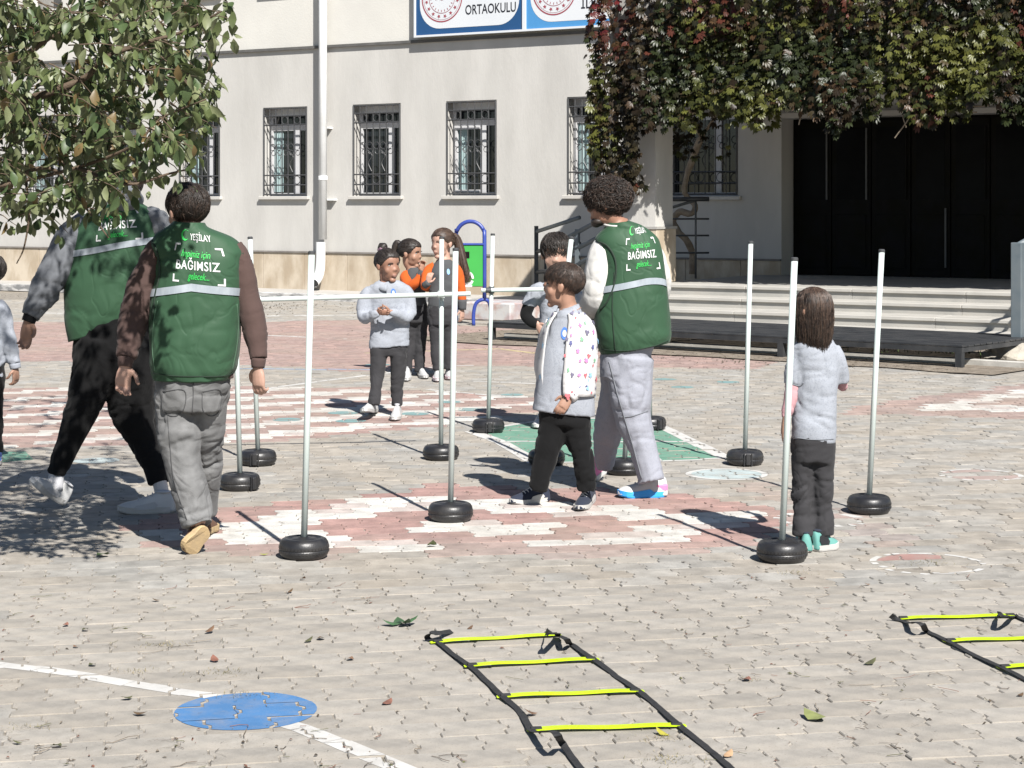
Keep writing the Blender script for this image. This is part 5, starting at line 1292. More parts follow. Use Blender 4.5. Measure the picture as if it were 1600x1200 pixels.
K_white = mat('white_shoe_leather', (0.58, 0.58, 0.575), 0.5, (0.52, 0.52, 0.515), 9, dirt=((.5, .48, .45), 14, .3)); K_sole = mat('white_rubber_sole', (0.53, 0.52, 0.50), 0.6, (0.45, 0.44, 0.42), 9, dirt=((.4, .37, .33), 14, .4)); K_gry = mat('pale_grey_panel', (0.44, 0.44, 0.45), 0.6); K_tan = mat('crepe_sole', (0.47, 0.34, 0.18), 0.8, (0.39, 0.28, 0.15), 12, bump=.3, bscale=120, dirt=((.3, .24, .17), 12, .4)); K_suede = mat('brown_suede', (0.12, 0.06, 0.035), 0.95, (0.09, 0.045, 0.028), 12, bump=.3, bscale=200)
K_teal = mat('teal_suede', (0.115, 0.30, 0.265), 0.8, (0.10, 0.27, 0.24), 9); K_blk = mat('black_leather', (0.012, 0.012, 0.013), 0.5); K_blue = mat('blue_foam', (0.03, 0.30, 0.78), 0.6, (0.04, 0.4, 0.85), 5); K_pinkf = mat('pink_foam', (0.80, 0.22, 0.42), 0.6); K_bshoe = mat('blue_shoe', (0.05, 0.14, 0.50), 0.6)
T_wht = mat('white_print', (0.62, 0.62, 0.62), 0.6); T_grn = mat('bright_green_print', (0.02, 0.46, 0.07), 0.6); T_refl = mat('silver_reflective_tape', (0.27, 0.305, 0.34), 0.4, (0.34, 0.375, 0.41), 30, 3, stretch=(1, 1, .3)); T_badge = mat('blue_badge', (0.06, 0.17, 0.55), 0.6)

def shoe(P, heel, toe, up, wd, ht, m, sole_m, sole_h=.028, ankle=None, accent=None):
    """heel and toe: ends of the sole's underside in the world"""
    heel, toe = Vector(heel), Vector(toe); d = toe-heel; L = d.length; d.normalize(); up = Vector(up); up = (up-d*up.dot(d)).normalized(); s = d.cross(up).normalized()
    prof = [(0.0, .30, .62), (.04, .37, .92), (.14, .40, 1.0), (.30, .41, .98), (.42, .42, .84), (.55, .46, .66), (.70, .50, .52), (.84, .46, .42), (.94, .34, .32), (1.0, .15, .20)]
    n = 18; rows = spline([q for q in prof], 3); vs = []
    for t, w_, h in rows:
        for j in range(n):
            a = 2*math.pi*j/n; ca, sa = math.cos(a), math.sin(a); x = math.copysign(abs(ca)**.75, ca)*w_*wd*(1-.22*max(0, sa)*(1 if t < .45 else .5)); z = sole_h*.6+(max(sa, -.12))*(ht*h)
            vs.append(heel+d*(t*L)+s*x+up*z)
    m_ = len(rows); fs = [(i*n+j, i*n+(j+1) % n, (i+1)*n+(j+1) % n, (i+1)*n+j) for i in range(m_-1) for j in range(n)]+[tuple(range(n-1, -1, -1)), tuple(range((m_-1)*n, m_*n))]
    mb = MB(); mb.add(vs, fs); so_ = mb.build('shoe', m, P.root, smooth=True)
    vs = []; N = 30; out = []
    for j in range(N):
        a = 2*math.pi*j/N; t = .5-.5*math.cos(a); sg = 1 if a < math.pi else -1
        w_ = np.interp(t, [0, .03, .12, .3, .45, .7, .85, .95, 1], [.0, .24, .41, .43, .42, .52, .47, .30, .0]); out.append((t*1.02-.01, sg*w_*1.04))
    for z, g in ((0, .95), (sole_h*.25, 1.0), (sole_h, 1.0)):
        for t, w_ in out: vs.append(heel+d*(((t-.5)*g+.5)*L)+s*(w_*wd*g)+up*(z+.010*max(0, (t-.75)/.25)*1.0))
    fs = [(k*N+j, k*N+(j+1) % N, (k+1)*N+(j+1) % N, (k+1)*N+j) for k in (0, 1) for j in range(N)]+[tuple(range(N-1, -1, -1)), tuple(range(2*N, 3*N))]
    mb = MB(); mb.add(vs, fs); mb.build('sole', sole_m, so_)
    if m is not K_suede and m is not K_pinkf:
        lm = mat('shoe_lace', (.50, .50, .50), .8) if m is not K_blk else K_white
        for t in (.40, .48, .56, .64):
            hh = np.interp(t, [q[0] for q in prof], [q[2] for q in prof])*ht+sole_h*.6+.002; c = heel+d*(t*L)+up*hh; mb = MB(); tube(mb, [c-s*wd*.22-up*.010, c+up*.003, c+s*wd*.22-up*.010], .0035, 5, sub=2); mb.build('lace', lm, so_)
        c = heel+d*(.20*L)+up*(ht*.98+sole_h*.6); mb = MB(); ellipsoid(mb, c, (L*.15, wd*.29, .008), (d, s, up), 14, 6); mb.build('shoe_opening', C_navc if m is not K_white else C_sock, so_, smooth=True)
    if accent is not None:
        am, t0, t1, h0, h1 = accent
        for sg in (-1, 1):
            mb = MB(); vs = []; K_ = 8
            for i in range(K_+1):
                t = t0+(t1-t0)*i/K_; w_ = np.interp(t, [q[0] for q in prof], [q[1] for q in prof])*wd; hh = np.interp(t, [q[0] for q in prof], [q[2] for q in prof])*ht
                for f in (h0, h1): ff = f if i not in (0, K_) else (h0+h1)/2; vs.append(heel+d*(t*L)+s*sg*(w_*(1-.22*.9*ff)+.006)*math.sqrt(max(.1, 1-ff*ff*.55))+up*(sole_h*.6+hh*ff))
            fs = [(2*i, 2*i+2, 2*i+3, 2*i+1) for i in range(K_)]; mb.add(vs, fs); mb.build('stripe', am, so_)
    return so_
# prints on the back of a vest, laid on the cloth by casting inwards to its axis
class Wrap:
    def __init__(s, obj, cx, cy, bdir):
        org = ORG[topof(obj).name]; me = obj.data; V = mverts(me)+np.array(org[:]); s.bvh = BVHTree.FromPolygons([tuple(v) for v in V], [tuple(p.vertices) for p in me.polygons])
        s.c = Vector((cx, cy, 0)); s.b = Vector((bdir[0], bdir[1], 0)).normalized(); s.r = Vector((-s.b.y, s.b.x, 0))
    def pt(s, u, z, Rr=.2, off=.0035):
        a = u/Rr; e = s.b*math.cos(a)+s.r*math.sin(a); o = s.c+e*.9+ZZ*z; h = s.bvh.ray_cast(o, -e, 1.2)
        if h[0] is None: return o-e*(.9-Rr)
        return h[0]+e*off
def textlay(W, body, u0, z0, width, cap, m, parent, shear=0, off=.0, slope=0.0, name='lettering', Rr=.2, space=1.0):
    V, F = text_mesh(body, 1.0, shear, off, space); x0, x1 = V[:, 0].min(), V[:, 0].max(); k = width/(x1-x0); kz = cap/.72; vs = []
    for x, y, _ in V:
        u = (x-(x0+x1)/2)*k; vs.append(W.pt(u0+u, z0+y*kz+slope*(u0+u), Rr))
    mb = MB(); mb.add(vs, F); return mb.build(name, m, parent)
def patch(W, poly, m, parent, name, Rr=.2, off=.004):
    mb = MB(); mb.add([W.pt(u, z, Rr, off) for u, z in poly], [tuple(range(len(poly)))]); return mb.build(name, m, parent)
def vest_print(W, vest, u, z, k=1.0, kx=1.0, slope=0.0, logo=True, Rr=.2):
    q = lambda du: u+du*k*kx
    textlay(W, 'BAĞIMSIZ', u, z-.021*k, .255*k*kx, .043*k, T_wht, vest, 0, .014, slope, Rr=Rr, space=1.10)
    textlay(W, 'hepimiz için', q(-.008), z+.038*k, .19*k*kx, .034*k, T_grn, vest, .35, .006, slope, Rr=Rr)
    textlay(W, 'gelecek...', q(.010), z-.066*k, .128*k*kx, .034*k, T_grn, vest, .35, .006, slope, Rr=Rr)
    if logo:
        textlay(W, 'YEŞİLAY', q(.028), z+.118*k, .160*k*kx, .031*k, T_wht, vest, 0, .012, slope, Rr=Rr)
        pl = []; N = 18
        for i in range(N+1): a = R(50+260*i/N); pl.append((q(-.092+.030*math.cos(a)), z+.137*k+.026*k*math.sin(a)))
        for i in range(N, -1, -1): a = R(50+260*i/N); pl.append((q(-.083+.026*math.cos(a)), z+.140*k+.0215*k*math.sin(a)))
        mb = MB(); vs = [W.pt(a, b+slope*a, Rr, .004) for a, b in pl]; mb.add(vs, [(i, i+1, 2*N-i, 2*N+1-i) for i in range(N)]); mb.build('crescent', T_grn, vest)
    for sx, sz, du, dz in ((-1, 1, -.152, .098), (1, 1, .152, .090), (-1, -1, -.140, -.082), (1, -1, .150, -.088)):
        l, t = .036*k, .0085*k; x_, z_ = q(du), z+dz*k
        for poly in ([(x_, z_), (x_-sx*l*kx, z_), (x_-sx*l*kx, z_-sz*t), (x_, z_-sz*t)], [(x_, z_-sz*t*.9), (x_-sx*t*kx, z_-sz*t*.9), (x_-sx*t*kx, z_-sz*l), (x_, z_-sz*l)]):
            patch(W, [(a, b+slope*a) for a, b in poly], T_wht, vest, 'bracket', Rr)
def band(W, vest, zs, u0, u1, h=.034, n=40, Rr=.2):
    """zs(u) height of the band's middle"""
    mb = MB(); vs = []
    for i in range(n+1):
        u = u0+(u1-u0)*i/n
        for s_ in (-.5, 0, .5): vs.append(W.pt(u, zs(u)+s_*h, Rr, .005))
    mb.add(vs, [(i*3+j, i*3+3+j, i*3+4+j, i*3+1+j) for i in range(n) for j in (0, 1)]); return mb.build('reflective_band', T_refl, vest, smooth=True)
def on_cloth(obj, x, y, off=.003):
    """point on a garment that lies on the sight line of pixel (x, y), lifted a little off the cloth"""
    org = ORG[topof(obj).name]; key = obj.name
    if key not in _BV: _BV[key] = BVHTree.FromPolygons([tuple(v.co+org) for v in obj.data.vertices], [tuple(p.vertices) for p in obj.data.polygons])
    o = Vector((0, 0, CAMH)); d = (at(x, y, 1.0)-o).normalized(); h = _BV[key].ray_cast(o, d, 60)
    return None if h[0] is None else h[0]+(h[1] if h[1].dot(d) < 0 else -h[1])*off
_BV = {}
def seam(obj, pts, m, r=.0028, name='seam', off=.0015):
    q = spline(pts, 6); P_ = [p for p in (on_cloth(obj, x, y, off) for x, y in q) if p is not None]
    if len(P_) < 3: return
    P_ = [P_[0]]+[p for a, p in zip(P_[:-1], P_[1:]) if (p-a).length < .12]
    mb = MB(); tube(mb, P_, r, 5); return mb.build(name, m, obj, smooth=True)
def under(P, rows, limbs, sh=.8):
    mb = MB(); ring_loft(mb, P.rings(rows, 0, sh), n=20)
    for t in limbs:
        pp, rr = P.path(t, .62); tube(mb, pp, rr, 10, sub=3)
    return mb
def collar(P, m, c, rad, ht, face, open_=.5, flare=.018, parent=None, name='collar'):
    """turned-down collar ring round the neck with a gap in front"""
    c = Vector(c); f = Vector((face[0], face[1], 0)).normalized(); r = f.cross(ZZ); mb = MB(); vs = []; N = 28
    for i in range(N+1):
        a = open_/2+(2*math.pi-open_)*i/N; e = f*math.cos(a)+r*math.sin(a); fr = max(0, math.cos(a))
        for k, (g, z) in enumerate(((0.0, ht*.55), (.004, ht*.7), (flare, -ht*.2), (flare+.012, -ht*(.9+.7*fr)))):
            vs.append(c+e*(rad+g)+ZZ*(z-.45*rad*fr))
    mb.add(vs, [(i*4+k, i*4+4+k, i*4+5+k, i*4+1+k) for i in range(N) for k in range(3)]); o = mb.build(name, m, parent or P.root, smooth=True)
    md = o.modifiers.new('s', 'SOLIDIFY'); md.thickness = .004; return o
def cuff(P, m, a, b, ra, rb, parent, name='cuff'):
    mb = MB(); tube(mb, [a, a.lerp(b, .5), b], [ra, (ra+rb)/2*1.03, rb], 16, sub=2); return mb.build(name, m, parent, smooth=True)

# ---- man in brown sleeves, grey jeans, walking away
P = Person(9.15, 300, 'man seen from behind in a green vest, brown sweatshirt and grey jeans, walking away')
vr = [(241, 592, 360, 594, .27), (236, 572, 371, 573, .31), (236, 540, 374, 542, .32), (235, 505, 376, 507, .31), (237, 470, 378, 470, .30), (243, 435, 379, 436, .29), (244, 405, 381, 408, .27), (238, 383, 382, 392, .24), (246, 366, 364, 372, .21), (266, 354, 326, 357, .19), (274, 347, 318, 349, .17)]
sl_ = [(258, 382, 19, .0), (244, 400, 23, -.01), (226, 440, 24, -.02), (211, 490, 24, -.03), (203, 530, 20, -.07), (197, 560, 17, -.10)]
sr_ = [(362, 388, 19), (374, 405, 18), (383, 445, 19), (394, 495, 20, -.01), (401, 535, 18, -.03), (404, 562, 15, -.05)]
legA = [(280, 596, 39), (277, 640, 33), (280, 685, 31, -.02), (289, 735, 29, -.02), (302, 785, 28, -.03), (311, 822, 24, -.06)]
legB = [(322, 596, 38), (326, 640, 31, .05), (323, 690, 26, .12), (324, 740, 23, .20), (320, 800, 22, .30)]
sw = garment(P, 'sweatshirt', C_brown, [(246, 590, 366, 590, .22), (246, 500, 370, 500, .25), (250, 410, 374, 412, .23), (262, 366, 350, 372, .18)], [sl_, sr_], amp=.006, seed=3, spots=[(212, 488, 0, .07, .016, 30), (198, 558, 0, .05, .012, 34), (394, 495, 0, .06, .012, 30), (403, 560, 0, .05, .012, 34), (243, 410, 0, .08, .010, 18)])
cuff(P, C_brown, P.p(197, 558, -.10), P.p(195, 573, -.11), 13*P.k, 11*P.k, sw); cuff(P, C_brown, P.p(404, 560, -.05), P.p(403, 575, -.055), 12*P.k, 10*P.k, sw)
vest = vest_loft(P, vr, C_green, .006, 5, spots=[(300, 588, -.1, .20, .009, 16), (250, 420, -.1, .10, .008, 14), (372, 420, -.1, .1, .008, 14)])
cA = P.p(306, 450); W = Wrap(vest, cA.x, cA.y, (0.02, -1)); zt = P.p(316, 413).z
vest_print(W, vest, P.p(316, 413).x-cA.x, zt, slope=-.07)
band(W, vest, lambda u: P.p(312, 447).z-.10*max(0, u)-.12*max(0, -u), -.30, .30, .036)
jeans = garment(P, 'jeans', C_jean, [(246, 640, 348, 640, .24), (244, 600, 352, 602, .27), (248, 570, 358, 572, .25)], [legA, legB], amp=.010, f=(7, 7, 12), seed=8, spots=[(280, 680, -.05, .10, .022, 22), (308, 815, -.05, .09, .022, 32), (322, 690, .1, .1, .018, 24), (265, 630, -.05, .09, .012, 16)])
for x0, x1 in ((254, 288), (316, 344)):
    seam(jeans, [(x0, 612), (x1, 610), (x1-1, 640), ((x0+x1)/2, 650), (x0+1, 640), (x0, 612)], M_seamd, .0022, 'pocket')
seam(jeans, [(302, 597), (302, 620), (300, 648)], M_seamd, .0025); seam(jeans, [(262, 650), (266, 700), (272, 750), (292, 812)], M_seamd, .0022)
for pts in ([(247, 470), (241, 500), (238, 540), (242, 580)], [(370, 475), (372, 510), (369, 545), (362, 580)]): seam(vest, pts, M_seaml, .0018)
for pts in ([(236, 372), (246, 395), (250, 425), (243, 462), (238, 500)], [(380, 385), (376, 420), (376, 460), (376, 500)]): seam(vest, pts, M_pipe, .006, 'piping', .002)
seam(vest, [(240, 583), (270, 587), (310, 588), (350, 587), (368, 580)], M_pipe, .0025, 'hem_cord')
h = Head(P, 291, 289, 372, (-.62, .78), dy=.02, tilt=.10)
hd = [(P.p(195, 571, -.11), (-.10, -.05, -1), (.75, .35, -.2), .185, .75), (P.p(403, 573, -.055), (.04, .0, -1), (-.7, .45, -.1), .185, .85)]
h.build(P, S_fair, (296, 362, .03), kid=False, browm=H_dk, hands=hd, trunk=under(P, vr[2:], [sl_, sr_, legA, legB]))
hc = h.cap(P, H_dk, .11, .42, .0, -.90, .05, 4); h.strands(P, hc, H_dk, 2600, .34, .09, rad=.0075, jit=.32, lift=.09, seed=4, front=.42, side=.0, back=-.92); h.strands(P, hc, H_br, 500, .22, .12, rad=.008, jit=.5, lift=.09, seed=41, front=.42, side=.0, back=-.92)
shoe(P, P.p(326, 826, -.06), P.p(293, 864, -.12), (-.55, -.15+.9, .45), .105, .075, K_suede, K_tan, .03)
shoe(P, gp(316, 838)+Vector((0, 0, .01)), gp(330, 828), (0, 0, 1), .10, .08, K_suede, K_tan, .03)

# ---- striding man on the far left
P = Person(10.4, 170, 'man in a green vest and black trousers striding left, his head hidden by leaves')
vr = [(109, 534, 228, 500, .27), (103, 500, 236, 480, .31), (101, 455, 243, 440, .32), (106, 410, 246, 400, .31), (112, 375, 248, 366, .29), (120, 348, 248, 342, .25), (140, 332, 236, 328, .21), (168, 322, 222, 318, .18), (176, 315, 216, 312, .16)]
sl_ = [(140, 345, 24), (118, 368, 27, -.03), (97, 408, 28, -.06), (73, 450, 25, -.08), (57, 477, 20, -.10), (47, 495, 15, -.12)]
sr_ = [(226, 340, 20), (246, 352, 22), (262, 390, 22, .03), (272, 440, 20, .05), (270, 490, 16, 0)]
lA = [(160, 535, 46), (148, 580, 38, -.02), (128, 640, 27, -.04), (108, 690, 21, -.04), (92, 728, 16, -.04), (88, 740, 14, -.04)]
lB = [(200, 535, 46), (206, 590, 43, .05), (208, 640, 37, .08), (226, 690, 25, .06), (244, 730, 19, .0), (249, 755, 17, -.03)]
hoodie = garment(P, 'hoodie', C_hood, [(112, 520, 236, 500, .24), (112, 420, 240, 410, .27), (120, 360, 246, 356, .25), (150, 330, 230, 328, .19)], [sl_, sr_], amp=.007, seed=13, spots=[(78, 450, -.08, .09, .022, 26), (50, 490, -.12, .06, .012, 30), (110, 385, -.05, .1, .014, 20)],
    extra=lambda mb: (tube(mb, [P.p(182, 322, -.06), P.p(196, 312, -.09), P.p(212, 318, -.06)], [.045, .062, .045], 12, sub=3), tube(mb, [P.p(178, 318, 0), P.p(190, 304, -.05), P.p(205, 304, -.05), P.p(216, 316, 0)], [.04, .05, .05, .04], 12, sub=3)))
cuff(P, C_black, P.p(48, 493, -.12), P.p(44, 503, -.125), 11*P.k, 10.5*P.k, hoodie)
vest = vest_loft(P, vr, C_green, .007, 15, spots=[(170, 520, -.1, .2, .008, 14)])
cA = P.p(176, 430); W = Wrap(vest, cA.x, cA.y, (.05, -1)); u = P.p(190, 354).x-cA.x
vest_print(W, vest, u, P.p(190, 352).z, .98, .98, .07)
band(W, vest, lambda q: P.p(176, 386).z+.16*q, -.26, .26, .034)
garment(P, 'trousers', C_black, [(126, 560, 236, 555, .28), (118, 520, 240, 505, .28), (120, 495, 236, 490, .25)], [lA, lB], amp=.007, f=(8, 8, 13), seed=18, spots=[(128, 640, 0, .1, .016, 20), (92, 725, 0, .08, .016, 32), (210, 640, 0, .1, .014, 20), (247, 745, 0, .08, .014, 32)])
h = Head(P, 192, 262, 330, (-.85, .5), dy=.03, tilt=.18)
h.build(P, S_tan, (196, 322, 0), kid=False, browm=H_dk, hands=[(P.p(44, 501, -.125), (-.12, -.02, -1), (.85, -.35, -.2), .19, .55)], trunk=under(P, vr, [sl_, sr_, lA, lB]))
hc = h.cap(P, H_dk, .08, .45, -.08, -.72, .04, 6); h.strands(P, hc, H_dk, 700, .26, .07, rad=.012, jit=.4, seed=6)
mb = MB(); pp, rr = P.path([(90, 726, 12, -.04), (88, 745, 12, -.04), (86, 765, 13, -.04)]); tube(mb, pp, rr, 14, sub=3); mb.build('sock', C_sock, P.root, smooth=True)
mb = MB(); pp, rr = P.path([(248, 745, 12, -.03), (252, 765, 11, -.03), (256, 782, 12, -.03)]); tube(mb, pp, rr, 14, sub=3); mb.build('sock', C_sock, P.root, smooth=True)
shoe(P, P.p(96, 788, .02), P.p(44, 756, -.16), (.35, -.1, .9), .105, .095, K_white, K_sole, .034, accent=(K_gry, .30, .72, .05, .5))
g0, g1 = gp(274, 800), gp(184, 802); shoe(P, g0, g1, (0, 0, 1), .105, .092, K_white, K_sole, .034, accent=(K_gry, .30, .72, .05, .5))

# ---- curly-haired man
P = Person(10.8, 985, 'curly-haired man in a green vest, white sleeves and pale grey sweatpants')
vr = [(940, 553, 1047, 534, .30), (931, 530, 1049, 520, .33), (929, 495, 1046, 486, .33), (934, 455, 1042, 445, .31), (941, 418, 1038, 410, .29), (935, 392, 1033, 386, .26), (930, 374, 1026, 370, .23), (942, 358, 1005, 354, .19), (950, 348, 984, 346, .16)]
sl_ = [(952, 378, 20), (943, 398, 24, -.02), (938, 435, 27, -.02), (935, 466, 27, 0), (918, 474, 21, .10), (893, 462, 15, .20), (884, 456, 12, .22)]
sr_ = [(1012, 382, 18), (1026, 405, 15), (1036, 440, 13, .03), (1030, 480, 12, .12)]
lA = [(985, 560, 38, -.02), (984, 600, 35, -.03), (988, 648, 29, -.04), (1002, 695, 23, -.04), (1012, 732, 21, -.05), (1017, 752, 21, -.06)]
lB = [(972, 560, 36, .05), (962, 620, 26, .13), (950, 672, 24, .22), (946, 705, 20, .30), (944, 732, 14, .34)]
sw = garment(P, 'sweatshirt', C_offw, [(945, 540, 1042, 525, .24), (942, 440, 1036, 432, .25), (944, 385, 1028, 380, .22), (955, 362, 1000, 360, .17)], [sl_, sr_], amp=.005, f=(6, 6, 9), seed=23, spots=[(932, 472, .05, .08, .018, 22), (905, 465, .15, .07, .016, 24)])
vest = vest_loft(P, vr, C_green, .006, 25, spots=[(985, 540, -.1, .2, .006, 14)])
cA = P.p(987, 450); W = Wrap(vest, cA.x, cA.y, (.28, -1)); tgt = P.p(1003, 397)
best = min((abs(to_px(W.pt(u, tgt.z))[0]-1003), u) for u in np.linspace(-.2, .2, 81))[1]
vest_print(W, vest, best, P.p(1003, 397).z, 1.0, .82, .07)
band(W, vest, lambda q: P.p(987, 437).z+.17*(q-.06)-.35*max(0, q-.02)**2*4, -.26, .20, .036)
sp_ = garment(P, 'sweatpants', C_sweat, [(936, 590, 1008, 588, .25), (940, 555, 1020, 548, .28), (944, 530, 1030, 522, .26)], [lA, lB], amp=.007, f=(7, 7, 11), seed=28, spots=[(988, 645, -.04, .1, .010, 16), (1012, 740, -.05, .09, .012, 24), (950, 680, .2, .1, .012, 20)])
seam(vest, [(960, 425), (957, 470), (958, 510), (962, 550)], M_pipe, .003); seam(vest, [(932, 376), (950, 385), (962, 408), (961, 440), (950, 470), (938, 485)], M_pipe, .006, 'piping', .002)
seam(vest, [(940, 546), (980, 548), (1020, 541), (1044, 532)], M_pipe, .0025, 'hem_cord')
seam(sp_, [(952, 565), (962, 605), (975, 650), (990, 700), (1003, 748)], M_seamg, .003); seam(sp_, [(968, 652), (988, 650), (1012, 642)], M_seamg, .0025)
h = Head(P, 946, 282, 354, (-.97, .20), dy=.0, tilt=.12)
h.build(P, S_brn, (964, 352, .0), kid=False, browm=H_dk, trunk=under(P, vr, [sl_, sr_, lA, lB]), hands=[(P.p(885, 456, .22), (-1, .1, .25), (0, .2, 1), .18, .6)])
hc = h.cap(P, H_dk, .06, .34, -.24, -.92, .14, 7, bf=(4, 4, 4)); h.strands(P, hc, H_dk, 2600, .55, .06, rad=.0095, K=15, jit=.9, lift=.22, seed=9, curl=.06, cfreq=.85, front=.30, side=-.34, back=-.95)
h.strands(P, hc, H_br, 900, .55, .08, rad=.009, K=15, jit=.9, lift=.26, seed=10, curl=.055, cfreq=.95, front=.34, side=-.30, back=-.95)
mb = MB(); h.ell(mb, (0, .27, .10), (.15, .12, .10)); h.ell(mb, (0, .22, .13), (.21, .17, .11)); mb.build('beard', H_dk, hc, smooth=True)
mb = MB(); nk = P.p(964, 350); tube(mb, [nk+Vector((.075*math.cos(a), .075*math.sin(a), .012*math.sin(a))) for a in np.linspace(0, 6.28, 24)], .007, 6); mb.build('neckband', C_offw, sw, smooth=True)
g0, g1 = gp(1042, 776), gp(965, 777); so_ = shoe(P, g0, g1, (0, 0, 1), .11, .10, K_white, K_blue, .034, accent=(K_blue, .30, .85, .05, .32))
mb = MB(); box(mb, g0+Vector((-.035, 0, .055)), (.075, .085, .05), bev=.012); mb.build('heel_foam', K_pinkf, so_)
g0, g1 = gp(946, 752)+Vector((0, .05, .06)), gp(926, 752)+Vector((-.02, 0, 0)); shoe(P, g0, g1, (.3, 0, 1), .10, .10, K_pinkf, K_white, .03)

# ---- boy with the print cardigan
P = Person(10.5, 866, 'boy with short dark hair in a white cardigan with coloured prints over a grey polo')
pr_ = [(832, 640, 929, 651, .22), (836, 610, 928, 616, .225), (842, 570, 927, 572, .22), (849, 535, 926, 537, .21), (856, 510, 926, 512, .19), (864, 495, 918, 496, .17), (873, 484, 906, 485, .14)]
sl_ = [(903, 502, 15), (912, 514, 16.5), (918, 545, 16.5, -.01), (917, 575, 15.5, -.03), (907, 600, 13.5, -.07), (894, 617, 11.5, -.10)]
sr_ = [(866, 505, 14, .05), (854, 530, 14, .1), (847, 570, 13, .13), (850, 600, 11, .12), (856, 625, 9, .10)]
lA = [(866, 645, 24), (861, 685, 21, -.01), (850, 725, 17.5, -.02), (842, 758, 15, -.02), (840, 766, 14, -.02)]
lB = [(897, 645, 25), (903, 685, 21, -.01), (912, 725, 17, -.02), (916, 758, 17, -.03), (916, 768, 15, -.03)]
polo = garment(P, 'polo_shirt', C_grey, pr_, amp=.006, f=(9, 9, 8), seed=33, vox=.009)
# cardigan: open in front, its edge following the body
def cardigan(P, rows, grow, face, opening, m, name='cardigan'):
    mb = MB(); R_ = P.rings(rows, grow); rows_ = spline([tuple(l)+tuple(r)+(t, o) for l, r, t, o in R_], 5); N = 48; vs = []; fa = math.atan2(face[1], face[0])
    for q in rows_:
        l, r = q[0:3], q[3:6]; c = (l+r)/2; u = (r-l)/2; v = np.array((-u[1], u[0], 0)); v = v/np.linalg.norm(v)*q[6]/2
        ang = [fa+opening/2+(2*math.pi-opening)*j/N for j in range(N+1)]
        for a in ang:
            ca, sa = math.cos(a), math.sin(a); vs.append(c+u*math.copysign(abs(ca)**(2/2.3), ca)+v*math.copysign(abs(sa)**(2/2.3), sa))
    V = np.array(vs); d = .006*vnoise(V*np.array((14, 14, 9)), 44)
    V[:, 0] += d; V[:, 1] += d; m_ = len(rows_); n1 = N+1
    mb.add([tuple(v) for v in V], [(i*n1+j, i*n1+j+1, (i+1)*n1+j+1, (i+1)*n1+j) for i in range(m_-1) for j in range(N)]); o = mb.build(name, m, P.root, smooth=True); md = o.modifiers.new('s', 'SOLIDIFY'); md.thickness = .006; md.offset = 1; return o
cr = [(846, 612, 926, 618, .24), (843, 580, 928, 584, .235), (848, 545, 929, 547, .22), (854, 516, 928, 518, .20), (862, 500, 921, 501, .18), (870, 488, 909, 489, .155)]
cd = cardigan(P, cr, .010, (-.50, -.86), .85, C_knit)
sl_o = garment(P, 'sleeve', C_knit, (), [sl_], vox=.008, amp=.005, seed=35, f=(10, 10, 22), spots=[(918, 580, -.04, .06, .014, 34), (897, 612, -.1, .04, .010, 40)], parent=cd); garment(P, 'sleeve', C_knit, (), [sr_], vox=.008, amp=.005, seed=36, parent=cd)
cuff(P, C_knit, P.p(896, 614, -.098), P.p(889, 621, -.11), 12.5*P.k, 10.5*P.k, cd)
# coloured prints scattered over the cardigan
cols = [mat('print_red', (.55, .13, .15), .7), mat('print_navy', (.10, .11, .26), .7), mat('print_green', (.20, .42, .26), .7), mat('print_sky', (.25, .43, .60), .7), mat('print_magenta', (.50, .20, .40), .7), mat('print_dark', (.14, .13, .20), .7)]
PB_ = {i: MB() for i in range(6)}
def prints(obj, n, seed, smin=.010, smax=.020, lift=.0065, gap=.036):
    org = np.array(ORG[P.root.name][:]); V = mverts(obj.data)+org; Nn = mnorm(obj.data); g = np.random.default_rng(seed); ok = np.where((Nn[:, 1] < -.15))[0]; done = []; k = 0; t = 0
    while k < n and t < 4000:
        t += 1; i = g.choice(ok); c = V[i]
        if any(np.linalg.norm(c-q) < gap for q in done): continue
        done.append(c); nn = Nn[i]; uu = np.cross(nn, (0, 0, 1)); uu /= np.linalg.norm(uu)+1e-6; vv = np.cross(nn, uu); S = g.uniform(smin, smax)*1.6; ph = g.uniform(0, 6.28); M_ = 24; rad_ = g.uniform(.35, 1.0, M_); rad_ = .35+.65*np.abs(np.sin(np.arange(M_)*6.283/M_*g.choice([1.5, 2, 2.5, 3])+g.uniform(0, 3)))*rad_; st = g.uniform(.5, 1)
        pts = [c+nn*lift+(uu*math.cos(ph+6.283*j/M_)*st+vv*math.sin(ph+6.283*j/M_))*S*rad_[j] for j in range(M_)]
        PB_[int(g.integers(0, 6))].add(pts, [tuple(range(M_))]); k += 1
prints(cd, 44, 1, .006, .015, .011, .030); prints(sl_o, 20, 2, .006, .015)
for i, b_ in PB_.items(): b_.build('hand_print', cols[i], cd, kind='stuff')
lap = P.p(880, 494); collar(P, C_grey, P.p(888, 482), 15.5*P.k, .035, (-.75, -.66), .5, .016, polo)
cc = P.p(880, 545); W = Wrap(polo, P.p(884, 540).x, P.p(884, 540).y, (-.25, -1)); N_ = 20
bu = min((abs(to_px(W.pt(u, P.p(882, 519).z, .13))[0]-882), u) for u in np.linspace(-.12, .12, 61))[1]; bz = P.p(882, 519).z
patch(W, [(bu+.026*math.cos(6.283*i/N_), bz+.034*math.sin(6.283*i/N_)) for i in range(N_)], T_badge, polo, 'badge', .13); patch(W, [(bu+.014*math.cos(6.283*i/N_), bz+.018*math.sin(6.283*i/N_)) for i in range(N_)], T_wht, polo, 'badge_centre', .13, .006)
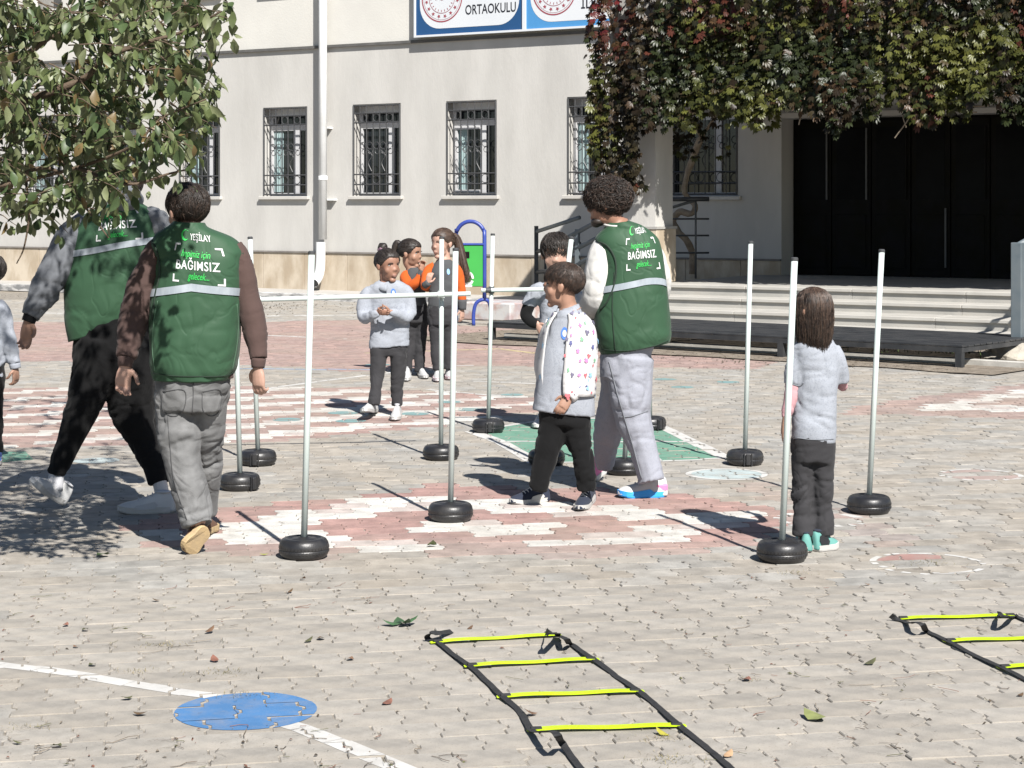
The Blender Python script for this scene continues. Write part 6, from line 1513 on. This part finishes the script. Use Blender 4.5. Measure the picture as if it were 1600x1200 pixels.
garment(P, 'trousers', C_black, [(846, 660, 920, 664, .19), (844, 640, 922, 644, .20), (846, 622, 922, 625, .19)], [lA, lB], vox=.010, amp=.008, f=(9, 9, 15), seed=38, spots=[(858, 690, 0, .08, .016, 24), (840, 755, 0, .06, .022, 40), (915, 755, 0, .06, .022, 40), (905, 690, 0, .08, .014, 24)])
h = Head(P, 877, 411, 481, (-.97, .22), dy=0, tilt=-.02)
h.build(P, S_tan, (889, 486, .0), browm=H_dk, hands=[(P.p(890, 619, -.11), (-.55, -.25, -.8), (-.7, .1, .6), .150, .7)], trunk=under(P, pr_, [sl_, sr_, lA, lB], .75))
hc = h.cap(P, H_br, .085, .30, .02, -.56, .03, 14); h.strands(P, hc, H_br, 2300, .17, .075, rad=.008, jit=.2, lift=.04, seed=14, front=.28, side=.02, back=-.56)
h.strands(P, hc, H_dk, 900, .17, .08, rad=.008, jit=.25, lift=.05, seed=15, front=.28, side=.02, back=-.56)
shoe(P, gp(856, 783), gp(797, 789), (0, 0, 1), .085, .085, C_navy, K_sole, .026, accent=(K_sole, .18, .55, .1, .4)); shoe(P, gp(924, 781), gp(904, 800), (0, 0, 1), .085, .085, C_navy, K_sole, .026, accent=(K_sole, .18, .55, .1, .4))

# ---- girl seen from behind at the right
P = Person(9.2, 1270, 'girl with long brown hair seen from behind in a grey polo and pink sleeves')
tr_ = [(1238, 688, 1303, 692, .17), (1237, 655, 1306, 657, .185), (1239, 615, 1308, 616, .18), (1241, 580, 1310, 582, .175), (1240, 555, 1311, 557, .17), (1242, 541, 1310, 545, .155), (1254, 529, 1300, 530, .13), (1264, 522, 1292, 522, .10)]
sl_ = [(1252, 545, 15), (1246, 560, 16), (1241, 585, 15.5, -.01), (1240, 600, 15, -.01)]; sr_ = [(1300, 545, 14), (1309, 560, 14), (1315, 585, 12.5, .03), (1316, 598, 12, .04)]
sl2 = [(1243, 585, 12), (1238, 615, 12.5, -.02), (1231, 640, 10.5, -.03), (1227, 655, 8.5, -.04)]; sr2 = [(1314, 585, 9.5, .04), (1317, 603, 9, .08), (1312, 600, 8, .2), (1305, 590, 7, .28)]
lA = [(1254, 690, 20), (1254, 730, 18), (1253, 770, 16), (1254, 815, 16, -.01), (1254, 838, 16.5, -.02)]; lB = [(1286, 692, 20), (1286, 730, 17.5), (1286, 770, 15.5), (1287, 815, 15.5), (1287, 836, 16)]
polo = garment(P, 'polo_shirt', C_grey, tr_, [sl_, sr_], vox=.009, amp=.006, f=(8, 8, 14), seed=43, spots=[(1290, 640, -.08, .08, .012, 26), (1275, 670, -.08, .09, .007, 18)])
garment(P, 'pink_sleeve', C_pink, (), [sl2], vox=.008, amp=.005, seed=44, f=(10, 10, 24), spots=[(1238, 618, 0, .06, .012, 34)]); garment(P, 'pink_sleeve', C_pink, (), [sr2], vox=.008, amp=.004, seed=45)
garment(P, 'trousers', C_char, [(1238, 720, 1302, 722, .16), (1236, 692, 1304, 696, .18), (1240, 665, 1302, 668, .17)], [lA, lB], vox=.009, amp=.006, f=(9, 9, 16), seed=46, spots=[(1254, 770, -.03, .08, .016, 34), (1287, 770, -.03, .08, .016, 34), (1254, 832, 0, .05, .012, 44), (1287, 832, 0, .05, .012, 44)])
seam(polo, [(1238, 600), (1250, 603), (1256, 598)], M_seamg, .003); seam(polo, [(1240, 683), (1270, 687), (1302, 686)], M_seamg, .002)
h = Head(P, 1267, 450, 522, (-.72, .66), tilt=.12)
h.build(P, S_tan, (1276, 528, .0), browm=H_br, hands=[(P.p(1227, 655, -.04), (-.14, 0, -1), (.1, 1, 0), .145, .35), (P.p(1306, 590, .28), (-.5, .6, .2), (0, 0, 1), .14, .6)], trunk=under(P, tr_, [sl2, sr2, lA, lB], .75))
hc = h.cap(P, H_dk, .05, .50, -.25, -.95, .03, 16, bf=(9, 9, 3))
def fall(P, h, parent, m, n, z_end, spread=1.0, seed=1, rad=.011, thick=.10, ang0=.6, ang1=5.4, wob=.02):
    """long straight hair: over the scalp from the parting, then hanging"""
    g = np.random.default_rng(seed); K = 9; W_ = np.zeros((n, K, 3))
    for i in range(n):
        a = g.uniform(ang0, ang1); lx, ly = math.sin(a), math.cos(a); q = g.uniform(.0, .5); r_ = thick*g.uniform(.3, 1.2)
        path = []
        for t in np.linspace(q, 1.62, 4): path.append((lx*.335*math.sin(t)*(1+r_), -.06+ly*.425*math.sin(t)*(1+r_), .64+.355*math.cos(t)*(1+r_)))
        wp = [h.w(*p) for p in path]; e = wp[-1]; zf = z_end+g.normal(0, .022); out = (h.r*lx+h.f*ly)
        for k in range(1, 6):
            f = k/5; p = Vector((e.x, e.y, e.z+(zf-e.z)*f))+out*(.012*math.sin(f*2.6)*spread-.025*f*spread)+Vector((g.normal(0, wob*.3), g.normal(0, wob*.3), 0)); wp.append(p)
        W_[i] = np.array([p[:] for p in wp])
    return strand_mesh(W_, rad*h.H, 'strands', m, parent)
fall(P, h, hc, H_br, 1900, P.p(1270, 538).z, seed=17, thick=.06, rad=.008, ang0=.75, ang1=5.5, wob=.008); fall(P, h, hc, H_lb, 160, P.p(1270, 534).z, seed=18, thick=.075, rad=.007, ang0=.8, ang1=5.4, wob=.008); fall(P, h, hc, H_dk, 1200, P.p(1270, 541).z, seed=19, thick=.05, rad=.008, wob=.008)
shoe(P, gp(1260, 864), gp(1255, 843), (0, 0, 1), .08, .075, K_teal, K_sole, .026, accent=(K_blk, .05, .4, .35, .7)); shoe(P, gp(1270, 861), gp(1307, 856), (0, 0, 1), .085, .08, K_teal, K_sole, .028, accent=(K_blk, .10, .5, .2, .75))

# ---- girl in grey with folded hands
P = Person(15.0, 600, 'girl in a grey sweatshirt with clasped hands and a tied-up bun, walking forward')
tr_ = [(576, 545, 640, 540, .18), (578, 515, 640, 513, .19), (577, 485, 640, 484, .19), (575, 462, 638, 461, .185), (575, 448, 636, 447, .17), (588, 439, 622, 438, .13)]
sl_ = [(580, 452, 10), (572, 462, 11, -.01), (567, 485, 11, -.03), (571, 497, 10, -.08), (584, 491, 8, -.17), (592, 487, 6, -.19)]; sr_ = [(630, 452, 10), (637, 462, 11, -.01), (640, 485, 11.5, -.03), (634, 497, 10, -.08), (617, 489, 8, -.17), (607, 487, 6, -.19)]
lA = [(592, 540, 14), (590, 580, 11.5, -.04), (587, 610, 10, -.08), (584, 633, 9.5, -.10)]; lB = [(624, 540, 14), (622, 580, 11.5), (620, 610, 10), (620, 634, 9)]
sw = garment(P, 'sweatshirt', C_grey, tr_, [sl_, sr_], amp=.006, f=(8, 8, 11), seed=53, vox=.011, spots=[(570, 495, -.05, .09, .016, 24), (636, 495, -.05, .09, .016, 24), (605, 520, -.1, .12, .012, 14)])
garment(P, 'trousers', C_char, [(582, 556, 634, 554, .13), (580, 545, 636, 543, .145), (586, 532, 630, 532, .11)], [lA, lB], vox=.012, amp=.007, f=(9, 9, 15), seed=54, spots=[(588, 585, -.05, .08, .014, 24), (586, 628, -.1, .05, .014, 36), (621, 628, 0, .05, .012, 36)])
h = Head(P, 607, 389, 441, (.62, -.78), dy=-.02, tilt=.03)
h.build(P, S_brn, (605, 443, .01), browm=H_dk, hands=[(P.p(590, 487.5, -.19), (1, -.15, .05), (.0, -.3, 1), .14, 1.05), (P.p(610, 487.5, -.20), (-1, -.15, -.02), (0, -.5, 1), .14, 1.05)], trunk=under(P, tr_, [sl_, sr_, lA, lB], .75))
hc = h.cap(P, H_dk, .08, .34, -.46, -.86, .03, 24); h.strands(P, hc, H_dk, 900, .40, .05, crown=(0, .7, -.35), rad=.012, jit=.16, seed=24, front=.34, side=-.46, back=-.86)
mb = MB(); h.ell(mb, (-.05, -.36, 1.02), (.15, .15, .13)); V = np.array(mb.v); V += .012*np.stack([vnoise(V*30, q) for q in (1, 2, 3)], 1); mb.v = [tuple(v) for v in V]; mb.build('bun', H_dk, hc, smooth=True)
mb = MB(); tube(mb, [h.w(-.05+.13*math.cos(a), -.33+.13*math.sin(a), .96+.02*math.sin(5*a)) for a in np.linspace(0, 6.28, 22)], .016, 7); mb.build('hair_tie', mat('pink_hair_tie', (.42, .25, .32), .8, (.05, .03, .05), 60, 2), hc, smooth=True)
for q in (-1,): mb = MB(); h.ell(mb, (q*.37, -.02, .34), (.022, .022, .022), 8, 6); mb.build('earring', T_wht, h.body, smooth=True)
collar(P, C_grey, P.p(605, 441), 12*P.k, .026, (.3, -.95), .5, .03, sw)
W = Wrap(sw, P.p(606, 480).x, P.p(606, 480).y, (0, -1)); bz = P.p(621, 456).z; bu = P.p(621, 456).x-P.p(606, 480).x
patch(W, [(bu+.026*math.cos(6.283*i/18), bz+.03*math.sin(6.283*i/18)) for i in range(18)], T_badge, sw, 'badge', .15); patch(W, [(bu+.012*math.cos(6.283*i/18), bz+.014*math.sin(6.283*i/18)) for i in range(18)], T_wht, sw, 'badge_centre', .15, .007)
g0, g1 = gp(585, 645)+Vector((0, .05, .0)), gp(573, 660)+Vector((-.02, -.0, .07)); shoe(P, g0, g1, (0, .35, 1), .09, .08, K_white, K_sole, .028); shoe(P, gp(622, 648), gp(616, 659), (0, 0, 1), .085, .08, K_white, K_sole, .028)

# ---- two girls in orange sleeves
P = Person(18.5, 650, 'dark-haired girl in a slate jumper with orange sleeves raising a hand to her mouth')
tr_ = [(637, 486, 667, 483, .19), (636, 462, 665, 460, .20), (634, 440, 663, 439, .19), (634, 428, 660, 427, .16), (640, 419, 654, 418, .12)]
sl_ = [(637, 428, 7.5), (633, 434, 8, -.05), (640, 447, 8, -.14), (651, 440, 6.5, -.18), (657, 429, 5.5, -.18)]; sr_ = [(658, 430, 7, .08), (666, 440, 7, .1), (668, 455, 6, .08)]
lA = [(643, 486, 10), (641, 525, 8.5), (638, 560, 7), (637, 579, 6.5)]; lB = [(659, 486, 10.5), (658, 525, 9.5), (656, 560, 8), (655, 581, 7.5)]
jm = garment(P, 'jumper', C_slate, tr_, vox=.013, amp=.006, seed=63); garment(P, 'orange_sleeve', C_orange, (), [sl_], vox=.012, amp=.006, f=(12, 12, 20), seed=64, parent=jm); garment(P, 'orange_sleeve', C_orange, (), [sr_], vox=.012, amp=.006, seed=65, parent=jm)
cuff(P, C_slate, P.p(656, 432, -.18), P.p(660, 423, -.18), 5.8*P.k, 5*P.k, jm)
garment(P, 'trousers', C_char, [(634, 505, 668, 503, .18), (633, 483, 668, 481, .20), (636, 470, 665, 469, .18)], [lA, lB], vox=.013, amp=.007, seed=66, f=(9, 9, 15))
h = Head(P, 643, 374, 418, (.90, -.42), tilt=.05)
h.build(P, S_tan, (645, 421, .02), browm=H_dk, hands=[(P.p(659, 424, -.18), (.1, .05, 1), (-.4, -.3, .2), .145, .9)], trunk=under(P, tr_, [sl_, sr_, lA, lB], .75))
hc = h.cap(P, H_dk, .09, .32, -.50, -.86, .03, 34); h.strands(P, hc, H_dk, 700, .40, .06, crown=(0, .8, .1), rad=.014, jit=.2, seed=34, front=.32, side=-.50, back=-.86)
mb = MB(); tube(mb, [h.w(0, -.42, .80), h.w(0, -.58, .84), h.w(0, -.66, .62), h.w(0, -.60, .30), h.w(0, -.52, .05)], [.07*h.H, .12*h.H, .12*h.H, .09*h.H, .03*h.H], 12, sub=3); mb.build('ponytail', H_dk, hc, smooth=True)
shoe(P, gp(637, 584), gp(635, 597), (0, 0, 1), .085, .075, K_white, K_sole, .028); shoe(P, gp(655, 584), gp(665, 593), (0, 0, 1), .085, .075, K_white, K_sole, .028)

P = Person(18.3, 690, 'taller girl with a long brown ponytail in a slate jumper with orange sleeves')
tr_ = [(668, 487, 712, 486, .20), (670, 460, 712, 459, .21), (672, 430, 714, 430, .20), (675, 416, 712, 417, .17), (684, 406, 704, 406, .12)]
sl_ = [(680, 416, 8), (671, 422, 8.5), (666, 436, 8, -.06), (664, 447, 7.5, -.12), (668, 443, 6, -.19)]; sr_ = [(706, 416, 8), (714, 423, 9), (719, 440, 8), (721, 460, 7.5), (722, 470, 7)]
lA = [(680, 488, 12), (681, 525, 10.5), (683, 560, 9), (684, 578, 8.5)]; lB = [(701, 488, 12), (702, 525, 10), (702, 560, 8.5), (702, 577, 8)]
jm = garment(P, 'jumper', C_slate, tr_, vox=.013, amp=.006, seed=73); garment(P, 'orange_sleeve', C_orange, (), [sl_], vox=.012, amp=.006, f=(12, 12, 20), seed=74, parent=jm); garment(P, 'orange_sleeve', C_orange, (), [sr_], vox=.012, amp=.005, seed=75, parent=jm)
cuff(P, C_slate, P.p(722, 468), P.p(722, 484), 7.4*P.k, 6.4*P.k, jm); cuff(P, C_slate, P.p(664, 446, -.17), P.p(670, 441, -.21), 6*P.k, 5*P.k, jm)
garment(P, 'trousers', C_char, [(668, 508, 713, 508, .19), (667, 486, 713, 486, .21), (670, 470, 711, 470, .19)], [lA, lB], vox=.013, amp=.007, seed=76, f=(9, 9, 15), spots=[(683, 570, 0, .06, .014, 36), (702, 570, 0, .06, .014, 36)])
h = Head(P, 690, 357, 404, (-.62, -.78), tilt=.03)
h.build(P, S_fair, (694, 409, .02), browm=H_br, hands=[(P.p(668, 442, -.20), (.3, -.1, 1), (.9, -.2, 0), .145, 1.0), (P.p(722, 483), (0, 0, -1), (-.6, -.7, 0), .155, .5)], trunk=under(P, tr_, [sl_, sr_, lA, lB], .75))
hc = h.cap(P, H_br, .08, .34, -.40, -.86, .02, 44); h.strands(P, hc, H_lb, 700, .42, .05, crown=(0, .9, .1), rad=.012, jit=.14, seed=44, front=.34, side=-.40, back=-.86)
mb = MB(); pts = [P.p(703, 368, .05), P.p(712, 370, .08), P.p(717, 384, .09), P.p(722, 405, .07), P.p(727, 425, .05), P.p(730, 440, .04)]; tube(mb, pts, [.025, .035, .045, .045, .035, .012], 12, sub=3); pt_ = mb.build('ponytail', H_br, hc, smooth=True)
g = np.random.default_rng(4); base = spline([p[:] for p in pts], 2); Wt = np.array([base+g.normal(0, .016, 3)*np.linspace(.6, 1.3, len(base))[:, None] for _ in range(220)]); strand_mesh(Wt, .004, 'strands', H_lb, pt_)
W = Wrap(jm, P.p(692, 450).x, P.p(692, 450).y, (0, -1)); bz = P.p(706, 424).z; bu = P.p(705, 424).x-P.p(692, 450).x; patch(W, [(bu+.02*math.cos(6.283*i/18), bz+.028*math.sin(6.283*i/18)) for i in range(18)], mat('pale_blue_badge', (.25, .45, .75), .6), jm, 'badge', .15)
shoe(P, gp(685, 584), gp(683, 598), (0, 0, 1), .085, .08, K_white, mat('pale_pink_sole', (.66, .50, .52), .6), .03); shoe(P, gp(701, 584), gp(703, 595), (0, 0, 1), .085, .08, K_white, mat('pale_pink_sole', (.66, .50, .52), .6), .03)

# ---- boy with black under-sleeves, hand on hip
P = Person(14.1, 868, 'boy in a grey polo over black sleeves, hand on his hip')
tr_ = [(840, 546, 900, 548, .20), (842, 520, 902, 521, .21), (844, 490, 905, 490, .205), (842, 462, 908, 462, .195), (844, 446, 906, 446, .17), (858, 436, 892, 436, .13)]
sl_ = [(850, 448, 11), (838, 456, 13), (828, 472, 12), (826, 478, 11.5)]; sr_ = [(898, 448, 11), (910, 456, 13), (918, 474, 12), (919, 480, 11.5)]
sl2 = [(830, 470, 9.5), (823, 485, 9.5, -.01), (822, 494, 9, -.02), (831, 503, 8, -.05), (840, 506, 6.5, -.08)]; sr2 = [(916, 474, 9.5), (924, 490, 9, .02), (918, 505, 8, 0)]
lA = [(856, 550, 14.5), (854, 590, 11.5), (852, 630, 10), (851, 655, 9.5)]; lB = [(884, 550, 14.5), (884, 590, 11.5), (884, 630, 10), (884, 655, 9.5)]
polo = garment(P, 'polo_shirt', C_grey, tr_, [sl_, sr_], vox=.011, amp=.007, seed=83); garment(P, 'black_sleeve', C_black, (), [sl2], vox=.010, amp=.006, seed=84); garment(P, 'black_sleeve', C_black, (), [sr2], vox=.010, amp=.006, seed=85)
garment(P, 'trousers', C_char, [(842, 575, 900, 575, .18), (840, 548, 901, 548, .2), (844, 530, 898, 530, .18)], [lA, lB], vox=.012, amp=.007, seed=86, f=(9, 9, 15))
h = Head(P, 869, 365, 430, (-.05, -1), tilt=.10)
h.build(P, S_fair, (873, 440, .02), browm=H_dk, hands=[(P.p(839, 506, -.08), (.55, -.25, -.8), (.5, -.2, .6), .15, .8), (P.p(918, 506, 0), (-.3, -.2, -1), (-.6, -.6, 0), .15, .6)], trunk=under(P, tr_, [sl2, sr2, lA, lB], .75))
hc = h.cap(P, H_dk, .09, .34, -.02, -.60, .04, 54); h.strands(P, hc, H_dk, 1100, .30, .08, crown=(0, -.3, .9), rad=.012, jit=.35, lift=.10, seed=54, front=.30, side=-.05, back=-.62)
collar(P, C_navc, P.p(874, 436), 15*P.k, .045, (0, -1), .5, .03, polo)
shoe(P, gp(848, 660), gp(838, 671), (0, 0, 1), .085, .08, K_white, K_sole, .028); shoe(P, gp(884, 660), gp(886, 671), (0, 0, 1), .085, .08, K_white, K_sole, .028)

# ---- child cut by the left edge
P = Person(12.2, -18, 'child in a grey sweatshirt and dark trousers cut off by the left edge')
tr_ = [(-52, 592, 8, 592, .2), (-52, 550, 6, 550, .21), (-50, 510, 4, 510, .2), (-48, 480, 4, 480, .18), (-36, 468, -8, 468, .13)]
sl_ = [(-6, 476, 12), (4, 488, 13), (12, 525, 12.5), (19, 555, 11.5), (23, 570, 10)]; sr_ = [(-42, 476, 12), (-54, 490, 13), (-60, 530, 12), (-62, 570, 10)]
lA = [(-10, 592, 16), (-8, 640, 13.5), (-7, 690, 11.5), (-6, 706, 11)]; lB = [(-36, 592, 16), (-36, 640, 13), (-36, 690, 11), (-36, 706, 11)]
sw = garment(P, 'sweatshirt', C_grey, tr_, [sl_, sr_], amp=.008, vox=.011, seed=93, spots=[(18, 550, 0, .07, .016, 28)]); cuff(P, C_grey, P.p(23, 568), P.p(24.5, 576), 9*P.k, 8*P.k, sw)
garment(P, 'trousers', C_black, [(-50, 610, 6, 610, .18), (-51, 590, 7, 590, .2), (-48, 570, 4, 570, .18)], [lA, lB], vox=.012, amp=.006, seed=96)
h = Head(P, -22, 396, 458, (-.9, .3)); h.build(P, S_tan, (-22, 468, 0), browm=H_dk, hands=[(P.p(24.5, 575), (.02, 0, -1), (-.4, -.9, 0), .15, .9), (P.p(-62, 572), (0, 0, -1), (.4, -.9, 0), .15, .9)], trunk=under(P, tr_, [sl_, sr_, lA, lB], .75))
hc = h.cap(P, H_dk, .08, .42, -.04, -.62, .03, 64); h.strands(P, hc, H_dk, 500, .28, .07, rad=.012, jit=.3, seed=64)
shoe(P, gp(-4, 718), gp(-10, 730), (0, 0, 1), .085, .08, K_bshoe, K_sole, .028); shoe(P, gp(-36, 718), gp(-44, 730), (0, 0, 1), .085, .08, K_bshoe, K_sole, .028)
